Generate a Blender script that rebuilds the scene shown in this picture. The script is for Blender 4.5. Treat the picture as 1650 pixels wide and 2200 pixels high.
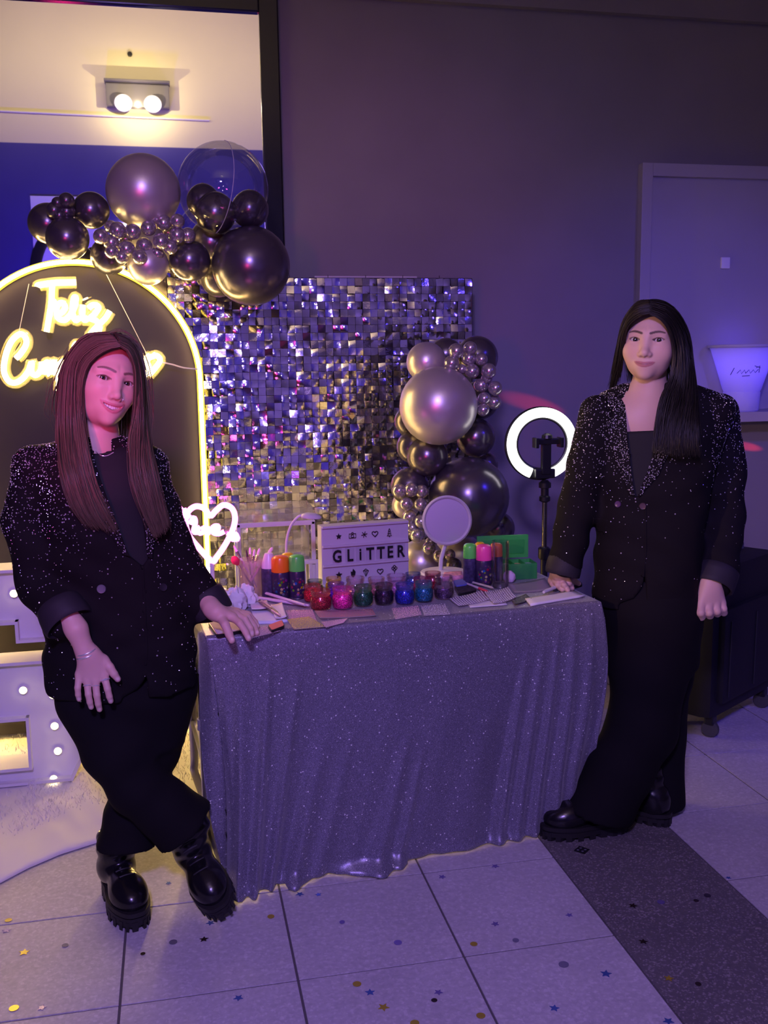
import bpy, bmesh, math, random
import numpy as np
from mathutils import Vector, Matrix, Euler
from mathutils.bvhtree import BVHTree

for o in list(bpy.data.objects):
    bpy.data.objects.remove(o, do_unlink=True)
SC = bpy.context.scene
COL = SC.collection
rnd = random.Random(7)
PI = math.pi

# ------------------------------------------------------------------ camera
FPX, PITCH, YAW, ROLL, CAMH = 2110.0, math.radians(8.63), math.radians(11.95), math.radians(-.79), 1.411
_cy, _sy = math.cos(YAW), math.sin(YAW)
FW = np.array([_sy*math.cos(PITCH), _cy*math.cos(PITCH), -math.sin(PITCH)])
_r = np.array([_cy, -_sy, 0.0]); _u = np.cross(_r, FW)
RT = math.cos(ROLL)*_r + math.sin(ROLL)*_u
UP = -math.sin(ROLL)*_r + math.cos(ROLL)*_u
CAM = np.array([0, 0, CAMH])
cd = bpy.data.cameras.new('camera'); cam = bpy.data.objects.new('camera', cd); COL.objects.link(cam)
cd.sensor_fit = 'VERTICAL'; cd.sensor_height = 36; cd.sensor_width = 27; cd.lens = FPX/2200*36; cd.clip_start = .05
M = Matrix.Identity(4)
for i in range(3):
    M[i][0] = RT[i]; M[i][1] = UP[i]; M[i][2] = -FW[i]; M[i][3] = CAM[i]
cam.matrix_world = M
SC.camera = cam

# ------------------------------------------------------------------ world, exposure, lamps of the hall, added fill lights
SC.view_settings.view_transform = 'Standard'; SC.view_settings.look = 'None'
SC.view_settings.gamma = 1; SC.view_settings.use_curve_mapping = False
SC.view_settings.exposure = 0.0
w = bpy.data.worlds.new('world'); SC.world = w; w.use_nodes = True
w.node_tree.nodes['Background'].inputs[0].default_value = (.02, .015, .05, 1)
w.node_tree.nodes['Background'].inputs[1].default_value = .3

def lamp(name, typ, loc, target, color, power, size=.1, angle=60, blend=.6, spread=None, size_y=None):
    d = bpy.data.lights.new(name, typ); d.color = color; d.energy = power
    o = bpy.data.objects.new(name, d); COL.objects.link(o); o.location = loc
    if typ == 'AREA':
        d.size = size
        if size_y: d.shape = 'RECTANGLE'; d.size_y = size_y
        if spread: d.spread = math.radians(spread)
    else:
        d.shadow_soft_size = size
    if typ == 'SPOT':
        d.spot_size = math.radians(angle); d.spot_blend = blend
    if target is not None:
        v = Vector(target) - Vector(loc); o.rotation_euler = v.to_track_quat('-Z', 'Y').to_euler()
    return o
lamp('violet_par_light', 'SPOT', (-.30, -.45, 2.50), (.45, 2.6, .35), (.41, .255, 1.0), 320, .13, 86, .8)
lamp('white_par_light', 'SPOT', (.05, -.6, 1.72), (.55, 3.2, .9), (1.0, .80, .80), 5, .07, 70, .8)
lamp('magenta_par_light', 'SPOT', (-1.0, -.2, 1.5), (-.19, 2.47, 1.31), (1.0, .05, .22), 150, .06, 11, .7)
lamp('red_par_light', 'SPOT', (-.75, -.45, 1.45), (.2, 3.6, 1.55), (1.0, .03, .22), 62, .10, 38, .8)
lamp('rose_fill_light', 'SPOT', (-1.3, .85, 1.55), (1.36, 2.62, 1.15), (1.0, .55, .42), 125, .07, 24, .7)  # added warm fill for the right woman, no such lamp in view
lamp('blue_par_light', 'SPOT', (2.75, 1.0, 2.7), (2.45, 3.8, .7), (.07, .04, 1.0), 120, .10, 62, .7)
lamp('blue_beam_light', 'SPOT', (3.2, 1.3, 2.5), (2.62, 4.2, 1.36), (.10, .07, 1.0), 40, .05, 11, .8)
lamp('blue_wall_washer', 'SPOT', (-1.0, .6, .5), (-.2, -1.2, 3.0), (.06, .005, 1.0), 400, .15, 85, .9)
lamp('violet_wall_fill', 'SPOT', (1.9, .6, .5), (1.7, -1.2, 1.8), (.34, .20, 1.0), 215, .15, 110, .8)  # added to light the grey wall that the sequins mirror
lamp('red_laser_light', 'SPOT', (3.45, 3.86, .70), (1.62, 4.30, 1.215), (1.0, .02, .04), 400, .004, 2.6, .9)
lamp('red_laser_light_b', 'SPOT', (3.55, 4.1, .82), (2.72, 4.30, .985), (1.0, .02, .04), 120, .004, 3.2, .9)

# ------------------------------------------------------------------ pixel helpers (the 1650 x 2200 frame) -> world points at real depths
def ray(x, y): return FW + RT*((x-825)/FPX) - UP*((y-1100)/FPX)
def P(x, y, Y): d = ray(x, y); return CAM + d*(Y/d[1])                 # point on the plane at depth Y
def Zp(x, y, z): d = ray(x, y); return CAM + d*((z-CAMH)/d[2])          # point on the plane at height z
def pxm(p): return float((np.asarray(p)-CAM) @ FW)/FPX                 # metres per pixel there

# ------------------------------------------------------------------ scene graph helpers
def tag(o, label=None, cat=None, group=None, kind=None):
    if label: o['label'] = label
    if cat: o['category'] = cat
    if group: o['group'] = group
    if kind: o['kind'] = kind
    return o
ORD = ['first', 'second', 'third', 'fourth', 'fifth', 'sixth', 'seventh', 'eighth', 'ninth', 'tenth', 'eleventh', 'twelfth', 'thirteenth']
def ordinal_labels(items, fmt, row=None):
    """items: (object, px, py); numbers look-alikes from the left, row by row when row is given"""
    rows = [items]
    if row:
        it = sorted(items, key=lambda q: q[2]); k = (len(it)+row-1)//row; rows = [it[i*k:(i+1)*k] for i in range(row)]
    for j, r in enumerate(rows):
        for i, (o, x, y) in enumerate(sorted(r, key=lambda q: q[1])):
            o['label'] = fmt % (ORD[i], ({2: ['upper', 'lower'], 3: ['top', 'middle', 'bottom']}[row][j]) if row else '') if row else fmt % ORD[i]
def thing(name, label, cat, loc=(0, 0, 0), rotz=0, group=None):
    o = bpy.data.objects.new(name, None); COL.objects.link(o); o.empty_display_size = .05
    o.location = loc; o.rotation_euler = (0, 0, rotz)
    return tag(o, label, cat, group)
def link(name, me, parent=None, mat=None, smooth=False):
    if mat is not None and not me.materials:
        me.materials.append(mat)
    if smooth:
        me.polygons.foreach_set('use_smooth', [True]*len(me.polygons))
    o = bpy.data.objects.new(name, me); COL.objects.link(o)
    if parent is not None:
        o.parent = parent
    return o
def place_world(o, parent):
    """parent o but keep its vertices in world coordinates"""
    o.parent = parent
    o.matrix_parent_inverse = Matrix.Translation(Vector(parent.location)).inverted() if parent.rotation_euler[2] == 0 else \
        (Matrix.Translation(Vector(parent.location)) @ parent.rotation_euler.to_matrix().to_4x4()).inverted()
    return o

class MB:
    """collects shapes; build() links them as ONE mesh object"""
    def __init__(s): s.v = []; s.f = []; s.mi = []; s.cur = 0
    def add(s, vs, fs):
        b = len(s.v); s.v += [tuple(map(float, q)) for q in vs]
        s.f += [tuple(b+i for i in q) for q in fs]; s.mi += [s.cur]*len(fs); return s
    def box(s, c, d, rot=None):
        h = [q/2 for q in d]
        vs = [Vector((x*h[0], y*h[1], z*h[2])) for x in (-1, 1) for y in (-1, 1) for z in (-1, 1)]
        if rot is not None: vs = [rot @ q for q in vs]
        vs = [q+Vector(c) for q in vs]
        return s.add(vs, [(0, 1, 3, 2), (4, 6, 7, 5), (0, 4, 5, 1), (2, 3, 7, 6), (0, 2, 6, 4), (1, 5, 7, 3)])
    def bbox(s, c, d, b=.004, rot=None):
        """box with chamfered edges"""
        bm = bmesh.new(); bmesh.ops.create_cube(bm, size=1)
        for q in bm.verts: q.co = Vector((q.co.x*d[0], q.co.y*d[1], q.co.z*d[2]))
        bmesh.ops.bevel(bm, geom=bm.edges[:], offset=min(b, min(d)*.45), segments=2, profile=.7, affect='EDGES')
        bm.verts.ensure_lookup_table(); bm.verts.index_update()
        vs = [q.co.copy() for q in bm.verts]
        if rot is not None: vs = [rot @ q for q in vs]
        s.add([q+Vector(c) for q in vs], [[q.index for q in f.verts] for f in bm.faces]); bm.free(); return s
    def tube(s, path, r, n=8, closed=False, cap=True, flat=None):
        path = [Vector(q) for q in path]; m = len(path)
        rr = r if hasattr(r, '__len__') else [r]*m
        up = Vector((0, 0, 1)); rings = []; prev = None
        for i in range(m):
            a = path[(i-1) % m] if closed else path[max(i-1, 0)]
            b = path[(i+1) % m] if closed else path[min(i+1, m-1)]
            t = (b-a)
            if t.length < 1e-9: t = Vector((0, 0, 1))
            t.normalize()
            if prev is None:
                x = t.cross(up if abs(t.z) < .9 else Vector((1, 0, 0))).normalized()
            else:
                x = (prev - t*prev.dot(t))
                x = x.normalized() if x.length > 1e-6 else t.orthogonal().normalized()
            prev = x; y = t.cross(x)
            ring = []
            for k in range(n):
                q = path[i] + (x*math.cos(2*PI*k/n)+y*math.sin(2*PI*k/n))*rr[i]
                if flat: q[flat[0]] = path[i][flat[0]] + (q[flat[0]]-path[i][flat[0]])*flat[1]
                ring.append(q)
            rings.append(ring)
        vs = [q for g in rings for q in g]; fs = []
        for i in range(m if closed else m-1):
            j = (i+1) % m
            for k in range(n):
                fs.append((i*n+k, i*n+(k+1) % n, j*n+(k+1) % n, j*n+k))
        if cap and not closed:
            fs.append(tuple(range(n-1, -1, -1))); fs.append(tuple((m-1)*n+k for k in range(n)))
        return s.add(vs, fs)
    def lathe(s, prof, c=(0, 0, 0), n=24, axis=None):
        """prof: list of (r, z)"""
        vs = []; fs = []; m = len(prof)
        for r, z in prof:
            for k in range(n):
                vs.append(Vector((r*math.cos(2*PI*k/n), r*math.sin(2*PI*k/n), z)))
        if axis is not None:
            q = Vector(axis).to_track_quat('Z', 'Y'); vs = [q @ x for x in vs]
        vs = [x+Vector(c) for x in vs]
        for i in range(m-1):
            for k in range(n):
                fs.append((i*n+k, i*n+(k+1) % n, (i+1)*n+(k+1) % n, (i+1)*n+k))
        if prof[0][0] > 1e-6: fs.append(tuple(range(n-1, -1, -1)))
        if prof[-1][0] > 1e-6: fs.append(tuple((m-1)*n+k for k in range(n)))
        return s.add(vs, fs)
    def prism(s, poly, thick, to):
        """2-D outline extruded; to(x, y, t) -> world point"""
        n = len(poly)
        vs = [to(x, y, 0) for x, y in poly]+[to(x, y, thick) for x, y in poly]
        fs = [tuple(range(n)), tuple(range(2*n-1, n-1, -1))]
        for i in range(n):
            fs.append((i, n+i, n+(i+1) % n, (i+1) % n))
        return s.add(vs, fs)
    def ball(s, c, r, n=10, m=7, sc=(1, 1, 1)):
        prof = []
        vs = [];fs = []
        for i in range(m+1):
            a = PI*i/m-PI/2
            for k in range(n):
                vs.append((c[0]+r*sc[0]*math.cos(a)*math.cos(2*PI*k/n), c[1]+r*sc[1]*math.cos(a)*math.sin(2*PI*k/n), c[2]+r*sc[2]*math.sin(a)))
        for i in range(m):
            for k in range(n):
                fs.append((i*n+k, i*n+(k+1) % n, (i+1)*n+(k+1) % n, (i+1)*n+k))
        return s.add(vs, fs)
    def mesh(s, name):
        me = bpy.data.meshes.new(name); me.from_pydata(s.v, [], s.f); me.update(); return me
    def build(s, name, mat, parent=None, smooth=False, fix=True):
        me = s.mesh(name)
        bm = bmesh.new(); bm.from_mesh(me)
        bmesh.ops.remove_doubles(bm, verts=bm.verts, dist=1e-6)
        if fix: bmesh.ops.recalc_face_normals(bm, faces=bm.faces)
        bm.to_mesh(me); bm.free()
        mats = mat if isinstance(mat, (list, tuple)) else [mat]
        for q in mats: me.materials.append(q)
        o = link(name, me, parent)
        if smooth: smooth_by_angle(me, smooth if smooth is not True else 40)
        return o
def smooth_by_angle(me, deg):
    me.polygons.foreach_set('use_smooth', [True]*len(me.polygons))
    bm = bmesh.new(); bm.from_mesh(me); lim = math.radians(deg)
    for e in bm.edges:
        if len(e.link_faces) == 2 and e.calc_face_angle(0) > lim: e.smooth = False
    bm.to_mesh(me); bm.free()

# ------------------------------------------------------------------ materials
def mat(name, color=(.5, .5, .5), rough=.5, metal=0, spec=.5, emit=None, es=1, coat=0, trans=0, ior=1.45, sheen=0, vcol=None,
        noise=0, nscale=20, bump=0, bscale=60, alpha=1, sss=0):
    m = bpy.data.materials.new(name); m.use_nodes = True; nt = m.node_tree; b = nt.nodes['Principled BSDF']
    b.inputs['Base Color'].default_value = (*color, 1); b.inputs['Roughness'].default_value = rough
    b.inputs['Metallic'].default_value = metal; b.inputs['Specular IOR Level'].default_value = spec
    b.inputs['Coat Weight'].default_value = coat; b.inputs['IOR'].default_value = ior
    b.inputs['Transmission Weight'].default_value = trans; b.inputs['Alpha'].default_value = alpha
    b.inputs['Sheen Weight'].default_value = sheen
    if sss:
        b.inputs['Subsurface Weight'].default_value = sss; b.inputs['Subsurface Radius'].default_value = (.012, .005, .003); b.inputs['Subsurface Scale'].default_value = 1
    if emit is not None:
        b.inputs['Emission Color'].default_value = (*emit, 1); b.inputs['Emission Strength'].default_value = es
    src = None
    if vcol:
        a = nt.nodes.new('ShaderNodeAttribute'); a.attribute_name = vcol; src = a.outputs['Color']
    if noise:
        tc = nt.nodes.new('ShaderNodeTexCoord')
        n = nt.nodes.new('ShaderNodeTexNoise'); n.inputs['Scale'].default_value = nscale; n.inputs['Detail'].default_value = 6
        nt.links.new(tc.outputs['Object'], n.inputs['Vector'])
        mr = nt.nodes.new('ShaderNodeMapRange'); mr.inputs[1].default_value = .3; mr.inputs[2].default_value = .7
        mr.inputs[3].default_value = 1-noise; mr.inputs[4].default_value = 1+noise
        nt.links.new(n.outputs['Fac'], mr.inputs[0])
        mx = nt.nodes.new('ShaderNodeVectorMath'); mx.operation = 'SCALE'
        if src: nt.links.new(src, mx.inputs[0])
        else: mx.inputs[0].default_value = color
        nt.links.new(mr.outputs[0], mx.inputs['Scale']); src = mx.outputs[0]
    if src: nt.links.new(src, b.inputs['Base Color'])
    if bump:
        tc = nt.nodes.new('ShaderNodeTexCoord')
        n = nt.nodes.new('ShaderNodeTexNoise'); n.inputs['Scale'].default_value = bscale; n.inputs['Detail'].default_value = 4
        nt.links.new(tc.outputs['Object'], n.inputs['Vector'])
        bp = nt.nodes.new('ShaderNodeBump'); bp.inputs['Strength'].default_value = bump; bp.inputs['Distance'].default_value = .005
        nt.links.new(n.outputs['Fac'], bp.inputs['Height']); nt.links.new(bp.outputs[0], b.inputs['Normal'])
    return m
def N(m, t): return m.node_tree.nodes.new(t)
def L(m, a, b): m.node_tree.links.new(a, b)
def emis(name, color, s):
    m = bpy.data.materials.new(name); m.use_nodes = True; nt = m.node_tree; nt.nodes.clear()
    e = nt.nodes.new('ShaderNodeEmission'); e.inputs[0].default_value = (*color, 1); e.inputs[1].default_value = s
    o = nt.nodes.new('ShaderNodeOutputMaterial'); nt.links.new(e.outputs[0], o.inputs[0]); return m
def clear(name, tint=(1, 1, 1), gloss=.06, rough=.03, milky=0, milkcol=(.8, .8, .8), edge=.6):
    """thin clear sheet: transparent, glossy with Fresnel, optionally milky"""
    m = bpy.data.materials.new(name); m.use_nodes = True; nt = m.node_tree; nt.nodes.clear()
    t = nt.nodes.new('ShaderNodeBsdfTransparent'); t.inputs[0].default_value = (*tint, 1)
    g = nt.nodes.new('ShaderNodeBsdfGlossy'); g.inputs['Roughness'].default_value = rough
    lw = nt.nodes.new('ShaderNodeFresnel'); lw.inputs[0].default_value = 1.45
    mr = nt.nodes.new('ShaderNodeMapRange'); mr.inputs[1].default_value = 0; mr.inputs[2].default_value = 1
    mr.inputs[3].default_value = gloss; mr.inputs[4].default_value = edge
    nt.links.new(lw.outputs[0], mr.inputs[0])
    mx = nt.nodes.new('ShaderNodeMixShader'); nt.links.new(mr.outputs[0], mx.inputs[0])
    nt.links.new(t.outputs[0], mx.inputs[1]); nt.links.new(g.outputs[0], mx.inputs[2]); last = mx
    if milky:
        d = nt.nodes.new('ShaderNodeBsdfDiffuse'); d.inputs[0].default_value = (*milkcol, 1)
        tl = nt.nodes.new('ShaderNodeBsdfTranslucent'); tl.inputs[0].default_value = (*milkcol, 1)
        ad = nt.nodes.new('ShaderNodeMixShader'); ad.inputs[0].default_value = .5
        nt.links.new(d.outputs[0], ad.inputs[1]); nt.links.new(tl.outputs[0], ad.inputs[2])
        m2 = nt.nodes.new('ShaderNodeMixShader'); m2.inputs[0].default_value = milky
        nt.links.new(mx.outputs[0], m2.inputs[1]); nt.links.new(ad.outputs[0], m2.inputs[2]); last = m2
    o = nt.nodes.new('ShaderNodeOutputMaterial'); nt.links.new(last.outputs[0], o.inputs[0]); return m

def terrazzo(name, base, speck, scale, dens, rough=.35):
    m = mat(name, base, rough); b = m.node_tree.nodes['Principled BSDF']
    tc = N(m, 'ShaderNodeTexCoord'); geo = N(m, 'ShaderNodeNewGeometry')
    col = None
    v = N(m, 'ShaderNodeTexVoronoi'); v.inputs['Scale'].default_value = scale; L(m, geo.outputs['Position'], v.inputs['Vector'])
    cr = N(m, 'ShaderNodeSeparateColor'); L(m, v.outputs['Color'], cr.inputs[0])
    mr = N(m, 'ShaderNodeMapRange'); mr.inputs[1].default_value = 1-dens; mr.inputs[2].default_value = 1; L(m, cr.outputs[0], mr.inputs[0])
    n = N(m, 'ShaderNodeTexNoise'); n.inputs['Scale'].default_value = 3.2; n.inputs['Detail'].default_value = 8; n.inputs['Roughness'].default_value = .65
    L(m, geo.outputs['Position'], n.inputs['Vector'])
    n2 = N(m, 'ShaderNodeTexNoise'); n2.inputs['Scale'].default_value = 70; n2.inputs['Detail'].default_value = 3; L(m, geo.outputs['Position'], n2.inputs['Vector'])
    mx = N(m, 'ShaderNodeMix'); mx.data_type = 'RGBA'; L(m, mr.outputs[0], mx.inputs[0])
    mx.inputs[6].default_value = (*base, 1); mx.inputs[7].default_value = (*speck, 1)
    ad = N(m, 'ShaderNodeMath'); ad.operation = 'ADD'; L(m, n.outputs['Fac'], ad.inputs[0]); L(m, n2.outputs['Fac'], ad.inputs[1])
    r2 = N(m, 'ShaderNodeMapRange'); r2.inputs[1].default_value = .7; r2.inputs[2].default_value = 1.3; r2.inputs[3].default_value = .82; r2.inputs[4].default_value = 1.1
    L(m, ad.outputs[0], r2.inputs[0])
    sc = N(m, 'ShaderNodeVectorMath'); sc.operation = 'SCALE'; L(m, mx.outputs[2], sc.inputs[0]); L(m, r2.outputs[0], sc.inputs['Scale'])
    L(m, sc.outputs[0], b.inputs['Base Color'])
    r3 = N(m, 'ShaderNodeMapRange'); r3.inputs[3].default_value = rough-.1; r3.inputs[4].default_value = rough+.2; L(m, n.outputs['Fac'], r3.inputs[0]); L(m, r3.outputs[0], b.inputs['Roughness'])
    return m
def text_mesh(txt, size, depth, offset=0, name='letter'):
    cu = bpy.data.curves.new('txt', 'FONT'); cu.body = txt; cu.size = size; cu.extrude = depth; cu.offset = offset
    cu.align_x = 'CENTER'; cu.resolution_u = 3
    o = bpy.data.objects.new('txt', cu); COL.objects.link(o)
    me = bpy.data.meshes.new_from_object(o.evaluated_get(bpy.context.evaluated_depsgraph_get()))
    bpy.data.objects.remove(o, do_unlink=True); bpy.data.curves.remove(cu); me.name = name; return me
# ================================================================== THE SETTING
WY, OY = 4.30, -1.2            # wall behind the party, wall behind the camera
X0, X1, CZ = -3.0, 3.6, 4.75
m_wall = mat('grey_paint', (.235, .222, .24), .7, noise=.05, nscale=3, bump=.05, bscale=120)
m_navy = mat('navy_paint', (.06, .05, .24), .55, noise=.05, nscale=3)
m_cream = mat('cream_paint', (.74, .67, .44), .75, noise=.02, nscale=2)
m_tile = terrazzo('pale_terrazzo', (.47, .45, .475), (.57, .545, .57), 150, .35, .38)
m_strip = terrazzo('dark_terrazzo', (.125, .115, .12), (.30, .275, .275), 240, .28, .42)
m_grout = mat('grout', (.10, .09, .095), .9)
m_black = mat('black_lacquer', (.006, .006, .008), .18, spec=.5)
m_mirror = mat('mirror_glass', (.92, .92, .92), .015, metal=1)
m_white = mat('white_plastic', (.62, .61, .65), .4)
m_hatch = mat('hatch_paint', (.40, .385, .41), .6, noise=.03, nscale=4)
m_blackp = mat('black_plastic', (.012, .012, .014), .35)

def slab(name, a, b, m, parent=None, kind='structure'):
    c = [(p+q)/2 for p, q in zip(a, b)]; d = [abs(q-p) for p, q in zip(a, b)]
    o = MB().box((0, 0, 0), d).build(name, m, parent); o.location = c
    if kind: o['kind'] = kind
    return o
# floor: a slab with every tile laid on it
floor = slab('floor', (X0, OY, -.06), (X1, WY, -.0032), m_grout); floor['label'] = 'pale terrazzo tile floor with one dark strip'
def tile_obj(cache, dx, dy, m):
    key = (round(dx, 3), round(dy, 3), m.name)
    if key not in cache:
        me = MB().bbox((0, 0, 0), (dx-.0058, dy-.0058, .012), .0012).mesh('floor_tile'); me.materials.append(m); cache[key] = me
    return cache[key]
tc_cache = {}
xs = [.223+.4*k for k in range(-8, 2)]+[1.012]
for a, b in zip(xs[:-1], xs[1:]):
    for j in range(-8, 6):
        y0, y1 = max(2.087+.4*j, OY), min(2.087+.4*(j+1), WY)
        if y1-y0 < .02 or b <= X0: continue
        o = link('floor_tile', tile_obj(tc_cache, b-max(a, X0), y1-y0, m_tile), floor)
        o.location = Vector(((max(a, X0)+b)/2, (y0+y1)/2, -.006+rnd.uniform(-.0006, 0)))-floor.location
for j in range(-3, 5):
    y0, y1 = max(2.087+.8*j, OY), min(2.087+.8*(j+1), WY)
    if y1-y0 < .02: continue
    o = link('dark_strip_slab', tile_obj(tc_cache, .406+.003, y1-y0+.0035, m_strip), floor); o.location = Vector((1.215, (y0+y1)/2, -.006))-floor.location
x = 1.42
while x < X1-.02:
    xe = min(x+.4, X1)
    for j in range(-8, 6):
        y0, y1 = max(2.257+.4*j, OY), min(2.257+.4*(j+1), WY)
        if y1-y0 < .02: continue
        o = link('floor_tile', tile_obj(tc_cache, xe-x, y1-y0, m_tile), floor); o.location = Vector(((x+xe)/2, (y0+y1)/2, -.006+rnd.uniform(-.0006, 0)))-floor.location
    x = xe
wall = slab('wall_back', (X0, WY, 0), (X1, WY+.12, CZ), m_wall)
slab('trim_1', (X0, WY-.035, 2.915), (X1, WY, CZ), m_wall)['label'] = 'shallow beam along the top of the grey wall'
slab('wall_front', (X0, OY-.12, 0), (.97, OY, 3.42), m_navy)
slab('wall_front_grey', (.97, OY-.12, 0), (X1, OY, 3.42), m_wall)
slab('wall_front_upper', (X0, OY-.12, 3.42), (X1, OY, CZ), m_cream)
slab('wall_left', (X0-.12, OY-.12, 0), (X0, WY+.12, CZ), m_navy)
slab('wall_right', (X1, OY-.12, 0), (X1+.12, WY+.12, CZ), m_wall)
slab('ceiling', (X0-.12, OY-.12, CZ), (X1+.12, WY+.12, CZ+.1), m_cream)
slab('baseboard_back', (X0, WY-.018, 0), (X1, WY, .09), mat('baseboard_paint', (.5, .48, .5), .5))
# serving hatch in the grey wall
h = thing('window_1', 'closed pale serving hatch with a raised frame in the grey wall', None, (2.14, WY, 1.16)); h['kind'] = 'structure'
hx0, hx1, hz0, hz1 = 2.125, 3.45, 1.165, 2.275
def part(name, a, b, m, parent, bev=.004):
    c = [(p+q)/2 for p, q in zip(a, b)]; d = [abs(q-p) for p, q in zip(a, b)]
    o = MB().bbox((0, 0, 0), d, bev).build(name, m); o.location = Vector(c)-Vector(parent.location); o.parent = parent; return o
part('hatch_panel', (hx0+.03, WY-.02, hz0), (hx1, WY+.0, hz1-.03), m_hatch, h)
part('frame_jamb', (hx0-.012, WY-.045, hz0), (hx0+.04, WY, hz1+.012), m_hatch, h)
part('frame_jamb', (hx1-.03, WY-.045, hz0), (hx1+.02, WY, hz1+.012), m_hatch, h)
part('frame_head', (hx0+.04, WY-.045, hz1-.045), (hx1, WY, hz1+.012), m_hatch, h)
part('hatch_ledge', (hx0-.04, WY-.22, hz0-.045), (hx1+.05, WY, hz0), m_hatch, h)
q = P(1558, 565, WY-.025)
tag(MB().bbox((0, 0, 0), (.044, .012, .052), .004).build('wall_switch', mat('switch_white', (.85, .85, .88), .4)), 'small white square switch plate on the pale hatch', 'switch').location = q
# big wall mirror with a black frame
mir = thing('wall_mirror', 'huge wall mirror in a broad black frame reflecting a cream wall', 'mirror', (-.6, WY, 1.0))
mx0, mx1, mz0, mz1 = -1.75, .488, .95, 2.885; fwid = .078
def mpart(name, a, b, m, bev=.006): return part(name, a, b, m, mir, bev)
mpart('mirror_glass', (mx0+.05, WY-.03, mz0+.05), (mx1-.05, WY-.012, mz1-.04), m_mirror, .0005)
mpart('frame_side', (mx1-fwid, WY-.05, mz0), (mx1, WY, mz1), m_black)
mpart('frame_side', (mx0, WY-.05, mz0), (mx0+fwid, WY, mz1), m_black)
mpart('frame_top', (mx0+fwid, WY-.05, mz1-fwid+.018), (mx1-fwid, WY, mz1), m_black)
mpart('frame_bottom', (mx0+fwid, WY-.05, mz0), (mx1-fwid, WY, mz0+fwid), m_black)
# what the mirror shows: twin-lamp emergency light and a poster on the wall behind the camera
MV = 2*(WY-.03)-OY
a = P(222, 180, MV); b = P(370, 240, MV)
ec = Vector(((a[0]+b[0])/2, OY, (a[2]+b[2])/2))
em = thing('emergency_light', 'twin-lamp emergency light on the cream wall, seen in the mirror', 'light', ec)
m_fix = mat('smoked_plastic', (.10, .09, .11), .35)
def epart(name, mb, m, smooth=False): o = mb.build(name, m, em, smooth); return o
epart('housing', MB().bbox((0, .045, .0), (.56, .09, .20), .01), m_fix)
epart('hood', MB().bbox((0, .07, .115), (.58, .14, .02), .006), m_fix)
for sx in (-.13, .13):
    o = epart('lamp_head', MB().lathe([(.03, 0), (.075, .03), (.08, .05), (.078, .052)], (sx, .08, -.05), 20, (0, .8, -.6)), m_white, True)
    b2 = MB().ball((sx, .12, -.075), .058, 14, 9, (1, .5, .75)).build('bulb', emis('bulb_glow', (1, .86, .55), 16), em, True)
lamp('emergency_lamp_light', 'SPOT', ec+Vector((0, .35, -.1)), ec+Vector((0, -.3, .02)), (1, .80, .45), 14, .001, 165, .8)
lamp('emergency_lamp_beam', 'SPOT', ec+Vector((0, .25, -.12)), (-.1, 2.4, .3), (1, .76, .45), 16, .001, 80, .8)
lamp('upper_wall_light', 'AREA', (-.2, OY+.9, 4.1), (-.2, OY-.3, 4.05), (1, .80, .50), 15, 3.2, size_y=.12)
a = P(0, 238, MV); b = P(450, 259, MV)
tag(MB().tube([(a[0]-.3, OY+.012, a[2]), ((a[0]+b[0])/2, OY+.012, (a[2]+b[2])/2-.004), (b[0], OY+.012, b[2])], .009, 6).build('cable_cover', mat('cable_white', (.85, .8, .66), .3)),
    'thin pale cable cover along the cream wall, seen in the mirror', 'cable cover')
q = P(279, 117, MV); tag(MB().lathe([(0, 0), (.022, .001), (.022, .016), (0, .018)], (0, 0, 0), 14, (0, 1, 0)).build('wall_plug', m_blackp), 'small round dark plug on the cream wall above the emergency light', 'plug').location = (q[0], OY, q[2])
a = P(65, 421, MV); b = P(215, 600, MV)
po = thing('poster', 'white poster with a thick black arc, seen in the mirror', 'poster', (a[0], OY, b[2]))
pw, ph = b[0]-a[0], a[2]-b[2]
MB().bbox((pw/2, .008, ph/2), (pw, .012, ph), .002).build('poster_board', mat('poster_white', (.8, .8, .86), .6), po)
MB().tube([(pw*(.55+.55*math.cos(t)), .016, ph*(.02+.62*math.sin(t))) for t in [PI*(.45+.6*k/14) for k in range(15)]], .05, 8, flat=(1, .06)).build('printed_arc', m_blackp, po)
# pale board standing behind the sequin wall
a = P(675, 589, 4.22); b = P(895, 593, 4.22)
tag(MB().bbox((0, 0, 0), (b[0]-a[0], .02, 1.778), .003).build('leaning_board', m_white), 'pale board standing behind the sequin wall', 'board').location = ((a[0]+b[0])/2, 4.22, .889)
# ================================================================== BACKDROPS, BALLOONS, FURNITURE
def arc_pts(cx, cz, r, a0, a1, n): return [(cx+r*math.cos(a0+(a1-a0)*k/n), cz+r*math.sin(a0+(a1-a0)*k/n)) for k in range(n+1)]
def smooth_path(pts, n=6, closed=False):
    """Catmull-Rom through pts"""
    pts = [Vector(p) for p in pts]; out = []; m = len(pts)
    for i in range(m if closed else m-1):
        p0 = pts[(i-1) % m] if closed or i > 0 else pts[0]*2-pts[1]
        p1 = pts[i]; p2 = pts[(i+1) % m]
        p3 = pts[(i+2) % m] if closed or i+2 < m else p2*2-p1
        for k in range(n):
            t = k/n
            out.append(.5*((2*p1)+(p2-p0)*t+(2*p0-5*p1+4*p2-p3)*t*t+(3*p1-p0-3*p2+p3)*t**3))
    if not closed: out.append(pts[-1])
    return out
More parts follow.
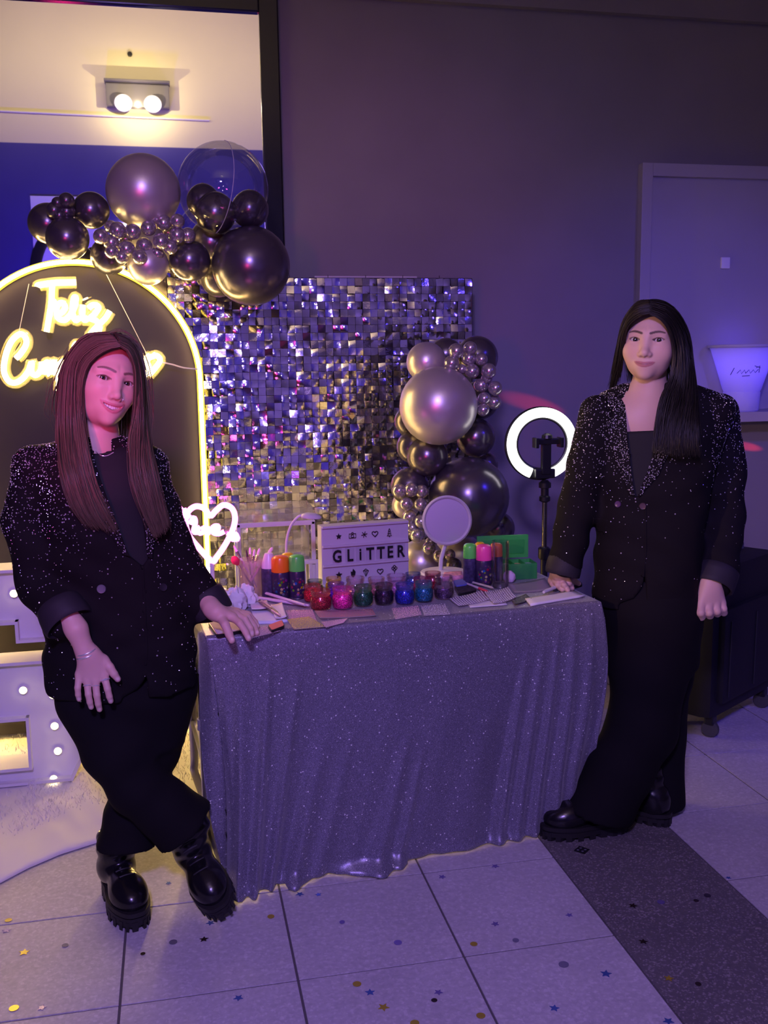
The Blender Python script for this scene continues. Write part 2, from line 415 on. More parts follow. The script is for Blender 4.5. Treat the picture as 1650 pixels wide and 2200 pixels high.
# ---- sequin wall
SY = 4.0
PIT = .031; NC, NR = 40, 56
sx1 = P(1016, 598, SY)[0]; sx0 = sx1-NC*PIT; sz1 = P(1016, 598, SY)[2]; sz0 = sz1-NR*PIT
sq = thing('sequin_wall', 'tall shimmer wall of square silver sequins behind the table', 'backdrop', ((sx0+sx1)/2, SY+.02, 0))
m_seq = mat('mirror_sequin', (.86, .85, .88), .10, metal=1, bump=.12, bscale=45)
m_grid = mat('grid_plastic', (.03, .028, .035), .3)
o = MB().box((0, .01, (sz0+sz1)/2), (NC*PIT, .012, NR*PIT)).build('backing_panel', m_grid, sq)
gb = MB()
for i in range(NC//10+1): gb.box((-NC*PIT/2+i*10*PIT, .0, (sz0+sz1)/2), (.004, .012, NR*PIT))
for j in range(NR//10+2):
    if sz1-j*10*PIT > sz0: gb.box((0, .0, sz1-j*10*PIT), (NC*PIT, .012, .004))
gb.build('panel_joint', m_grid, sq)
fb = MB()
for sx in (-NC*PIT/2+.03, NC*PIT/2-.03): fb.box((sx, .03, sz0/2), (.03, .02, sz0+.06)); fb.bbox((sx, .03, .01), (.05, .3, .02), .004)
fb.build('stand_feet', m_grid, sq)
hk = MB()
for i in range(0, NC, 5): hk.tube([(-NC*PIT/2+(i+.5)*PIT, -.004, sz1-.002), (-NC*PIT/2+(i+.5)*PIT, -.004, sz1+.012)], .0015, 5)
hk.build('hook', m_grid, sq)
def seq_geo(r):
    """one slightly bent square tag hanging from its top edge"""
    s = PIT*.485; vs = []; tx, tz = r.gauss(-.05, .085), r.gauss(0, .075); bend = r.uniform(-.0016, .0022); tw = r.gauss(0, .05)
    for j in range(3):
        for i in range(3):
            x = (i-1)*s; z = (1-j)*s
            y = -.0075+bend*((i-1)**2+(j-1)**2)+tz*x+tx*(s-z)*.9 + tw*x*(j-1)*.5
            ca, sa = math.cos(tw), math.sin(tw)
            vs.append((x*ca-z*sa*.4, y, z*ca+x*sa*.4))
    fs = [(j*3+i, (j+1)*3+i, (j+1)*3+i+1, j*3+i+1) for j in range(2) for i in range(2)]
    return vs, fs
sr = random.Random(3)
variants = []
for k in range(24):
    vs, fs = seq_geo(sr); me = bpy.data.meshes.new('sequin'); me.from_pydata(vs, [], fs); me.materials.append(m_seq)
    me.polygons.foreach_set('use_smooth', [True]*4); variants.append(me)
cells = [(i, j) for i in range(NC) for j in range(NR)]
def near(c):
    p = np.array([sx0+(c[0]+.5)*PIT, SY, sz1-(c[1]+.5)*PIT]); return np.linalg.norm(p-np.array([.62, 4.0, 1.33]))
single = set(sorted(cells, key=near)[:300])
rest = MB()
for c in cells:
    x = -NC*PIT/2+(c[0]+.5)*PIT; z = sz1-(c[1]+.5)*PIT
    if c in single:
        o = link('sequin', variants[sr.randrange(24)], sq); o.location = (x, sr.uniform(-.001, .001), z)
    else:
        vs, fs = seq_geo(sr); rest.add([(x+a, b, z+q) for a, b, q in vs], fs)
tag(rest.build('sequin_sheet', m_seq, sq, 180, fix=False), kind='stuff')
# a few loose foil hearts and squares caught on the lower sequins
for px, py, c in ((476, 1278-138, (.9, .8, .25)), (622, 1157, (.9, .8, .2)), (757, 895, (.85, .75, .2)), (540, 1136, (.9, .85, .3))):
    q = P(px, py, SY-.02); s = .012
    hp = [(s*1.0*math.sin(t)**3, s*(.8*math.cos(t)-.32*math.cos(2*t)-.12*math.cos(3*t))) for t in [2*PI*k/14 for k in range(14)]]
    o = MB().prism(hp, .001, lambda x, y, t: (x, t, y)).build('foil_heart', mat('gold_foil', c, .3, metal=.6)); o.location = q+np.array([0, .004, 0])
    tag(o, 'tiny gold foil heart stuck on the sequins, %s' % {476: 'leftmost, by the trolley rail', 622: 'beside the desk lamp neck', 757: 'highest, amid the silver', 540: 'second from left by the trolley'}[px], 'foil heart', 'foil hearts stuck on the sequins')

# ---- neon arch
AY = 3.76
ax1 = P(432, 860, AY)[0]; atop = P(165, 560, AY); acx = P(158, 560, AY)[0]; ar = ax1-acx; acz = atop[2]-ar-.004
arch = thing('neon_arch', 'tall dark arch panel outlined by a glowing yellow neon tube', 'backdrop', (acx, AY, 0))
prof = [(-ar, .04)]+[(acx-acx+x, z) for x, z in arc_pts(0, acz, ar, PI, 0, 48)]+[(ar, .04)]
m_panel = mat('dark_panel', (.0075, .0042, .016), .6, noise=.1, nscale=4)
MB().prism(prof, .025, lambda x, z, t: (x, .012+t, z)).build('arch_panel', m_panel, arch)
m_neonw = emis('warm_neon', (1.0, .66, .20), 110.0)
m_neonl = emis('warm_neon_script', (1.0, .72, .26), 22.0)
m_jacket_halo = mat('neon_jacket_halo', (.78, .56, .02), .5, emit=(1, .70, .07), es=1.5)  # channel given a yellow glow of its own as the tube's halo
tube = [(x, -.008, z) for x, z in prof]
MB().tube(tube, .0066, 10).build('neon_tube', m_neonw, arch, True)
MB().tube([(x, .006, z) for x, z in prof], .0125, 8).build('neon_channel_halo', m_jacket_halo, arch, True)
# ---- neon lettering hung in the arch on strings
NY = 3.68
nl = thing('neon_lettering', 'glowing yellow neon script lettering hung inside the arch', 'neon sign', P(170, 760, NY))
strokes = {
 'F': [[(80, 616), (84, 612), (120, 607), (163, 606)], [(112, 610), (110, 650), (104, 690), (100, 713)], [(108, 655), (122, 648)]],
 'e': [[(118, 676), (132, 672), (140, 660), (132, 650), (122, 660), (124, 682), (138, 688), (148, 680)]],
 'l': [[(148, 682), (160, 660), (163, 640), (158, 642), (156, 670), (162, 688), (172, 682)]],
 'i': [[(178, 655), (177, 676), (182, 688), (190, 682)], [(183, 641), (184, 643)]],
 'z': [[(190, 662), (200, 655), (212, 660), (204, 674), (194, 684), (208, 690), (214, 706), (204, 722), (192, 722), (204, 706), (226, 684), (236, 668)]],
 'C': [[(34, 770), (44, 760), (56, 740), (54, 724), (42, 718), (24, 734), (12, 764), (8, 796), (18, 818), (34, 822), (50, 812), (62, 796)]],
 'u': [[(62, 796), (68, 778), (68, 800), (78, 806), (88, 794), (90, 778), (92, 804)]],
 'm': [[(92, 804), (97, 782), (104, 780), (105, 804), (111, 782), (118, 780), (120, 806)]],
 'p': [[(126, 780), (126, 840)], [(126, 784), (138, 776), (146, 790), (138, 806), (126, 802)]],
 'l ': [[(152, 806), (164, 770), (168, 742), (160, 744), (158, 790), (166, 806)]],
 'e ': [[(170, 794), (184, 790), (186, 778), (176, 776), (172, 792), (180, 806), (192, 800)]],
 'a': [[(212, 782), (200, 778), (194, 794), (204, 806), (214, 794), (216, 780), (218, 806)]],
 'n': [[(222, 782), (224, 806)], [(224, 790), (234, 778), (242, 786), (243, 806)], [(226, 766), (234, 760), (242, 766)]],
 'o': [[(262, 778), (250, 784), (250, 800), (262, 806), (274, 798), (273, 784), (262, 778)]],
 's': [[(296, 780), (312, 770), (322, 766), (316, 776), (320, 792), (312, 806), (302, 800)], [(322, 768), (336, 764), (344, 774), (334, 790), (320, 806)]]}
m_acr_halo = clear('acrylic', (1, 1, 1), .04, .05, milky=.10, milkcol=(.9, .72, .16))  # clear plate, yellow tint painted in as the halo round the letters
for k, ss in strokes.items():
    mb = MB(); ab = MB()
    for s in ss:
        pp = smooth_path([Vector(P(x, y, NY))-nl.location for x, y in s], 5)
        mb.tube(pp, .0095, 8); ab.tube([q+Vector((0, .02, 0)) for q in pp], .021, 12, flat=(1, .12))
    lt = mb.build('neon_letter', m_neonl, nl, True)
    o = ab.build('acrylic_backing', m_acr_halo, lt, True)
for a, b in (((40, 716), (62, 610)), ((318, 766), (222, 577))): MB().tube([Vector(P(*a, NY))-nl.location, Vector(P(*b, AY-.01))-nl.location], .0012, 5).build('hanging_string', mat('nylon', (.6, .55, .6), .4), nl)
MB().tube(smooth_path([Vector(P(x, y, NY+.01*i))-nl.location for i, (x, y) in enumerate([(346, 778), (370, 783), (395, 790), (425, 793)])], 4), .003, 6).build('power_cord', m_white, nl)

# ---- balloons
def chrome(name, c, r, k): return mat(name, c, r, metal=k)
m_bg = chrome('chrome_grey', (.60, .555, .56), .34, .62)
m_bs = chrome('chrome_silver', (.52, .48, .50), .20, .75)
m_bd = chrome('chrome_dark', (.15, .135, .165), .25, .75)
bal_cache = {}
def balloon_mesh(m):
    if m.name in bal_cache: return bal_cache[m.name]
    prof = []
    for i in range(25):
        a = PI*i/24; rr = math.sin(a); z = math.cos(a)
        if z < -.3: rr *= 1-.06*((-z-.3)/.7); z -= .05*((-z-.3)/.7)**2
        prof.append((rr, z))
    prof[0] = (0, 1); prof[-1] = (.02, -1.05)
    prof += [(.028, -1.08), (.05, -1.13), (.062, -1.15), (.03, -1.15), (0, -1.12)]
    me = MB().lathe(prof[::-1], (0, 0, 0), 32).mesh('balloon'); me.materials.append(m)
    me.polygons.foreach_set('use_smooth', [True]*len(me.polygons)); bal_cache[m.name] = me; return me
def balloon(px, py, rpx, Y, m, label, group=None, inward=(0, 1, 0), wob=0):
    p = P(px, py, Y); r = rpx*pxm(p)
    o = link('balloon', balloon_mesh(m)); o.location = p
    o.scale = (r*(1-wob), r*(1-wob), r*(1+wob))
    d = -Vector(inward).normalized()
    o.rotation_euler = d.to_track_quat('Z', 'Y').to_euler()
    return tag(o, label, 'balloon', group)
BY = 3.62
balloon(308, 412, 79, BY, m_bg, 'largest chrome grey balloon of the garland over the arch', None, (.2, .6, -.6))
balloon(539, 571, 84, BY-.02, m_bd, 'big dark chrome balloon at the right end of the garland over the arch', None, (-.6, .5, .4))
balloon(104, 480, 43, BY+.03, m_bd, 'dark balloon at the far left end of the garland over the arch', None, (.5, .5, -.3))
balloon(145, 512, 46, BY-.05, m_bd, 'chrome balloon sitting on the top of the neon arch', None, (.5, .5, .3))
balloon(196, 452, 39, BY+.02, m_bd, 'dark balloon with a pink glint left of the largest grey one', None, (.2, .8, -.5))
balloon(408, 560, 44, BY, m_bd, 'dark balloon with a magenta glint left of the big dark one', None, (0, .8, .5))
balloon(318, 568, 44, BY-.02, m_bg, 'chrome balloon lit yellow from the arch below the small silver cluster', None, (0, .8, .5))
balloon(235, 550, 40, BY+.04, m_bd, 'dark balloon tucked between the arch top and the small silver cluster', None, (0, .8, .5))
balloon(455, 520, 48, BY+.14, m_bd, 'dark balloon behind the clear bubble, lower left', None, (0, .8, .5))
balloon(470, 600, 38, BY+.15, m_bd, 'dark balloon half hidden behind the big dark one', None, (0, .8, .5))
_it = []
for i, (x, y, r) in enumerate([(143, 431, 17), (117, 452, 18), (144, 455, 18), (124, 436, 13), (128, 463, 14)]):
    _it.append((None, x, y)); _it[-1] = (balloon(x, y, r, BY-.07+.012*(i % 3), m_bd, 'small dark chrome balloon in the tight cluster at the garland left end', 'small dark balloons at the left end of the garland', (0, 1, 0)), x, y)
ordinal_labels(_it, 'small dark balloon in the tight cluster at the garland left end, %s from left')
sm = [(217, 508, 17), (253, 495, 19), (240, 522, 18), (286, 498, 17), (319, 490, 17), (352, 479, 18), (381, 475, 16), (272, 534, 18), (310, 528, 18), (346, 518, 18),
      (381, 505, 18), (404, 506, 17), (240, 541, 15), (366, 531, 16), (338, 545, 15), (300, 552, 17), (262, 553, 15), (238, 487, 14), (331, 470, 14), (270, 512, 14), (362, 500, 13)]
_it = []
for i, (x, y, r) in enumerate(sm):
    _it.append((balloon(x, y, r, BY-.10+.02*(i % 3)+(.05 if r < 15 else 0), m_bs, 'small silver chrome balloon in the cluster under the largest grey balloon', 'small silver balloons over the arch', (0, 1, rnd.uniform(-.6, .6)), .03), x, y))
ordinal_labels(_it, 'small silver balloon over the arch, %s from left in the cluster\'s %s row', 3)
# the clear bubble and the dark balloons inside
p = P(479, 405, BY-.02); r = 97*pxm(p)
bub = thing('bubble_balloon', 'large clear bubble balloon with dark balloons inside', 'balloon', p)
mb = MB(); mb.lathe([(max(0, r*math.sin(PI*i/32)), -r*math.cos(PI*i/32)) for i in range(33)], (0, 0, 0), 48)
mb.build('clear_skin', clear('bubble_skin', (.93, .93, .96), .05, .02, edge=.4), bub, True)
MB().tube([(r*1.002*math.sin(t)*.30-.02+.02*math.cos(t), -r*1.002*abs(math.sin(t))*.953-.0, r*1.002*math.cos(t)) for t in [PI*(.06+.88*k/24) for k in range(25)]], .0012, 5).build('weld_seam', m_white, bub)
for (x, y, rp, dy, lab) in ((463, 458, 44, .0, 'left front'), (537, 450, 40, .0, 'right front'), (437, 432, 36, .05, 'rear')):
    balloon(x, y, rp, BY+dy, m_bd, 'dark chrome balloon inside the clear bubble, %s one' % lab, None, (0, .3, 1))
# right-hand column
RY = 3.45
big = [(942, 872, 84, RY-.12, m_bg, 'big pearly grey balloon, largest of the right column'), (1007, 1068, 87, RY-.05, m_bd, 'big dark chrome balloon behind the round table mirror'),
       (916, 778, 43, RY, m_bg, 'grey balloon at the top left of the right column'), (1024, 768, 46, RY+.06, m_bd, 'dark balloon at the top right of the right column'),
       (958, 762, 36, RY+.12, m_bd, 'dark balloon peeking out at the top of the right column'), (1022, 940, 42, RY+.02, m_bd, 'dark balloon right below the big pearly grey one'),
       (888, 960, 36, RY+.03, m_bd, 'dark balloon at the left edge under the big pearly grey one'), (918, 980, 44, RY-.03, m_bd, 'dark glossy balloon left of the big dark chrome one'),
       (880, 1045, 41, RY+.0, m_bd, 'dark balloon above the lower small silver cluster'), (1070, 1135, 36, RY+.05, m_bd, 'dark balloon at the lower right of the right column'),
       (872, 1085, 30, RY+.08, m_bg, 'grey balloon lit yellow at the left edge of the right column'), (905, 1210, 52, RY+.05, m_bg, 'grey balloon low behind the white light box'),
       (985, 1200, 56, RY+.10, m_bg, 'grey balloon low behind the round table mirror stem'), (1040, 1000, 30, RY+.10, m_bd, 'dark balloon peeking out behind the big dark chrome one'),
       (880, 905, 33, RY+.08, m_bd, 'dark balloon half hidden left of the big pearly grey one'), (1030, 860, 42, RY+.08, m_bd, 'dark balloon behind the upper small cluster'),
       (975, 1215, 17, RY-.16, m_bd, 'small dark balloon right of the table mirror stem')]
for x, y, r, Y, m, lab in big:
    balloon(x, y, r, Y, m, lab, None, (rnd.uniform(-.3, .3), 1, rnd.uniform(-.3, .3)))
up = [(980, 754, 17), (1010, 748, 15), (1007, 770, 16), (970, 780, 17), (1014, 797, 16), (992, 793, 11), (1050, 797, 17), (1034, 772, 14), (1033, 828, 16), (1064, 834, 16), (1040, 856, 14), (1061, 864, 16), (1038, 881, 14), (1046, 812, 13)]
_it = []
for i, (x, y, r) in enumerate(up):
    _it.append((balloon(x, y, r, RY-.13+.02*(i % 3), m_bs, 'small silver chrome balloon in the upper cluster of the right column', 'small silver balloons, right column, upper cluster', (-.3, 1, rnd.uniform(-.5, .5)), .03), x, y))
ordinal_labels(_it, 'small silver balloon, right column upper cluster, %s from left in its %s half', 2)
lo = [(884, 1052, 16), (858, 1055, 16), (906, 1056, 15), (873, 1083, 15), (904, 1084, 15), (880, 1110, 16), (905, 1120, 15), (897, 1150, 17), (886, 1133, 14), (922, 1178, 15), (945, 1195, 15), (925, 1165, 12), (966, 1192, 13)]
_it = []
for i, (x, y, r) in enumerate(lo):
    _it.append((balloon(x, y, r, RY-.13+.02*(i % 3), m_bs, 'small silver chrome balloon in the lower cluster of the right column', 'small silver balloons, right column, lower cluster', (.3, 1, rnd.uniform(-.5, .5)), .03), x, y))
ordinal_labels(_it, 'small silver balloon, right column lower cluster, %s from left in its %s half', 2)

# ---- marquee number
MY = 3.30
def mq(x, y): q = Vector(P(x, y, MY)); return q
mo = Vector((mq(-110, 1715).x, MY, 0.0))
mz = lambda x, y: (mq(x, y).x-mo.x, mq(x, y).z)
mar = thing('marquee_number', 'tall white marquee number with round bulbs at the left edge', 'marquee sign', mo)
x9 = mz(183, 1600)[0]; zt = mz(20, 1228)[1]; zb = .034
zA = mz(20, 1340)[1]; zB = mz(60, 1378)[1]; zC = mz(20, 1428)[1]; zh1 = mz(30, 1548)[1]; zh0 = mz(30, 1655)[1]
xn = mz(36, 1360)[0]; xt = mz(104, 1300)[0]+.05; xh = mz(62, 1600)[0]; xl = -.16
xi = -.02
outline = [(xl, zt), (xt, zt), (xt, zB), (xn, zB), (xn, zA), (xi, zA), (xi, zC), (x9-.05, zC), (x9, zC-.06), (x9, zb+.10), (x9-.05, zb), (xl, zb),
           (xl, zh0), (xh, zh0), (xh, zh1), (xl, zh1)]
m_mq = mat('marquee_white', (.74, .72, .76), .55)
d = .13
ctr = MB()
ctr.prism(outline[::-1], d-.03, lambda x, z, t: (x, .03+t, z)); ctr.build('letter_face', m_mq, mar)
n = len(outline)
for i in range(n):
    a, b = outline[i], outline[(i+1) % n]
    v = Vector((b[0]-a[0], b[1]-a[1])); l = v.length
    if l < 1e-4: continue
    ang = math.atan2(v.y, v.x)
    MB().box(((a[0]+b[0])/2, d/2+.0004*(i % 2), (a[1]+b[1])/2), (l+.0096+.0004*(i % 2), d, .010), Euler((0, -ang, 0)).to_matrix()).build('rim_strip', m_mq, mar)
m_bulb = emis('marquee_bulb', (1, .80, .42), 9)
for px, py in ((28, 1278), (48, 1487), (112, 1497), (116, 1564), (123, 1618), (114, 1678), (53, 1698)):
    x, z = mz(px, py)
    s = MB().lathe([(.011, 0), (.0135, .006), (.0135, .012), (.012, .012)], (x, .03, z), 14, (0, -1, 0)).build('bulb_socket', m_mq, mar, True)
    MB().ball((x, .016, z), .0115, 12, 8).build('bulb', m_bulb, s, True)
# ---- fluffy white rug and the folded cloth lying in front of it
def grid_mesh(fn, nu, nv):
    vs = [fn(i/nu, j/nv) for j in range(nv+1) for i in range(nu+1)]
    fs = [(j*(nu+1)+i, j*(nu+1)+i+1, (j+1)*(nu+1)+i+1, (j+1)*(nu+1)+i) for j in range(nv) for i in range(nu)]
    return vs, fs
from mathutils import noise as mn
m_fur = mat('white_fur', (.74, .71, .70), .9, sheen=.5)
fr = [Vector(Zp(x, y, 0)) for x, y in ((-260, 1990), (0, 1900), (60, 1868), (130, 1838), (230, 1806), (330, 1770), (420, 1745), (474, 1700))]
def rug_fn(u, v):
    k = u*(len(fr)-1); i = min(int(k), len(fr)-2); p = fr[i].lerp(fr[i+1], k-i)
    back = Vector((p.x-.02, 4.0, 0)); q = p.lerp(back, v)
    n1 = mn.noise(Vector((q.x*5, q.y*5, 1)))*.5+.5; n2 = mn.noise(Vector((q.x*14+q.y*6, q.y*4, 4)))
    z = .006+.03*n1*min(1, v*8+.15)+.012*n2*min(1, v*10)
    if v == 0: z = .002
    return (q.x, q.y, max(z, .002))
vs, fs = grid_mesh(rug_fn, 90, 70)
rug = MB().add(vs, fs).build('fluffy_rug', m_fur, None, True); tag(rug, 'white fluffy rug with a rumpled edge under the marquee number', 'rug')
sol = rug.modifiers.new('s', 'SOLIDIFY'); sol.thickness = .004; sol.offset = -1
fb = MB(); fr2 = random.Random(5)
for k in range(5200):
    u, v = fr2.random(), fr2.uniform(.18, .9)
    p = Vector(rug_fn(u, v)); t = Vector((fr2.gauss(0, .5), fr2.gauss(-.25, .5), 1)).normalized()*fr2.uniform(.012, .03)
    s = Vector((fr2.gauss(0, 1), fr2.gauss(0, 1), 0)).normalized()*.0016
    fb.add([p-s, p+s, p+t*.6+s*.6, p+t, p+t*.6-s*.6], [(0, 1, 2, 3, 4)])
tag(fb.build('fur_pile', m_fur, rug, False, fix=False), kind='stuff')

# ---- table with the glitter cloth
TZ = .728
TA = math.radians(4.3); TC = Vector((.052, 2.452, 0)); TW, TD = 1.115, .505
def tw(x, y, z=0): return Vector((TC.x+x*math.cos(TA)-y*math.sin(TA), TC.y+x*math.sin(TA)+y*math.cos(TA), z))
tab = thing('folding_table', 'folding table with bent metal legs under the glitter cloth', 'table', (TC.x, TC.y, 0), TA)
MB().bbox((TW/2, TD/2, TZ-.016), (TW-.012, TD-.012, .026), .006).build('tabletop', m_white, tab)
m_leg = mat('leg_metal', (.55, .53, .52), .3, metal=.9)
def tl(x, y, z): q = Vector(P(x, y, 0)); return q
for sx, fx in ((-.002, .0), (TW-.035, .0)):
    for y0, y1 in ((.10, .02), (TD-.06, TD-.02)):
        pts = smooth_path([(sx, y0+.03, TZ-.03), (sx+fx, y0+.03, .40), (sx+fx, y0+.03, .22), (sx+fx, y0+.028, .17), (sx+fx+(.045 if sx < .5 else -.03), y0+.05, .02)], 4)
        lg = MB().tube(pts, .0125, 10).build('leg', m_leg, tab, True)
        MB().lathe([(.016, 0), (.016, .02), (.013, .024)], (pts[-1].x, pts[-1].y, .001), 10).build('leg_tip', m_blackp, lg, True)
        if y0 < .2: MB().lathe([(.0165, 0), (.0165, .03)], (sx+fx, y0+.03, .44), 10).build('leg_clip', mat('grey_clip', (.3, .3, .3), .5), lg, True)
    MB().tube([(sx, .13, .34), (sx, TD-.03, .34)], .009, 8).build('cross_brace', m_leg, tab, True)
# cloth
m_cloth = mat('silver_glitter_cloth', (.20, .195, .225), .38, metal=.38, spec=.5)
b = m_cloth.node_tree.nodes['Principled BSDF']
tc = N(m_cloth, 'ShaderNodeTexCoord')
def glit(scale, lo, radius):
    v = N(m_cloth, 'ShaderNodeTexVoronoi'); v.inputs['Scale'].default_value = scale; L(m_cloth, tc.outputs['Object'], v.inputs['Vector'])
    sp = N(m_cloth, 'ShaderNodeSeparateColor'); L(m_cloth, v.outputs['Color'], sp.inputs[0])
    g = N(m_cloth, 'ShaderNodeMath'); g.operation = 'GREATER_THAN'; g.inputs[1].default_value = lo; L(m_cloth, sp.outputs[0], g.inputs[0])
    dd = N(m_cloth, 'ShaderNodeMath'); dd.operation = 'LESS_THAN'; dd.inputs[1].default_value = radius; L(m_cloth, v.outputs['Distance'], dd.inputs[0])
    mu = N(m_cloth, 'ShaderNodeMath'); mu.operation = 'MULTIPLY'; L(m_cloth, g.outputs[0], mu.inputs[0]); L(m_cloth, dd.outputs[0], mu.inputs[1])
    return mu.outputs[0], sp.outputs[1]
big_f, _ = glit(165, .964, .36)
mid_f, _ = glit(380, .94, .45)
_, fine = glit(620, .5, .5)
r1 = N(m_cloth, 'ShaderNodeMapRange'); r1.inputs[3].default_value = .6; r1.inputs[4].default_value = 1.4; L(m_cloth, fine, r1.inputs[0])
s1 = N(m_cloth, 'ShaderNodeVectorMath'); s1.operation = 'SCALE'; s1.inputs[0].default_value = (.205, .198, .262); L(m_cloth, r1.outputs[0], s1.inputs['Scale'])
mA = N(m_cloth, 'ShaderNodeMix'); mA.data_type = 'RGBA'; L(m_cloth, mid_f, mA.inputs[0]); L(m_cloth, s1.outputs[0], mA.inputs[6]); mA.inputs[7].default_value = (.55, .53, .60, 1)
mB = N(m_cloth, 'ShaderNodeMix'); mB.data_type = 'RGBA'; L(m_cloth, big_f, mB.inputs[0]); L(m_cloth, mA.outputs[2], mB.inputs[6]); mB.inputs[7].default_value = (1, 1, 1, 1)
L(m_cloth, mB.outputs[2], b.inputs['Base Color'])
b.inputs['Sheen Weight'].default_value = .25
# the cloth: path round the table edge, hanging from it
front_bot = [(482, 1898), (505, 1925), (540, 1915), (572, 1900), (600, 1888), (640, 1884), (690, 1874), (745, 1868), (820, 1852), (890, 1842), (950, 1826), (1040, 1800), (1110, 1790), (1185, 1780), (1240, 1760)]
fbp = [Vector(Zp(x, y, .004)) for x, y in front_bot]
def lerp_path(ps, t):
    k = t*(len(ps)-1); i = min(int(k), len(ps)-2); return ps[i].lerp(ps[i+1], k-i)
def fold(s, v, k):   # s metres along the hem
    """sum of hanging folds; they start at different heights"""
    y = 0
    for c, wd, amp, v0 in k:
        t = max(0, (v-v0)/(1-v0)); y += amp*t**.8*math.exp(-((s-c)/(wd*(.6+.6*t)))**2)
    return y
frontF = [(.03, .022, .012, 0), (.085, .03, .014, .02), (.165, .018, .035, .1), (.25, .022, .03, .12), (.37, .03, .022, .35), (.46, .025, .014, .4), (.62, .02, .028, .45), (.67, .012, .018, .5), (.83, .035, .018, .3),
          (.90, .014, .03, .15), (.945, .016, .03, .1), (.985, .012, .03, .05), (1.03, .014, .03, 0), (1.075, .015, .03, 0)]
def cloth_front(u, v):
    top = tw(u*TW, 0, TZ+.003); e = .012
    bot = lerp_path(fbp, u)
    z = top.z+(bot.z-top.z)*v
    g = min(1, v*14)
    p = top.lerp(bot, v); n = Vector((math.sin(TA), -math.cos(TA), 0))
    s = u*TW
    off = .010*g+fold(s, v, frontF)*g+.0015*math.sin(s*29+v*2)*v
    off += .05*max(0, v-.955)/.045*(1 if .3 < u < .62 else .4)*(.5+.5*math.sin(s*23))
    q = p+n*off; q.x += .024*math.sin(PI*min(1, v*.9+.04))*math.exp(-(u/.07))+.040*math.sin(PI*min(1, v*1.35))*math.exp(-((1-u)/.05)); q.z = max(z, .004+.004*math.sin(s*60)**2)
    return q
cl = MB(); vs, fs = grid_mesh(lambda u, v: cloth_front(u, v), 260, 70); cl.add(vs, fs)
def cloth_top(u, v):
    q = tw(u*TW, v*TD, TZ+.003); r = .012
    q.z += .0012*mn.noise(Vector((q.x*20, q.y*20, 0)))
    return q
vs, fs = grid_mesh(cloth_top, 260, 24); cl.add(vs, fs)
def hem_r(v): return 0
def cloth_right(u, v):
    top = tw(TW, u*TD, TZ+.003); n = Vector((math.cos(TA), math.sin(TA), 0))
    dl = TZ-.02 if u < .0 else (.724-.45*min(1, u*3.0))
    g = min(1, v*12)
    q = top+n*(.008*g+v*(.055*math.exp(-(u/.11)**2)+.003*math.sin(u*21)+.004))
    if u < .3: q = q.lerp(cloth_front(1, v), (1-u/.3)**3)
    q.z = top.z-dl*v
    return q
vs, fs = grid_mesh(cloth_right, 50, 60); cl.add(vs, fs)
def cloth_left(u, v):
    top = tw(0, u*TD, TZ+.003); n = Vector((-math.cos(TA), -math.sin(TA), 0))
    dl = .724-.60*min(1, u*6.5)+.05*max(0, u-.15)
    q = top+n*(.008*min(1, v*12)+v*(.012+.010*math.sin(u*26)))
    w = max(0, 1-u/.16)**2
    q = q.lerp(cloth_front(0, v), w)
    q.z = top.z+( -dl*v) if w < 1 else cloth_front(0, v).z
    return q
vs, fs = grid_mesh(cloth_left, 60, 50); cl.add(vs, fs)
co = cl.build('tablecloth', m_cloth, None, 60); tag(co, 'silver glitter tablecloth draped over the table down to the floor', 'tablecloth')
sol = co.modifiers.new('s', 'SOLIDIFY'); sol.thickness = .0018; sol.offset = -1

# ---- ring light on its stand
rc = Vector(P(1163, 953, 3.30)); rr = 67*pxm(rc); gx = Vector(P(1170, 1100, 3.30)).x
ring = thing('ring_light', 'glowing white ring light with a phone clamp on a black stand', 'lamp', (gx, 3.30, 0))
def rl(x, y, z): return Vector((x, y, z))-Vector(ring.location)
ra = math.radians(14)
def rp(a, rad, dy): return rl(rc.x+rad*math.cos(a)*math.cos(.10), rc.y+dy-rad*math.cos(a)*.10, rc.z+rad*math.sin(a))
g0, g1 = -PI/2+.36, 1.5*PI-.36
A = [g0+(g1-g0)*k/56 for k in range(57)]
MB().tube([rp(a, rr, -.008) for a in A], .0175, 12, flat=(1, .6)).build('light_ring', emis('ring_white', (1, .97, .93), 3.6), ring, True)
MB().tube([rp(2*PI*k/56, rr, .008) for k in range(56)], .021, 12, closed=True, flat=(1, .6)).build('ring_back', m_blackp, ring, True)
MB().tube([rp(2*PI*k/56, rr-.021, -.004) for k in range(56)], .004, 8, closed=True).build('inner_rim', m_blackp, ring, True)
bz = rc.z-rr
MB().bbox(rl(rc.x+.008, rc.y-.004, bz+.005), (.075, .04, .035), .006).build('ring_bracket', m_blackp, ring)
MB().bbox(rl(rc.x+.010, rc.y-.02, (bz+rc.z)/2+.008), (.034, .02, rr+.01), .005).build('clamp_arm', m_blackp, ring)
c2 = MB().bbox(rl(rc.x+.012, rc.y-.025, rc.z+.010), (.098, .022, .022), .005); 
for s in (-1, 1): c2.bbox(rl(rc.x+.012+s*.046, rc.y-.034, rc.z+.006), (.012, .04, .036), .003)
c2.lathe([(.02, 0), (.018, .012), (.008, .018), (0, .018)], rl(rc.x+.012, rc.y-.025, rc.z+.02), 14)
c2.build('phone_clamp', m_blackp, ring)
MB().lathe([(.012, -.05), (.02, -.045), (.02, -.03), (.014, -.025), (.014, 0), (.022, .003), (.022, .02), (.010, .03)], rl(gx, 3.30, bz-.05), 16).build('tilt_joint', m_blackp, ring, True)
MB().tube([(0, 0, .42), (0, 0, bz-.06)], .0095, 12).build('upper_pole', mat('pole_metal', (.30, .29, .28), .25, metal=1), ring, True)
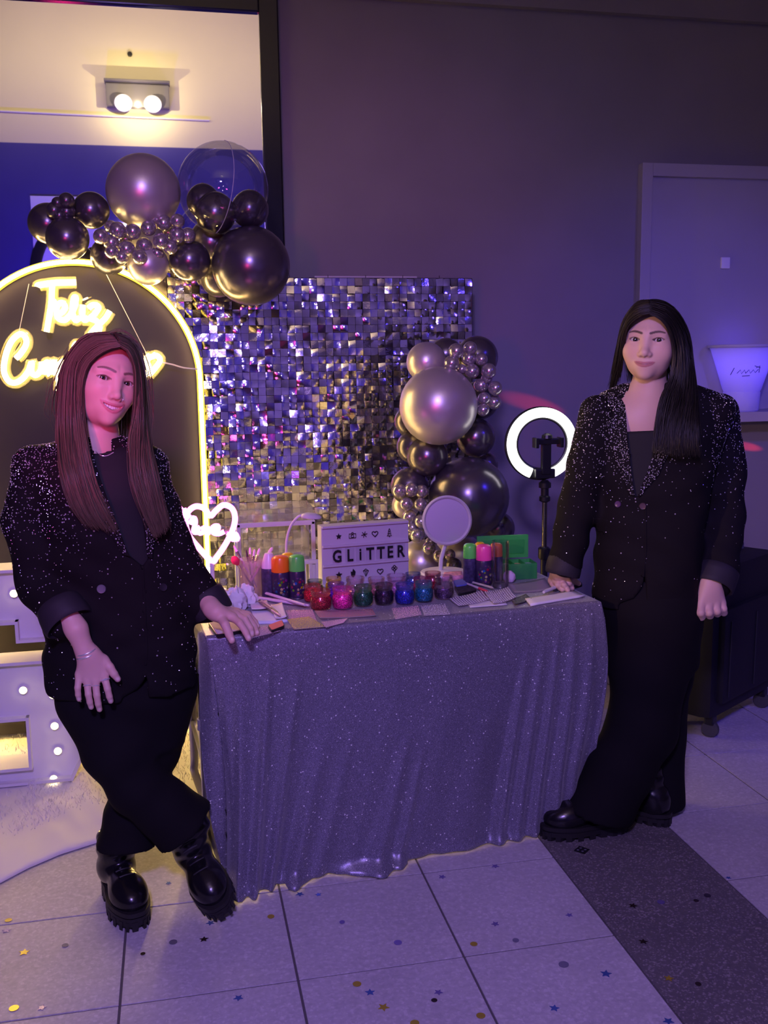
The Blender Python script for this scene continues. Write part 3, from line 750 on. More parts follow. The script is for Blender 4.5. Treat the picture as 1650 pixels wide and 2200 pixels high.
MB().tube([(0, 0, .12), (0, 0, .72)], .013, 12).build('lower_pole', m_blackp, ring, True)
MB().lathe([(.018, 0), (.022, .005), (.022, .04), (.016, .045)], (0, 0, .70), 14).build('pole_collar', m_blackp, ring, True)
for k in range(3):
    a = .4+2*PI*k/3; MB().tube([(0, 0, .42), (.16*math.cos(a), .16*math.sin(a), .2), (.30*math.cos(a), .30*math.sin(a), .012)], .009, 8).build('leg', m_blackp, ring, True)

# ---- black wheeled suitcase behind the right woman
c0 = Zp(1525, 1583, 0); c1 = Zp(1635, 1520, 0)
ang = math.atan2(c1[1]-c0[1], c1[0]-c0[0]); sl = math.hypot(c1[0]-c0[0], c1[1]-c0[1])
case = thing('suitcase', 'black wheeled soft suitcase standing behind the right woman', 'suitcase', (c0[0], c0[1], 0), ang)
m_case = mat('black_nylon', (.008, .008, .010), .65, bump=.2, bscale=300)
W2, D2, H2 = sl+.10, .25, .58
MB().bbox((sl/2, .10, .075+H2/2), (W2, D2, H2), .05).build('case_body', m_case, case, 50)
MB().bbox((sl/2, -.035, .075+H2*.42), (W2-.08, .03, H2*.62), .02).build('front_pocket', m_case, case, 50)
m_zip = mat('zip_grey', (.05, .05, .055), .4, metal=.5)
for x in (.03, sl*.55, sl-.01):
    MB().tube([(x, -.052, .16), (x+.004, -.053, .45)], .003, 6).build('zip', m_zip, case)
MB().tube([(sl*.62, .10, .075+H2-.01), (sl*.62, .10, .075+H2+.02), (sl*.62+.04, .10, .075+H2+.032), (sl*.62+.10, .10, .075+H2+.03), (sl*.62+.13, .10, .075+H2+.015), (sl*.62+.13, .10, .075+H2-.01)], .016, 8).build('top_handle', mat('glossy_handle', (.12, .12, .14), .25), case, True)
for x, y in ((0, 0), (sl, 0), (0, .2), (sl, .2)):
    wl = MB().lathe([(.010, -.012), (.030, -.010), (.033, -.004), (.033, .004), (.030, .010), (.010, .012)], (x, y, .033), 18, (1, .3, 0)).build('caster_wheel', mat('wheel_grey', (.055, .055, .05), .45), case, True)
    MB().bbox((x, y, .068), (.035, .035, .035), .006).build('caster_fork', m_blackp, wl)
# ---- frosted ice bucket on the hatch ledge
bc = P(1592, 868, WY-.12); s = pxm(bc)
bk = thing('ice_bucket', 'tall flared frosted ice bucket with faint writing on the hatch ledge', 'bucket', (bc[0], bc[1], hz0))
m_bk = clear('frosted_plastic', (.9, .9, 1), .05, .3, milky=.92, milkcol=(.70, .70, .80), edge=.2)
bk_h = (868-728)*s
pr = [(33*s, 0), (36*s, .006), (38*s, bk_h*.28), (37*s, bk_h*.30), (40*s, bk_h*.34), (52*s, bk_h*.62), (66*s, bk_h*.93), (71*s, bk_h*.985), (70*s, bk_h), (67*s, bk_h*.985), (62*s, bk_h*.9), (35*s, bk_h*.32), (30*s, .02), (0, .015)]
MB().lathe(pr, (0, 0, 0), 40).build('bucket_shell', m_bk, bk, True)
MB().lathe([(71.5*s, bk_h*.96), (73*s, bk_h*.97), (73*s, bk_h), (71*s, bk_h*1.005)], (0, 0, 0), 40).build('bucket_rim', m_bk, bk, True)
lamp('bucket_led', 'POINT', (bc[0], bc[1], hz0+bk_h*.80), None, (.16, .09, 1.0), 1.5, .03)
wr = MB()
def on_bucket(px, py):
    z = (868-py)*s; rad = np.interp(z, [q[1] for q in pr[:9]], [q[0] for q in pr[:9]])+.001
    x = (px-1592)*s; return (x, -math.sqrt(max(0, rad*rad-x*x)), z)
for st in ([(1551, 776), (1549, 790)], [(1557, 787), (1561, 780), (1564, 788), (1568, 780), (1571, 787)], [(1571, 787), (1576, 780), (1580, 787), (1585, 780), (1590, 786), (1596, 779)], [(1590, 776), (1598, 772), (1599, 786)], [(1566, 793), (1580, 792)], [(1586, 772), (1600, 776)]):
    wr.tube([on_bucket(*q) for q in st], .0016, 5)
wr.build('printed_scrawl', mat('ink_blue', (.05, .05, .22), .5), bk)

# ---- white slatted trolley stand between table and sequin wall
BYY = 3.28
bx0, bx1 = P(512, 1120, BYY)[0], P(672, 1120, BYY)[0]; btz = P(590, 1122, BYY)[2]
bn = thing('trolley', 'white slatted trolley with clear trays behind the table', 'trolley', (bx0, BYY, 0))
bw = bx1-bx0
def bp(name, a, d, m=m_white): return MB().bbox(a, d, .003).build(name, m, bn)
for x in (0, bw):
    for y in (0, .16): bp('post', (x, y, btz/2), (.014, .014, btz))
for y in (0, .16): bp('top_rail', (bw/2, y, btz-.006), (bw+.014, .014, .016))
for x in (0, bw): bp('side_rail', (x, .08, btz-.006), (.013, .16, .014))
shz = P(672, 1205, BYY)[2]
for z in (shz, .35): 
    bp('shelf_rail', (bw/2, 0, z), (bw+.014, .014, .014)); bp('shelf_board', (bw/2, .08, z-.006), (bw, .15, .006))
for k in range(5): bp('slat', (bw-.035+.0+.022*k, -.012, shz-.10), (.012, .008, .20))
bp('slat_rail', (bw+.01, -.012, shz), (.12, .012, .014)); bp('slat_rail', (bw+.01, -.012, shz-.2), (.12, .012, .014))
m_tray = clear('clear_tray', (.95, .95, .97), .08, .05, milky=.06)
t = thing('clear_tray', 'clear acrylic tray on the lower shelf of the white trolley', 'tray', (bx0+bw/2, BYY+.08, shz+.002))
for a, dd in (((0, -.07, .05), (bw-.03, .003, .10)), ((0, .07, .05), (bw-.03, .003, .10)), ((-bw/2+.015, 0, .05), (.003, .14, .10)), ((bw/2-.015, 0, .05), (.003, .14, .10)), ((0, 0, .002), (bw-.03, .14, .003))): MB().box(a, dd).build('tray_side', m_tray, t)
t2 = thing('clear_tray', 'clear acrylic tray on the top of the white trolley', 'tray', (bx0+bw/2, BYY+.08, btz+.003))
for a, dd in (((0, -.08, .022), (bw, .003, .044)), ((0, .08, .022), (bw, .003, .044)), ((-bw/2, 0, .022), (.003, .16, .044)), ((bw/2, 0, .022), (.003, .16, .044)), ((0, 0, .002), (bw, .16, .003))): MB().box(a, dd).build('tray_side', m_tray, t2)

# ---- confetti scattered on the floor
m_conf = {k: mat('confetti_'+k, c, .25, metal=.5) for k, c in dict(gold=(.55, .42, .05), dark=(.05, .035, .03), blue=(.10, .18, .50), yellow=(.75, .62, .10), grey=(.25, .24, .32), violet=(.25, .2, .5)).items()}
def star_poly(r, n=5, k=.45): return [((r if i % 2 == 0 else r*k)*math.cos(PI/2+PI*i/n), (r if i % 2 == 0 else r*k)*math.sin(PI/2+PI*i/n)) for i in range(2*n)]
cf_cache = {}
cf_groups = {}
def confetti(px, py, kind, colr, r=.012):
    p = Zp(px, py, 0.0012)
    key = (kind, colr)
    if key not in cf_cache:
        poly = star_poly(1) if kind == 'star' else [(math.cos(2*PI*k/16), math.sin(2*PI*k/16)) for k in range(16)]
        me = MB().prism(poly, .12, lambda x, y, t: (x, y, t*.5)).mesh('confetti_'+kind); me.materials.append(m_conf[colr]); cf_cache[key] = me
    o = link('confetti_'+kind, cf_cache[key]); o.location = p; o.scale = (r, r, .012); o.rotation_euler = (rnd.uniform(-.04, .04), rnd.uniform(-.04, .04), rnd.uniform(0, 6))
    place = 'dark floor strip' if 1.01 < p[0] < 1.42 else 'pale floor tiles'
    tag(o, '%s %s of confetti lying on the %s' % ({'dark': 'dark brown', 'grey': 'dull grey'}.get(colr, colr), 'star' if kind == 'star' else 'dot', place), 'confetti', '%s confetti %ss on the %s' % (colr, kind, place))
    cf_groups.setdefault(o['label'], []).append((o, px, py))
for a in [(438, 2018, 'star', 'dark'), (52, 2046, 'star', 'yellow', .014), (824, 2164, 'star', 'gold', .014), (1360, 1946, 'star', 'dark'), (1382, 2023, 'star', 'dark'), (1437, 2102, 'star', 'gold'), (452, 1983, 'star', 'blue'),
          (1302, 2092, 'star', 'blue', .014), (1436, 2194, 'star', 'blue', .013), (1191, 2166, 'star', 'blue'), (795, 2132, 'star', 'blue'), (512, 2144, 'star', 'blue'), (644, 1921, 'star', 'blue'), (684, 1922, 'star', 'blue', .009),
          (14, 1999, 'star', 'violet', .012), (1223, 1966, 'star', 'violet', .01), (1064, 1985, 'star', 'violet', .011), (942, 2132, 'star', 'violet', .011), (362, 1897, 'star', 'blue', .008), (90, 2165, 'star', 'violet', .011), (950, 1884, 'star', 'violet', .011), (1064, 1861, 'star', 'violet', .012), (535, 1921, 'star', 'blue', .013), (1565, 1886, 'star', 'blue', .008),
          (582, 1969, 'dot', 'gold', .009), (767, 2114, 'dot', 'gold', .01), (1018, 2028, 'dot', 'gold', .009), (1033, 2182, 'dot', 'gold', .01), (933, 2149, 'dot', 'dark', .007), (307, 2049, 'dot', 'dark', .006), (30, 2166, 'dot', 'yellow', .011), (18, 1977, 'dot', 'yellow', .009), (891, 2198, 'dot', 'gold', .01),
          (1211, 2072, 'dot', 'grey', .012), (372, 2024, 'dot', 'grey', .01), (855, 2025, 'dot', 'violet', .01), (140, 2031, 'dot', 'grey', .008), (495, 1924, 'dot', 'grey', .008), (1420, 1938, 'dot', 'violet', .010), (1520, 1924, 'dot', 'dark', .009), (1496, 1935, 'dot', 'dark', .007), (1500, 2114, 'dot', 'dark', .007), (735, 1981, 'dot', 'violet', .007), (1108, 2020, 'dot', 'grey', .008)]: confetti(*a)
for _l, _v in cf_groups.items():
    if len(_v) > 1: ordinal_labels(_v, _l+', %s from left')
q = Zp(1250, 1827, 0)
k = thing('foil_square', 'small black patterned foil square beside the right shoe', 'confetti', (q[0], q[1], 0), .7)
MB().box((0, 0, .001), (.034, .034, .002)).build('foil_sheet', m_blackp, k)
for x, y in ((.007, .007), (-.007, -.006), (.006, -.008), (-.008, .008)): MB().box((x, y, .0022), (.006, .006, .001)).build('silver_mark', m_conf['grey'], k)
# ================================================================== THINGS ON THE TABLE
TT = TZ+.0045
def T(x, y): return Vector(Zp(x, y, TT))
def at_T(name, label, cat, px, py, group=None, rotz=0):
    return thing(name, label, cat, T(px, py), rotz, group)
# ---- pink neon heart lamp
hp = T(465, 1291); hl = thing('heart_lamp', 'pink neon heart lamp with an arrow on a white stand', 'lamp', hp)
HY = hp.y
def hpx(x, y, dy=0): q = Vector(P(x, y, HY+dy)); return q-hp
m_neonp = emis('pink_neon', (1.0, .13, .62), 8)
m_pinkp = mat('pinkish_white_plastic', (.80, .72, .78), .4)
heart = [(455, 1206), (428, 1178), (406, 1150), (399, 1122), (404, 1100), (420, 1088), (438, 1092), (452, 1108), (463, 1098), (480, 1085), (498, 1092), (505, 1112), (500, 1138), (484, 1170), (466, 1196)]
MB().tube(smooth_path([hpx(x, y) for x, y in heart], 5, True), .0085, 10, closed=True).build('heart_tube', m_neonp, hl, True)
MB().tube(smooth_path([hpx(x, y, -.006) for x, y in ((384, 1090), (396, 1102), (408, 1112))], 4), .0080, 8).build('arrow_tail', m_neonp, hl, True)
MB().tube(smooth_path([hpx(x, y, -.006) for x, y in ((386, 1104), (398, 1104), (396, 1092))], 4), .006, 8).build('arrow_feather', m_neonp, hl, True)
MB().tube(smooth_path([hpx(x, y, -.006) for x, y in ((488, 1146), (502, 1154), (512, 1158), (505, 1160), (498, 1158), (506, 1146), (512, 1157))], 4), .006, 8).build('arrow_head', m_neonp, hl, True)
for st in ([(408, 1126), (416, 1112), (420, 1122), (416, 1142), (426, 1144)], [(430, 1132), (424, 1138), (430, 1146), (438, 1140), (434, 1131)], [(440, 1132), (446, 1147), (452, 1132)], [(456, 1140), (468, 1138), (468, 1130), (458, 1132), (458, 1144), (470, 1147), (482, 1142)]):
    MB().tube(smooth_path([hpx(x, y, -.004) for x, y in st], 4), .0072, 8).build('neon_script', m_neonp, hl, True)
a = hpx(455, 1206); MB().tube([(a.x, a.y, a.z+.004), (a.x, a.y, .05)], .0068, 10).build('stem', m_pinkp, hl, True)
MB().lathe([(.033, 0), (.036, .003), (.036, .030), (.033, .034), (.012, .034), (.010, .030), (0, .030)], (a.x*.4, 0, 0), 28).build('lamp_base', m_pinkp, hl, True)
# ---- brush cup
m_glass = clear('clear_glass', (.96, .95, .97), .05, .02, edge=.55)
cp = at_T('brush_cup', 'clear crackled glass holding make-up brushes', 'cup', 541, 1279)
cs = pxm(cp.location); ch = 80*cs; cr = 26*cs
MB().lathe([(cr*.8, 0), (cr*.86, .003), (cr, ch), (cr*.94, ch), (cr*.80, .006), (0, .006)], (0, 0, 0), 20).build('glass_wall', clear('pink_glass', (.95, .86, .93), .10, .08, milky=.18, milkcol=(.9, .75, .88)), cp, True)
m_brow = mat('brush_handle_dark', (.10, .05, .10), .35); m_bpk = mat('brush_handle_pink', (.75, .45, .62), .35); m_fer = mat('ferrule', (.7, .62, .65), .25, metal=1)
def brush(bx, by, tx, ty, dy, hm, bristle, br, lab, bl=.02):
    a = Vector(P(bx, by, cp.location.y+dy*.3)); b = Vector(P(tx, ty, cp.location.y+dy)); u = (b-a).normalized()
    t = thing('makeup_brush', lab, 'brush', a)
    MB().tube([(0, 0, 0), (b-a)*.5, (b-a)-u*(bl+.02)], [.0022, .0036, .003], 8).build('handle', hm, t, True)
    MB().tube([(b-a)-u*(bl+.022), (b-a)-u*bl], [.0034, .0042], 8).build('ferrule', m_fer, t, True)
    MB().tube([(b-a)-u*bl, (b-a)-u*bl*.6, (b-a)-u*bl*.25, (b-a)], [.0042, br, br*.9, br*.35], 10).build('bristles', bristle, t, True)
m_red = mat('red_bristle', (.75, .04, .10), .8); m_cremb = mat('cream_bristle', (.78, .66, .72), .8); m_dkb = mat('dark_bristle', (.07, .04, .06), .8)
brush(547, 1266, 500, 1196, -.02, m_brow, m_red, .0125, 'big red powder brush leaning left in the glass', .03)
brush(545, 1262, 529, 1182, .0, m_brow, m_dkb, .003, 'thin dark brush, leftmost upright one in the glass')
brush(540, 1262, 537, 1176, .02, m_bpk, m_cremb, .004, 'pink-handled brush, left of the upright pair in the glass')
brush(536, 1262, 547, 1180, .0, m_bpk, m_cremb, .004, 'pink-handled brush in the middle of the glass')
brush(532, 1262, 558, 1178, .02, m_bpk, m_cremb, .0045, 'pink-handled brush at the right of the upright ones')
brush(530, 1262, 580, 1188, -.01, m_bpk, m_cremb, .008, 'fluffy pale brush leaning right in the glass', .03)
brush(528, 1262, 586, 1176, .01, m_bpk, m_cremb, .006, 'long pale brush leaning furthest right in the glass', .024)
brush(552, 1262, 502, 1172, .01, m_white, m_cremb, .0035, 'white-handled thin brush leaning left in the glass')
# ---- spray cans
def can_label(name, base):
    m = mat(name, base, .3, spec=.6); b = m.node_tree.nodes['Principled BSDF']
    tc = N(m, 'ShaderNodeTexCoord'); v = N(m, 'ShaderNodeTexVoronoi'); v.inputs['Scale'].default_value = 120; L(m, tc.outputs['Object'], v.inputs['Vector'])
    hs = N(m, 'ShaderNodeHueSaturation'); hs.inputs['Saturation'].default_value = 1.3; hs.inputs['Value'].default_value = .55; L(m, v.outputs['Color'], hs.inputs['Color'])
    sx = N(m, 'ShaderNodeSeparateXYZ'); L(m, tc.outputs['Object'], sx.inputs[0])
    # printed round motif on the front of the can
    vd = N(m, 'ShaderNodeVectorMath'); vd.operation = 'DISTANCE'; L(m, tc.outputs['Object'], vd.inputs[0]); vd.inputs[1].default_value = (0, -.027, .036)
    mr = N(m, 'ShaderNodeMapRange'); mr.inputs[1].default_value = .030; mr.inputs[2].default_value = .016; mr.inputs[3].default_value = 0; mr.inputs[4].default_value = 1; L(m, vd.outputs['Value'], mr.inputs[0])
    v2 = N(m, 'ShaderNodeTexVoronoi'); v2.inputs['Scale'].default_value = 260; L(m, tc.outputs['Object'], v2.inputs['Vector'])
    gt = N(m, 'ShaderNodeMath'); gt.operation = 'LESS_THAN'; gt.inputs[1].default_value = .5; L(m, v.outputs['Distance'], gt.inputs[0])
    mu = N(m, 'ShaderNodeMath'); mu.operation = 'MULTIPLY'; L(m, mr.outputs[0], mu.inputs[0]); L(m, gt.outputs[0], mu.inputs[1])
    mx = N(m, 'ShaderNodeMix'); mx.data_type = 'RGBA'; L(m, mu.outputs[0], mx.inputs[0]); mx.inputs[6].default_value = (*base, 1); L(m, hs.outputs[0], mx.inputs[7])
    L(m, mx.outputs[2], b.inputs['Base Color']); return m
m_can = can_label('can_print', (.035, .022, .07)); m_canb = mat('can_back_print', (.05, .04, .10), .35, noise=.5, nscale=90)
def can(px0, px1, pyb, pyt, pyc, capcol, label, bodym=None, shape='round'):
    pc = (px0+px1)/2; t = at_T('spray_can', label, 'spray can', pc, pyb-4); s = pxm(t.location)
    r = (px1-px0)/2*s; H = (pyb-pyt)*s*.985; hc = (pyb-pyc)*s
    MB().lathe([(r*.92, 0), (r, .003), (r, hc-.004), (r*.95, hc), (r*.6, hc+.004), (0, hc+.004)], (0, 0, 0), 24).build('can_body', bodym or m_can, t, True)
    MB().lathe([(r*1.005, .0015), (r*1.005, .0035)], (0, 0, 0), 24).build('bottom_seam', m_fer, t, True)
    cm = mat('cap_plastic', capcol, .3, spec=.6, sss=0)
    if shape == 'round': pf = [(r*.97, hc+.001), (r*.99, hc+.004), (r*.95, H-.010), (r*.86, H-.004), (r*.6, H-.0005), (0, H)]
    else: pf = [(r*.97, hc+.001), (r*.92, hc+.012), (r*.62, H-.008), (r*.5, H-.002), (0, H)]
    MB().lathe(pf, (0, 0, 0), 24).build('can_cap', cm, t, True)
    return t
OR, YE, GR, PK, WH = (.95, .20, .015), (.95, .55, .02), (.12, .72, .10), (.90, .08, .35), (.80, .66, .78)
can(584, 624, 1287, 1195, 1231, OR, 'spray can with a bright orange cap, left group front')
can(622, 657, 1288, 1193, 1229, GR, 'spray can with a green cap beside the orange one, left group')
can(606, 634, 1277, 1189, 1225, YE, 'spray can with an amber cap behind the orange and green ones')
can(563, 597, 1285, 1188, 1223, WH, 'spray can with a white conical cap beside the brush glass', m_canb, 'cone')
can(995, 1024, 1257, 1169, 1202, GR, 'spray can with a green cap beside the pink one, right group', m_canb)
can(1022, 1057, 1260, 1171, 1206, PK, 'spray can with a hot pink cap at the right of the table')
can(1020, 1042, 1247, 1166, 1198, YE, 'spray can with a yellow cap hidden behind the pink one')
can(1052, 1080, 1252, 1168, 1198, (.85, .24, .08), 'spray can with a brick orange cap seen through the tumbler', m_canb)
# ---- empty tumbler
gl = at_T('glass_tumbler', 'tall empty clear glass tumbler in front of the orange capped can', 'glass', 1075, 1261); s = pxm(gl.location)
gr, gh = 18*s, 101*s
MB().lathe([(gr*.94, 0), (gr*.97, .003), (gr, gh), (gr*.95, gh), (gr*.90, .017), (gr*.7, .013), (0, .012)], (0, 0, 0), 28).build('glass_wall', m_glass, gl, True)
MB().lathe([(gr*.88, .001), (gr*.9, .004), (gr*.88, .011), (0, .010)], (0, 0, 0), 28).build('thick_base', clear('thick_glass', (.75, .75, .8), .2, .05, milky=.12), gl, True)
# ---- light box reading GLiTTER
lc = Vector(P(690, 1262, 2.96)); rc2 = Vector(P(880, 1240, 2.93))
A0 = Vector(P(693, 1250, 2.925)); A1 = Vector(P(879, 1238, 2.965)); topz = P(694, 1131, 2.925)[2]
la = math.atan2(A1.y-A0.y, A1.x-A0.x); lw = (A1-A0).length; lh = topz-TT
lb = thing('light_box', 'white cinema light box reading GLiTTER in black letters', 'light box', (A0.x, A0.y, TT), la)
m_lbw = mat('lightbox_white', (.50, .485, .56), .45)
MB().bbox((lw/2, .024, lh/2), (lw, .044, lh), .004).build('box_body', m_lbw, lb)
for k in range(4):
    MB().bbox((lw/2, -.002, .004+k*(lh-.008)/3), (lw-.004, .008, .0075), .002).build('letter_rail', m_lbw, lb)
m_ink = mat('black_ink', (.008, .008, .012), .5)
def lbx(px): return (px-693)/(879-693)*lw
rowz = [(lh-.008)*k/3 for k in range(4)]
cz = lambda k: (rowz[k]+rowz[k+1])/2+.004
for px, chh in ((724, 'G'), (751, 'L'), (773, 'i'), (794, 'T'), (817, 'T'), (837, 'E'), (860, 'R')):
    card = MB().box((lbx(px), -.0022, cz(1)), (.030, .0008, .046)).build('letter_card', clear('letter_film', (.97, .97, .98), .03, .1, edge=.2), lb)
    me = text_mesh(chh, .052, .0006, .0012); me.materials.append(m_ink)
    ys = [v.co.y for v in me.vertices]; ym = (min(ys)+max(ys))/2
    for v in me.vertices: v.co = Vector((v.co.x*.80, v.co.y-ym, v.co.z))
    o = link('letter', me, lb); o.location = (lbx(px), -.0034, cz(1)-.001); o.rotation_euler = (PI/2, 0, 0)
def sym(name, mb): return mb.build(name, m_ink, lb)
def S(px, k): return lambda x, y, t: (lbx(px)+x, -.0030-t, cz(k)+y)
def strokes2(px, k, paths, r=.0011):
    mb = MB(); f = S(px, k)
    for pth in paths: mb.tube([f(x, y, 0) for x, y in pth], r, 5)
    return mb
hrt = [(.0085*math.sin(t)**3*1.15, .0095*(.8*math.cos(t)-.32*math.cos(2*t)-.12*math.cos(3*t)-.05*math.cos(4*t))) for t in [2*PI*k/24 for k in range(25)]]
circ = lambda cx, cy, r: [(cx+r*math.cos(2*PI*k/14), cy+r*math.sin(2*PI*k/14)) for k in range(15)]
for row, pxs in ((2, (728, 757, 782, 805, 836)),):
    sym('star_symbol', MB().prism(star_poly(.010), .0006, S(728, 2)))
    sym('camera_symbol', strokes2(757, 2, [[(-.011, -.008), (.011, -.008), (.011, .005), (-.011, .005), (-.011, -.008)], circ(0, -.002, .0045), [(-.004, .005), (-.002, .009), (.002, .009), (.004, .005)]]))
    sym('asterisk_symbol', strokes2(782, 2, [[(.010*math.cos(a), .010*math.sin(a)), (-.010*math.cos(a), -.010*math.sin(a))] for a in (.2, 1.25, 2.3)]))
    sym('heart_symbol', strokes2(805, 2, [hrt], .0013))
    sym('tree_symbol', strokes2(836, 2, [[(0, .013), (-.004, .004), (.004, .004), (0, .013)], [(0, .005), (-.006, -.003), (.006, -.003), (0, .005)], [(0, -.002), (-.008, -.010), (.008, -.010), (0, -.002)], [(-.002, -.010), (0, -.014), (.002, -.010)]]))
sym('star_symbol', MB().prism(star_poly(.0115), .0006, S(727, 0)))
sym('leaf_symbol', MB().prism([(0, .016), (.008, .006), (.006, -.006), (0, -.012), (-.007, -.006), (-.008, .008), (-.003, .006)], .0006, S(757, 0)))
sym('diamond_symbol', strokes2(784, 0, [[(-.009, .006), (0, .012), (.009, .006), (0, -.012), (-.009, .006), (.009, .006)], [(-.003, .007), (0, -.012), (.003, .007)]]))
sym('heart_symbol', strokes2(815, 0, [hrt], .0013))
sym('flower_symbol', strokes2(846, 0, [circ(.005*math.cos(a), .006+.005*math.sin(a), .004) for a in (0, 1.57, 3.14, 4.71)]+[[(0, 0), (0, -.012)]]))
# ---- gooseneck desk lamp standing behind the cans
dp = Vector((P(628, 1230, 3.05)[0], 2.945-.02, TT)); dp.x = P(618, 1240, 2.92)[0]
dl = thing('desk_lamp', 'small white gooseneck desk lamp behind the spray cans', 'lamp', dp)
def dpx(x, y, dy=0): return Vector(P(x, y, dp.y+dy))-dp
MB().tube(smooth_path([(dpx(615, 1235).x, 0, .01), dpx(615, 1185), dpx(617, 1155), dpx(626, 1128), dpx(641, 1110), dpx(652, 1107)], 5), .0042, 8).build('gooseneck', m_white, dl, True)
a = dpx(668, 1110)
mb = MB(); mb.lathe([(.004, .012), (.015, .011), (.027, .006), (.031, .0), (.030, -.004), (.0, -.006)], (0, 0, 0), 24)
for i, q in enumerate(mb.v): mb.v[i] = (q[0]*1.05+a.x, q[1]*.9+a.y, q[2]+a.z-q[0]*.10)
mb.build('lamp_head', m_white, dl, True)
MB().lathe([(.035, 0), (.035, .010), (.02, .014), (0, .014)], (dpx(615, 1235).x, 0, 0), 24).build('lamp_base', m_white, dl, True)
# ---- round table mirror
mp = T(946, 1234); rm = thing('table_mirror', 'round white-rimmed table mirror on a slim stem', 'mirror', mp)
def mpx(x, y, dy=0): return Vector(P(x, y, mp.y+dy))-mp
c = mpx(960, 1118); rad = 51*pxm(mp)
ax = Vector((-.12, -1, .10)).normalized()
MB().lathe([(0, -.010), (rad*.96, -.010), (rad*1.04, -.004), (rad*1.05, .006), (rad*.98, .012), (rad*.92, .008), (rad*.90, .004), (0, .004)], c, 48, ax).build('mirror_rim', m_white, rm, True)
MB().lathe([(0, .0052), (rad*.90, .0052), (rad*.90, .0045)], c, 48, ax).build('mirror_face', mat('mirror_matt', (.60, .55, .60), .35, metal=.8), rm, True)
MB().tube([c-ax*.004+Vector((-.004, 0, -rad*.98)), mpx(948, 1200), (0, 0, .01)], .0068, 10).build('stem', m_white, rm, True)
MB().lathe([(.075, 0), (.078, .004), (.074, .010), (.02, .016), (0, .016)], (.012, 0, 0), 32).build('mirror_base', m_pinkp, rm, True)
# ---- green plastic box with paint pots
gp = Zp(1118, 1243, TT); 
g0, g1 = T(1082, 1246), T(1153, 1243)
ga = math.atan2(g1.y-g0.y, g1.x-g0.x)+.02; gw = (g1-g0).length; s = pxm(g0)
gb = thing('paint_box', 'open translucent green plastic box holding paint pots', 'box', g0, ga)
m_green = clear('green_plastic', (.55, .95, .62), .06, .15, milky=.55, milkcol=(.12, .62, .22), edge=.3)
gd, hh = .075, 34*s
gx0 = -.0
for a, d in (((gw/2, 0, hh/2), (gw, .003, hh)), ((gw/2, gd, hh/2), (gw, .003, hh)), ((0, gd/2, hh/2), (.003, gd, hh)), ((gw, gd/2, hh/2), (.003, gd, hh)), ((gw/2, gd/2, .002), (gw, gd, .003)), ((gw*.33, gd/2, hh/2), (.002, gd, hh)), ((gw*.66, gd/2, hh/2), (.002, gd, hh))):
    MB().box(a, d).build('box_side', m_green, gb)
lx0, lx1 = P(1024, 1150, g0.y+gd)[0]-g0.x, gw-.002; lz1 = P(1100, 1150, g0.y+gd)[2]-TT; lz0 = hh+.002
lid = MB().bbox(((lx0+lx1)/2, gd+.012, (lz0+lz1)/2), (lx1-lx0, .010, lz1-lz0), .006).build('box_lid', m_green, gb, 40)
MB().bbox(((lx0+lx1)/2, gd+.005, (lz0+lz1)/2), (lx1-lx0-.03, .006, lz1-lz0-.03), .003).build('lid_panel', m_green, lid)
gb2 = MB().box(((lx0)/2, gd/2, hh/2), (-lx0, gd, .003)); 
for k, (colr, nm) in enumerate((((.30, .30, .32), 'grey'), ((.62, .30, .16), 'orange'), ((.25, .24, .33), 'dark violet'))):
    p = thing('paint_pot', '%s paint pot in the open green box' % nm, 'paint pot', Vector(g0)+Matrix.Rotation(ga, 3, 'Z') @ Vector((gw*(.17+.33*k), gd*.45, .004)), 0)
    MB().lathe([(.010, 0), (.0125, .002), (.0125, .028), (.0115, .030)], (0, 0, 0), 20).build('pot_body', mat('pot_'+nm.replace(' ', '_'), colr, .35), p, True)
    MB().lathe([(.0130, .028), (.0130, .037), (.011, .039), (0, .039)], (0, 0, 0), 20).build('pot_lid', mat('pot_lid_'+nm.replace(' ', '_'), tuple(min(1, q*1.6) for q in colr), .3), p, True)
# ---- glitter jars
def glitter(name, c, metal=.4):
    m = mat(name, c, .35, metal=metal); b = m.node_tree.nodes['Principled BSDF']; tc = N(m, 'ShaderNodeTexCoord')
    v = N(m, 'ShaderNodeTexVoronoi'); v.inputs['Scale'].default_value = 420; L(m, tc.outputs['Object'], v.inputs['Vector'])
    sp = N(m, 'ShaderNodeSeparateColor'); L(m, v.outputs['Color'], sp.inputs[0])
    mr = N(m, 'ShaderNodeMapRange'); mr.inputs[1].default_value = .55; mr.inputs[2].default_value = 1; mr.inputs[3].default_value = .6; mr.inputs[4].default_value = 2.6; L(m, sp.outputs[0], mr.inputs[0])
    sc = N(m, 'ShaderNodeVectorMath'); sc.operation = 'SCALE'; sc.inputs[0].default_value = c; L(m, mr.outputs[0], sc.inputs['Scale']); L(m, sc.outputs[0], b.inputs['Base Color'])
    nm = N(m, 'ShaderNodeBump'); nm.inputs['Strength'].default_value = .6; nm.inputs['Distance'].default_value = .001; L(m, sp.outputs[1], nm.inputs['Height']); L(m, nm.outputs[0], b.inputs['Normal'])
    return m
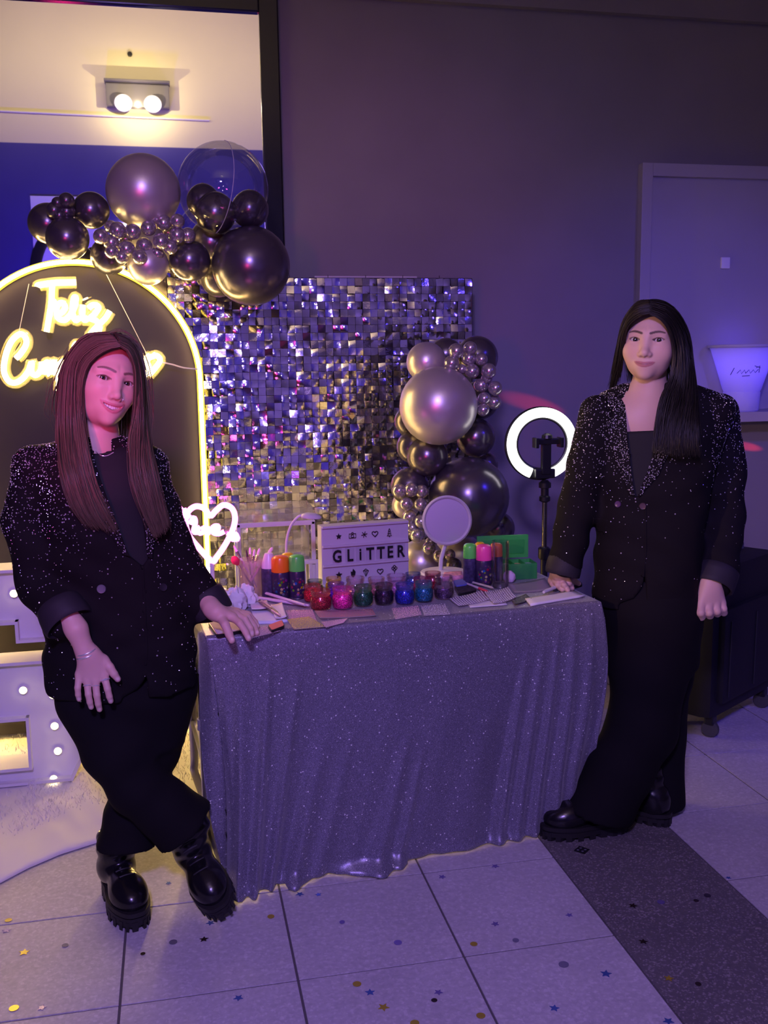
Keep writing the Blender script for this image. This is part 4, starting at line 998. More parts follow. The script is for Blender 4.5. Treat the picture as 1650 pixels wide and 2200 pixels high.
def jar(px0, px1, pyb, pyt, c, label, clearfill=False, name='glitter'):
    t = at_T('glitter_jar', label, 'jar', (px0+px1)/2, pyb-5, 'open jars of glitter on the table'); s = pxm(t.location); r = (px1-px0)/2*s*.98; H = (pyb-pyt)*s
    pr = [(r*.80, 0), (r*.90, .002), (r*1.0, H*.22), (r*1.0, H*.45), (r*.95, H*.62), (r*.84, H*.70), (r*.84, H*.74), (r*.93, H*.78), (r*.94, H*.98), (r*.92, H), (r*.86, H), (r*.84, H*.8), (r*.78, H*.70), (r*.90, H*.55), (r*.94, H*.4), (r*.84, .006), (0, .005)]
    fill = H*(.5 if clearfill else .70)
    fr = [(0, .003), (r*.83, .004), (r*.955, H*.22), (r*.955, H*.45), (r*.91, H*.60), (r*.80, H*.69)]
    fr = [q for q in fr if q[1] <= fill]+[(fr[-1][0] if not clearfill else r*.9, fill), (0, fill+.001)]
    MB().lathe(fr, (0, 0, 0), 24).build('glitter_fill', glitter('glitter_'+name, c), t, True)
    tint = tuple(.80+.2*min(1, q*1.5) for q in c) if not clearfill else (.96, .94, .97)
    MB().lathe(pr, (0, 0, 0), 28).build('jar_glass', clear('jar_glass_'+name, tint, .07, .04, milky=.10 if not clearfill else .05, milkcol=tuple(min(1, q*1.6+.08) for q in c)), t, True)
J = [(666, 713, 1313, 1271, (.42, .03, .06), 'glass jar of dark red glitter, front row left end'), (713, 759, 1311, 1266, (.95, .06, .42), 'glass jar of hot pink glitter in the front row'),
     (759, 802, 1305, 1262, (.02, .16, .08), 'glass jar of dark green glitter in the front row'), (804, 846, 1302, 1258, (.035, .012, .05), 'glass jar of black glitter in the front row'),
     (848, 891, 1301, 1257, (.03, .05, .48), 'glass jar of royal blue glitter in the front row'), (890, 931, 1296, 1253, (.02, .20, .34), 'glass jar of teal glitter in the front row'),
     (932, 975, 1290, 1241, (.10, .05, .12), 'clear jar of dark confetti flakes at the right end of the front row', True),
     (652, 693, 1296, 1260, (.75, .05, .08), 'glass jar of bright red glitter, back row left end'), (659, 695, 1282, 1250, (.02, .14, .06), 'glass jar of green glitter behind the bright red one'),
     (699, 736, 1277, 1245, (.50, .32, .02), 'glass jar of gold glitter by the light box corner'), (703, 742, 1290, 1256, (.22, .03, .50), 'glass jar of purple glitter behind the hot pink one'),
     (742, 786, 1285, 1244, (.55, .28, .38), 'clear jar of pale pink flakes behind the green jar', True), (789, 829, 1284, 1245, (.50, .20, .22), 'clear jar of rose flakes behind the black jar', True),
     (829, 875, 1281, 1239, (.70, .30, .60), 'clear jar of lilac pink flakes behind the blue jar', True), (869, 906, 1270, 1235, (.10, .18, .42), 'glass jar of steel blue glitter in the back row'),
     (886, 928, 1283, 1245, (.42, .02, .20), 'glass jar of magenta glitter behind the teal jar'), (911, 949, 1269, 1233, (.38, .02, .05), 'glass jar of deep red glitter, back row right end')]
for i, a in enumerate(J): jar(*a[:6], clearfill=len(a) > 6, name=str(i))
# ---- sheets of rhinestones, cards and papers lying on the table
def sheet(name, label, cat, corners, m, z=0, th=.0006, gems=None, bend=0, parent_dots=None):
    """a flat sheet from pixel corners on the table top"""
    ps = [T(x, y) for x, y in corners]; c = sum(ps, Vector())/len(ps); c.z = TT+z
    t = thing(name, label, cat, c)
    def fn(u, v):
        q = (ps[0].lerp(ps[1], u)).lerp(ps[3].lerp(ps[2], u), v)-c
        return (q.x, q.y, bend*((u-.5)**2*2+(v-.5)**2)+.0004)
    vs, fs = grid_mesh(fn, 8, 6); o = MB().add(vs, fs).build('paper', m, t, True)
    sl = o.modifiers.new('s', 'SOLIDIFY'); sl.thickness = th; sl.offset = 1
    if gems:
        nu, nv, r, gm, jit = gems; gb_ = MB()
        for i in range(nu):
            for j in range(nv):
                u, v = (i+.5)/nu+rnd.uniform(-jit, jit), (j+.5)/nv+rnd.uniform(-jit, jit)
                if not (0 < u < 1 and 0 < v < 1): continue
                q = Vector(fn(u, v)); k = [(r*math.cos(PI*w_/3), r*math.sin(PI*w_/3), th) for w_ in range(6)]
                gb_.add([q+Vector(w_) for w_ in k]+[q+Vector((0, 0, th+r*.8))], [(w_, (w_+1) % 6, 6) for w_ in range(6)])
        tag(gb_.build('gem_rows', gm, t), kind='stuff')
    return t
m_paper = mat('white_paper', (.80, .78, .80), .7); m_film = clear('clear_film', (.93, .92, .95), .10, .08, milky=.45, milkcol=(.82, .74, .82))
m_gemp = mat('pink_gem', (.90, .55, .66), .25, metal=.15); m_gemy = mat('yellow_gem', (.80, .74, .08), .3, metal=.1); m_gemc = mat('clear_gem', (.88, .86, .92), .2, metal=.2); m_gemr = mat('red_gem', (.85, .25, .32), .25, metal=.15)
sheet('gem_sheet', 'sheet of pink rhinestones left of the front jars', 'gem sheet', ((612, 1312), (672, 1310), (682, 1338), (626, 1342)), m_film, .0, .0006, (22, 14, .0016, m_gemp, .01))
sheet('gem_sheet', 'sheet of yellow green rhinestones near the front edge', 'gem sheet', ((616, 1332), (664, 1326), (700, 1348), (632, 1354)), m_film, .001, .0006, (20, 13, .0017, m_gemy, .008))
sheet('gem_sheet', 'pale sheet of rhinestones curling at the front edge', 'gem sheet', ((690, 1338), (748, 1330), (738, 1340), (700, 1350)), m_film, .0015, .0006, (24, 8, .0014, m_gemp, .01))
sheet('gem_sheet', 'clear pack of red and white gems in front of the jars', 'gem sheet', ((676, 1316), (800, 1312), (808, 1326), (688, 1332)), m_film, .002, .0012, (40, 6, .0016, m_gemr, .004), .004)
sheet('gem_sheet', 'sheet of pink seed gems in front of the blue jar', 'gem sheet', ((842, 1308), (898, 1302), (906, 1322), (850, 1332)), m_film, .0005, .0006, (24, 12, .0017, m_gemp, .02))
sheet('gem_sheet', 'sheet of silver seed gems in front of the teal jar', 'gem sheet', ((902, 1302), (956, 1298), (968, 1322), (912, 1324)), m_film, .001, .0006, (22, 10, .0016, m_gemc, .02))
sheet('gem_sheet', 'card of white pearl rows right of the front jars', 'gem sheet', ((965, 1290), (1035, 1272), (1052, 1292), (985, 1306)), m_film, .001, .0006, (14, 12, .0022, m_gemc, .004), .006)
sheet('gem_sheet', 'silver gem sheet curling up beside the sticker card', 'gem sheet', ((1040, 1278), (1092, 1268), (1110, 1290), (1060, 1304)), m_film, .003, .0006, (12, 12, .0024, m_gemc, .006), .010)
sheet('sticker_card', 'black and white sticker card near the right front edge', 'card', ((1098, 1290), (1130, 1280), (1142, 1290), (1106, 1303)), mat('card_print', (.10, .09, .10), .5, noise=.9, nscale=160), .002, .001, None, .006)
sheet('clear_pouch', 'flat clear pouch of stencils at the right back of the table', 'pouch', ((1092, 1258), (1170, 1244), (1190, 1268), (1105, 1276)), m_film, .0, .0012, None, .006)
sheet('paper_pad', 'white paper pad at the right front corner of the table', 'notepad', ((1128, 1290), (1232, 1273), (1256, 1283), (1140, 1303)), m_paper, .0, .006)
sheet('leaflet', 'pale leaflet lying under the pearl cards', 'paper', ((1000, 1288), (1075, 1276), (1090, 1300), (1010, 1306)), m_paper, .0, .0005)
sheet('gem_sheet', 'sheet of tiny pink gems under the resting hand', 'gem sheet', ((520, 1356), (570, 1346), (604, 1356), (540, 1372)), m_film, .0, .0006, (20, 9, .0014, m_gemp, .01))
sheet('paper_napkin', 'folded pale napkin in the middle of the left clutter', 'napkin', ((540, 1312), (600, 1310), (618, 1336), (548, 1340)), mat('napkin_blue', (.68, .72, .85), .8), .001, .006, None, .004)
sheet('paper_card', 'white card with a brush lying across it', 'card', ((537, 1300), (574, 1298), (578, 1314), (541, 1318)), m_paper, .009, .001, None, .004)
sheet('paper_card', 'white card leaning beside the crossed brushes', 'card', ((582, 1308), (606, 1302), (616, 1334), (592, 1338)), m_paper, .008, .001, None, .006)
t = sheet('bead_packet', 'packet of coral beads between the napkins', 'packet', ((500, 1326), (532, 1318), (536, 1336), (506, 1342)), m_film, .0, .002, (14, 8, .0022, mat('coral_bead', (.75, .25, .25), .3), .03))
# black-rimmed make-up tray under the left hand, phone under the right hand
def tray(name, label, cat, corners, rimm, facem, h=.008, inset=.006):
    ps = [T(x, y) for x, y in corners]; c = sum(ps, Vector())/4; t = thing(name, label, cat, c)
    q = [p-c for p in ps]; poly = []
    for i in range(4):
        a, b_, d_ = q[i-1], q[i], q[(i+1) % 4]
        for k in range(5):
            w_ = k/4; A_, B_ = b_+(a-b_).normalized()*.010, b_+(d_-b_).normalized()*.010
            poly.append(((1-w_)**2*A_+2*w_*(1-w_)*b_+w_*w_*B_))
    pl = [(p.x, p.y) for p in poly]
    MB().prism(pl, h, lambda x, y, z: (x, y, z)).build('rim', rimm, t)
    MB().prism([(x*(1-inset*12), y*(1-inset*12)) for x, y in pl], .0012, lambda x, y, z: (x, y, h+z-.0004)).build('face', facem, t)
    return t
tray('makeup_tray', 'white make-up tray with a black rim under the left woman\'s hand', 'tray', ((447, 1342), (505, 1334), (522, 1360), (466, 1370)), m_blackp, m_paper)
tray('blush_compact', 'small black compact with coral blush at the front edge', 'compact', ((575, 1350), (606, 1338), (612, 1350), (584, 1361)), m_blackp, mat('coral_blush', (.80, .22, .18), .8))
tray('smartphone', 'black smartphone at the right table edge beside the hand', 'phone', ((1226, 1258), (1246, 1254), (1252, 1260), (1234, 1266)), m_blackp, m_black, .008, .002)
tray('eyeshadow_palette', 'open black palette right of the glitter jars', 'palette', ((975, 1264), (1012, 1258), (1025, 1272), (985, 1280)), m_blackp, mat('dark_shadow', (.03, .02, .04), .8, noise=.8, nscale=120), .006)
tray('blue_compact', 'small blue compact behind the open black palette', 'compact', ((974, 1254), (996, 1250), (1004, 1262), (980, 1266)), mat('blue_plastic', (.12, .15, .55), .35), mat('blue_powder', (.20, .22, .5), .7), .010)
# pens
def pen(x0, y0, x1, y1, colr, capc, label, r=.0045, z=.001):
    a, b_ = T(x0, y0), T(x1, y1); t = thing('pen', label, 'pen', a); u = b_-a; zz = Vector((0, 0, r+z))
    MB().tube([zz, u*.1+zz, u*.62+zz], [r*.75, r, r], 10).build('barrel', mat('pen_barrel', colr, .35), t, True)
    MB().tube([u*.62+zz, u*.93+zz, u+zz], [r*1.08, r*1.05, r*.5], 10).build('cap', mat('pen_cap', capc, .35), t, True)
lil = (.72, .60, .74)
pen(640, 1300, 550, 1288, lil, lil, 'white pen behind the left napkins, rear one'); pen(664, 1305, 575, 1292, lil, (.66, .55, .7), 'white pen pointing at the front red jar'); pen(655, 1310, 568, 1283, lil, lil, 'white pen crossing the other two pens', .0045, .009)
pen(1168, 1282, 1210, 1264, (.62, .60, .66), (.02, .02, .03), 'white marker with a black cap on the paper pad', .0055, .008)
pen(1190, 1272, 1222, 1262, (.05, .05, .06), (.02, .02, .02), 'black marker beside the right hand', .005, .0)
pen(1000, 1258, 1048, 1276, (.6, .5, .58), (.65, .05, .12), 'pale brush pen with a red end before the spray cans', .004, .003)
pen(1010, 1254, 1060, 1268, (.6, .55, .5), (.5, .45, .4), 'beige pencil before the spray cans', .0035, .003)
pen(557, 1306, 603, 1336, (.15, .08, .12), (.65, .4, .5), 'thin brush lying across the white card', .003, .014)
pen(562, 1303, 598, 1332, (.65, .5, .45), (.05, .04, .05), 'second thin brush lying across the white card', .003, .016)
# crumpled tissue and pink make-up sponge
def lump(name, label, cat, px, py, w_, h_, d_, m, amp, seed, scale=30):
    p = T(px, py); t = MB(); t.ball((0, 0, 0), 1, 26, 16)
    vs = []
    for q in t.v:
        v = Vector(q); n_ = mn.noise(v*2.2+Vector((seed, 0, 0)))*amp+mn.noise(v*5+Vector((0, seed, 0)))*amp*.5
        v = v*(1+n_); vs.append((v.x*w_, v.y*d_, max(v.z, -.75)*h_))
    t.v = vs; zmin = min(q[2] for q in vs); t.v = [(x, y, z-zmin) for x, y, z in vs]
    o = t.build(name, m, None, 50); o.location = p; return tag(o, label, cat)
lump('crumpled_tissue', 'crumpled white tissue standing in front of the heart lamp', 'tissue', 506, 1310, .030, .034, .022, m_paper, .55, 3)
lump('crumpled_tissue', 'crumpled white tissue beside the brush glass', 'tissue', 530, 1302, .028, .034, .02, m_paper, .5, 9)
lump('makeup_sponge', 'pale lilac make-up sponge behind the tumbler', 'sponge', 1094, 1250, .020, .020, .02, mat('sponge', (.66, .52, .70), .9), .12, 5)
o = sheet('pink_box', 'flat pink printed box behind the jars at the mirror foot', 'box', ((950, 1250), (995, 1246), (992, 1236), (955, 1238)), mat('pink_print', (.80, .35, .45), .5, noise=.3, nscale=100), .0, .014)
# ================================================================== PEOPLE
f32 = np.float32
def A3(p): return np.asarray(p, dtype=f32)
def rcone(p, a, b, ra, rb):
    a, b = A3(a), A3(b); ab = b-a; t = np.clip(((p-a) @ ab)/max(float(ab @ ab), 1e-9), 0, 1)
    return np.linalg.norm(p-a-t[:, None]*ab, axis=1)-(ra+(rb-ra)*t)
def ell(p, c, r):
    q = p-A3(c); r = A3(r); k0 = np.linalg.norm(q/r, axis=1); k1 = np.linalg.norm(q/(r*r), axis=1)
    return k0*(k0-1)/np.maximum(k1, 1e-6)
def sph(p, c, r): return np.linalg.norm(p-A3(c), axis=1)-r
def smin(a, b, k):
    h = np.clip(.5+.5*(b-a)/k, 0, 1); return b+(a-b)*h-k*h*(1-h)
def smax(a, b, k): return -smin(-a, -b, k)
def chain(p, pts, rad, k=.004):
    d = None
    for i in range(len(pts)-1):
        e = rcone(p, pts[i], pts[i+1], rad[i], rad[i+1]); d = e if d is None else smin(d, e, k)
    return d
CORN = [(0, 0, 0), (1, 0, 0), (0, 1, 0), (1, 1, 0), (0, 0, 1), (1, 0, 1), (0, 1, 1), (1, 1, 1)]
EDG = [(0, 1), (2, 3), (4, 5), (6, 7), (0, 2), (1, 3), (4, 6), (5, 7), (0, 4), (1, 5), (2, 6), (3, 7)]
def surfnets(F, lo, hi, h):
    lo, hi = A3(lo), A3(hi); n = np.ceil((hi-lo)/h).astype(int)+1
    # coarse pass first: only evaluate the fine grid near the surface
    V = np.full(n, 1.0, f32)
    B = 8
    nb = (n+B-1)//B
    bi = np.stack(np.meshgrid(*[np.arange(q) for q in nb], indexing='ij'), -1).reshape(-1, 3)
    cen = lo+((bi+.5)*B*h).astype(f32)
    d = F(cen.astype(f32)); R = B*h*.5*1.75
    off = np.stack(np.meshgrid(*[np.arange(B)]*3, indexing='ij'), -1).reshape(-1, 3)
    insd = bi[d < -R*1.15]
    for b in insd:
        s = b*B; V[s[0]:s[0]+B, s[1]:s[1]+B, s[2]:s[2]+B] = -1
    act = bi[np.abs(d) <= R*1.15+.012]
    for k in range(0, len(act), 600):
        a = act[k:k+600]; idx = (a[:, None, :]*B+off[None]).reshape(-1, 3)
        ok = np.all(idx < n, axis=1); idx = idx[ok]
        V[idx[:, 0], idx[:, 1], idx[:, 2]] = F((lo+idx*f32(h)).astype(f32))
    S = V < 0
    cs = [S[c[0]:n[0]-1+c[0], c[1]:n[1]-1+c[1], c[2]:n[2]-1+c[2]] for c in CORN]
    al = cs[0].copy(); an = cs[0].copy()
    for c in cs[1:]: al &= c; an |= c
    cells = np.argwhere(an & ~al)
    vid = np.full(n-1, -1, int); vid[cells[:, 0], cells[:, 1], cells[:, 2]] = np.arange(len(cells))
    cv = np.stack([V[cells[:, 0]+c[0], cells[:, 1]+c[1], cells[:, 2]+c[2]] for c in CORN], 1)
    acc = np.zeros((len(cells), 3)); cnt = np.zeros(len(cells))
    for a, b in EDG:
        va, vb = cv[:, a], cv[:, b]; m = (va < 0) != (vb < 0)
        t = np.where(m, va/np.where(m, va-vb, 1), 0); pa, pb = np.array(CORN[a]), np.array(CORN[b])
        acc += np.where(m[:, None], pa+t[:, None]*(pb-pa), 0); cnt += m
    verts = lo+(cells+acc/np.maximum(cnt, 1)[:, None])*h
    faces = []
    for ax in range(3):
        u, v = (ax+1) % 3, (ax+2) % 3
        s0 = [slice(0, -1)]*3; s1 = [slice(0, -1)]*3
        s0[ax] = slice(0, n[ax]-1); s1[ax] = slice(1, n[ax]); s0[u] = s1[u] = slice(1, n[u]-1); s0[v] = s1[v] = slice(1, n[v]-1)
        a, b = S[tuple(s0)], S[tuple(s1)]
        for flip in (False, True):
            e = np.argwhere((a & ~b) if not flip else (~a & b))
            if not len(e): continue
            e[:, u] += 1; e[:, v] += 1
            q = []
            for du, dv in ((-1, -1), (0, -1), (0, 0), (-1, 0)):
                c = e.copy(); c[:, u] += du; c[:, v] += dv; q.append(vid[c[:, 0], c[:, 1], c[:, 2]])
            q = np.stack(q, 1)
            if flip: q = q[:, ::-1]
            faces.append(q)
    faces = np.concatenate(faces); faces = faces[np.all(faces >= 0, axis=1)]
    return verts, faces
def np_mesh(name, verts, faces, col=None):
    me = bpy.data.meshes.new(name); me.vertices.add(len(verts)); me.vertices.foreach_set('co', np.asarray(verts, f32).ravel())
    nf = len(faces); k = faces.shape[1]; me.loops.add(nf*k); me.loops.foreach_set('vertex_index', faces.astype(np.int32).ravel())
    me.polygons.add(nf); me.polygons.foreach_set('loop_start', np.arange(0, nf*k, k, dtype=np.int32)); me.polygons.foreach_set('loop_total', np.full(nf, k, np.int32))
    me.update(); me.validate()
    me.polygons.foreach_set('use_smooth', np.ones(nf, bool))
    if col is not None:
        at = me.color_attributes.new('col', 'FLOAT_COLOR', 'POINT'); at.data.foreach_set('color', np.concatenate([col, np.ones((len(col), 1))], 1).astype(f32).ravel())
    return me
def relax(v, f, it=2, lam=.5):
    for _ in range(it):
        acc = np.zeros_like(v); cnt = np.zeros(len(v))
        for a, b in ((0, 1), (1, 2), (2, 3), (3, 0)):
            np.add.at(acc, f[:, a], v[f[:, b]]); np.add.at(acc, f[:, b], v[f[:, a]]); np.add.at(cnt, f[:, a], 1); np.add.at(cnt, f[:, b], 1)
        v = v+lam*(acc/np.maximum(cnt, 1)[:, None]-v)
    return v
def proj(p):
    d = p-CAM; w_ = d @ FW; return 825+FPX*(d @ RT)/w_, 1100-FPX*(d @ UP)/w_, w_
def poly_sd(x, y, poly):
    """signed distance in pixels to a 2-D polygon, negative inside"""
    d = np.full(x.shape, 1e9); ins = np.zeros(x.shape, bool); n = len(poly)
    for i in range(n):
        ax, ay = poly[i]; bx, by = poly[(i+1) % n]; ex, ey = bx-ax, by-ay
        t = np.clip(((x-ax)*ex+(y-ay)*ey)/(ex*ex+ey*ey), 0, 1); d = np.minimum(d, np.hypot(x-ax-t*ex, y-ay-t*ey))
        c = ((ay > y) != (by > y)); ins ^= c & (x < (bx-ax)*(y-ay)/(by-ay+1e-12)+ax)
    return np.where(ins, -d, d)
def march(F, pix, lo, hi, step=.004):
    """first hit of camera rays through pixels with field F, between depths Y=lo..hi"""
    out = []
    rays = np.array([ray(x, y) for x, y in pix]); ts = np.arange(lo, hi, step)
    hit = np.full(len(pix), np.nan); prev = None
    for Yv in ts:
        p = CAM+rays*(Yv/rays[:, 1])[:, None]; d = F(p.astype(f32))
        new = np.isnan(hit) & (d < 0)
        if prev is not None: hit[new] = Yv-step*(-d[new]/np.maximum(prev[new]-d[new], 1e-6))
        else: hit[new] = Yv
        prev = d
    return CAM+rays*(hit/rays[:, 1])[:, None]
def grad(F, p, e=.003):
    g = np.stack([F((p+np.eye(3)[i]*e).astype(f32))-F((p-np.eye(3)[i]*e).astype(f32)) for i in range(3)], 1)
    return g/np.maximum(np.linalg.norm(g, axis=1, keepdims=True), 1e-9)
def patch(name, F, poly, off, th, mtl, parent, base, lo, hi, res=5.0):
    """a flap of cloth cut to a pixel outline and laid on the surface F"""
    xs_ = [q[0] for q in poly]; ys_ = [q[1] for q in poly]
    gx, gy = np.arange(min(xs_)-res, max(xs_)+res*1.5, res), np.arange(min(ys_)-res, max(ys_)+res*1.5, res)
    X, Y_ = np.meshgrid(gx, gy); sd = poly_sd(X.ravel(), Y_.ravel(), poly)
    px, py = X.ravel().copy(), Y_.ravel().copy()
    # pull the outside ring of points onto the outline
    near_ = (sd > 0) & (sd < res*1.5)
    e = .5; gx_ = (poly_sd(px+e, py, poly)-poly_sd(px-e, py, poly))/(2*e); gy_ = (poly_sd(px, py+e, poly)-poly_sd(px, py-e, poly))/(2*e)
    px[near_] -= gx_[near_]*sd[near_]; py[near_] -= gy_[near_]*sd[near_]
    use = sd < res*1.5; ids = np.full(len(px), -1); P3 = march(F, list(zip(px[use], py[use])), lo, hi)
    good = ~np.isnan(P3[:, 0]); sel = np.where(use)[0][good]; P3 = P3[good]; ids[sel] = np.arange(len(sel)); nrm = grad(F, P3)
    P3 = P3+nrm*off-base; w_ = len(gx); fs = []
    for j in range(len(gy)-1):
        for i in range(w_-1):
            q = [ids[j*w_+i], ids[j*w_+i+1], ids[(j+1)*w_+i+1], ids[(j+1)*w_+i]]
            cc = np.mean([sd[j*w_+i], sd[j*w_+i+1], sd[(j+1)*w_+i+1], sd[(j+1)*w_+i]])
            if min(q) >= 0 and cc < res*.6: fs.append(tuple(q))
    o = MB().add(P3, fs).build(name, mtl, parent, 60)
    sl = o.modifiers.new('s', 'SOLIDIFY'); sl.thickness = th; sl.offset = 1
    return o, P3, nrm

# ------------------------------------------------------------------ head
def head_field(smile, wide=1.0, full=1.0, brow=0):
    ns = .82 if smile else 1.0
    def front(p):
        c = ell(p, (0, -.012, .028), (.073*wide, .094, .088))
        fce = ell(p, (0, .022, -.022), (.0615*wide, .066, .084))
        d = smin(c, fce, .03)
        d = smin(d, ell(p, (0, .026, -.062), (.047*wide*full, .050, .040)), .025)
        d = smin(d, ell(p, (0, .066, -.094), (.017*full, .015, .013)), .022)
        ap = p.copy(); ap[:, 0] = np.abs(ap[:, 0])
        cz_ = -.026 if smile else -.032
        d = smin(d, sph(ap, (.036*wide, .050, cz_), .027*full), .022)
        d = smin(d, rcone(ap, (.008, .081, .021), (.044, .066, .018), .0075, .006), .016)
        # eye sockets
        d = smax(d, -ell(ap, (.0315, .096, -.0005), (.017, .0135, .010)), .014)
        # nose
        d = smin(d, rcone(p, (0, .082, .010), (0, .095, -.034), .0060*ns, .0095*ns), .016)
        d = smin(d, sph(p, (0, .0978, -.0375), .0105*ns), .009)
        d = smin(d, ell(ap, (.0125*ns, .0885, -.0415), (.0072*ns, .0085, .0066)), .006)
        d = smax(d, -ell(ap, (.0066*ns, .0955, -.0490), (.0034, .0045, .0032)), .003)
        # mouth mound
        d = smin(d, ell(p, (0, .066, -.070), (.026, .022, .018)), .016)
        return d, ap
    return front
def mouth_paths(smile):
    t = np.linspace(-1, 1, 13)
    if smile:
        xu = t*.0295; zu = -.0595+.0070*t*t; zl = -.0750+.0220*t*t; ru = .0021*(1-.45*t*t); rl = .0031*(1-.6*t*t)
    else:
        xu = t*.0265; zu = -.0655-.001*np.cos(t*6)*.6+.0040*t*t; zl = -.0712+.0092*t*t; ru = .0024*(1-.55*t*t); rl = .0032*(1-.62*t*t)
    return xu, zu, zl, ru, rl
def build_head(Mw, c, scale, smile, wide, full, skin, lipc, browc, neck_pts, neck_r, extra):
    """Mw: 3x3 local->world axes, c: world centre. returns world verts, faces, colours, eye info"""
    fr = head_field(smile, wide, full)
    xu, zu, zl, ru, rl = mouth_paths(smile)
    def base(p): return fr(p)[0]
    def surf_y(x, z):
        y = np.full(x.shape, .13); step = .0015; done = np.zeros(x.shape, bool)
        for _ in range(70):
            d = base(np.stack([x, y, z], 1).astype(f32)); done |= d < 0; y = np.where(done, y, y-step)
            if done.all(): break
        return y
    yu, yl = surf_y(xu, zu), surf_y(xu, zl)
    inv = np.linalg.inv(Mw*scale)
    nl_ = [(inv @ (np.array(q)-c)) for q in neck_pts]
    EY = (.0315*wide**.5, .0655, -.0005); ER = .0128
    def F(p):
        d, ap = fr(p)
        # lids
        lid = sph(ap, EY, ER+.0020)
        d = smin(d, np.maximum(lid, .0*lid), .004)
        ex = (ap[:, 0]-EY[0]); ez = ap[:, 2]-EY[2]-(.06*ex)
        up_h, lo_h = (.0052, .0044) if smile else (.0056, .0046)
        t = np.clip(1-(ex/.0150)**2, -1, 1)
        almond = np.maximum(ez-up_h*t, -ez-lo_h*t)
        almond = np.maximum(almond, (EY[1]+.002)-p[:, 1])
        d = np.maximum(d, -almond)
        # ears
        d = smin(d, ell(ap, (.0745*wide, -.012, -.012), (.008, .018, .030)), .006)
        # lips
        m = (p[:, 1] > .04) & (np.abs(p[:, 2]+.068) < .03)
        if m.any():
            q = p[m]; dm = d[m]
            if smile:
                tt = np.clip(q[:, 0]/.0295, -1.2, 1.2); zu_ = -.0607+.0070*tt*tt; zl_ = -.0738+.0212*tt*tt
                op = np.maximum(q[:, 2]-zu_, zl_-q[:, 2]); op = np.maximum(op, np.abs(q[:, 0])-.0285)
                yy = np.interp(q[:, 0], xu, yu)
                dm = smax(dm, -np.maximum(op, (yy-.008)-q[:, 1]), .0015)
            lu = chain(q, [(xu[i], yu[i]-.0012, zu[i]) for i in range(13)], ru, .002)
            ll = chain(q, [(xu[i], yl[i]-.0014, zl[i]) for i in range(13)], rl, .002)
            dm = smin(dm, lu, .0025); dm = smin(dm, ll, .0025)
            d[m] = dm
        # neck and chest
        d = smin(d, chain(p, nl_, [r/scale for r in neck_r], .03), .012)
        for kind, a, b in extra:
            if kind == 'ell':
                q = (p*scale) @ Mw.T+c   # to world
                d = smin(d, ell(q.astype(f32), a, b)/scale, .03)
        return d
    zmin = min(q[2] for q in nl_)-.05
    lo = (-.14, -.14, zmin); hi = (.14, .125, .130)
    v, f = surfnets(F, lo, hi, .0020)
    # colour
    col = np.tile(A3(skin), (len(v), 1)); av = np.abs(v[:, 0]); front = v[:, 1] > .03
    def paint(mask_d, soft, c_, s=1):
        k = (np.clip(1-mask_d/soft, 0, 1)*s)[:, None]; return col*(1-k)+A3(c_)*k
    dl = np.minimum(chain(v.astype(f32), [(xu[i], yu[i], zu[i]) for i in range(13)], ru*.95), chain(v.astype(f32), [(xu[i], yl[i], zl[i]) for i in range(13)], rl*.95))
    col = np.where(front[:, None], paint(np.maximum(dl, 0), .0016, lipc), col)
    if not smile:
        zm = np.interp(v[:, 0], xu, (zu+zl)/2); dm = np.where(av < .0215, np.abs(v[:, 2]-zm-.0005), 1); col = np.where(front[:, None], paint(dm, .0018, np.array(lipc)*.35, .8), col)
    # brows
    bx = np.linspace(.012, .048, 10); bz = (.0185 if smile else .0165)+.0075*np.sin((bx-.012)/.036*2.2)-.0030*(bx-.012)/.036
    bw_ = np.interp(bx, [.012, .03, .048], [.0024, .0023, .0008])
    db = np.full(len(v), 1.0)
    for i in range(9):
        a_ = np.array([bx[i], bz[i]]); b_ = np.array([bx[i+1], bz[i+1]]); q = np.stack([av, v[:, 2]], 1); t = np.clip(((q-a_) @ (b_-a_))/((b_-a_) @ (b_-a_)), 0, 1)
        db = np.minimum(db, np.linalg.norm(q-a_-t[:, None]*(b_-a_), axis=1)-bw_[i])
    col = np.where(front[:, None], paint(np.maximum(db, 0), .0016, browc, .88), col)
    # lash line
    ex = av-EY[0]; ez = v[:, 2]-EY[2]-.06*ex; t = np.clip(1-(ex/.0160)**2, 0, 1); uh = .0052 if smile else .0056
    dla = np.abs(ez-uh*t-.0008)+np.where(np.abs(ex) < .0165, 0, 1)
    col = np.where((front & (v[:, 1] > EY[1]-.002))[:, None], paint(dla, .0026, (.012, .008, .008), .95), col)
    # cheeks a little redder
    ck = np.linalg.norm(np.stack([av-.040, v[:, 2]+.028], 1), axis=1); k = (np.clip(1-ck/.03, 0, 1)*.25*front)[:, None]; col = col*(1-k)+np.array([skin[0]*1.02, skin[1]*.75, skin[2]*.78])*k
    W = (v*scale) @ Mw.T+c
    if np.linalg.det(Mw) < 0: f = f[:, ::-1]
    return W, f, col, dict(EY=EY, ER=ER, xu=xu, yu=yu, yl=yl, zu=zu, zl=zl)
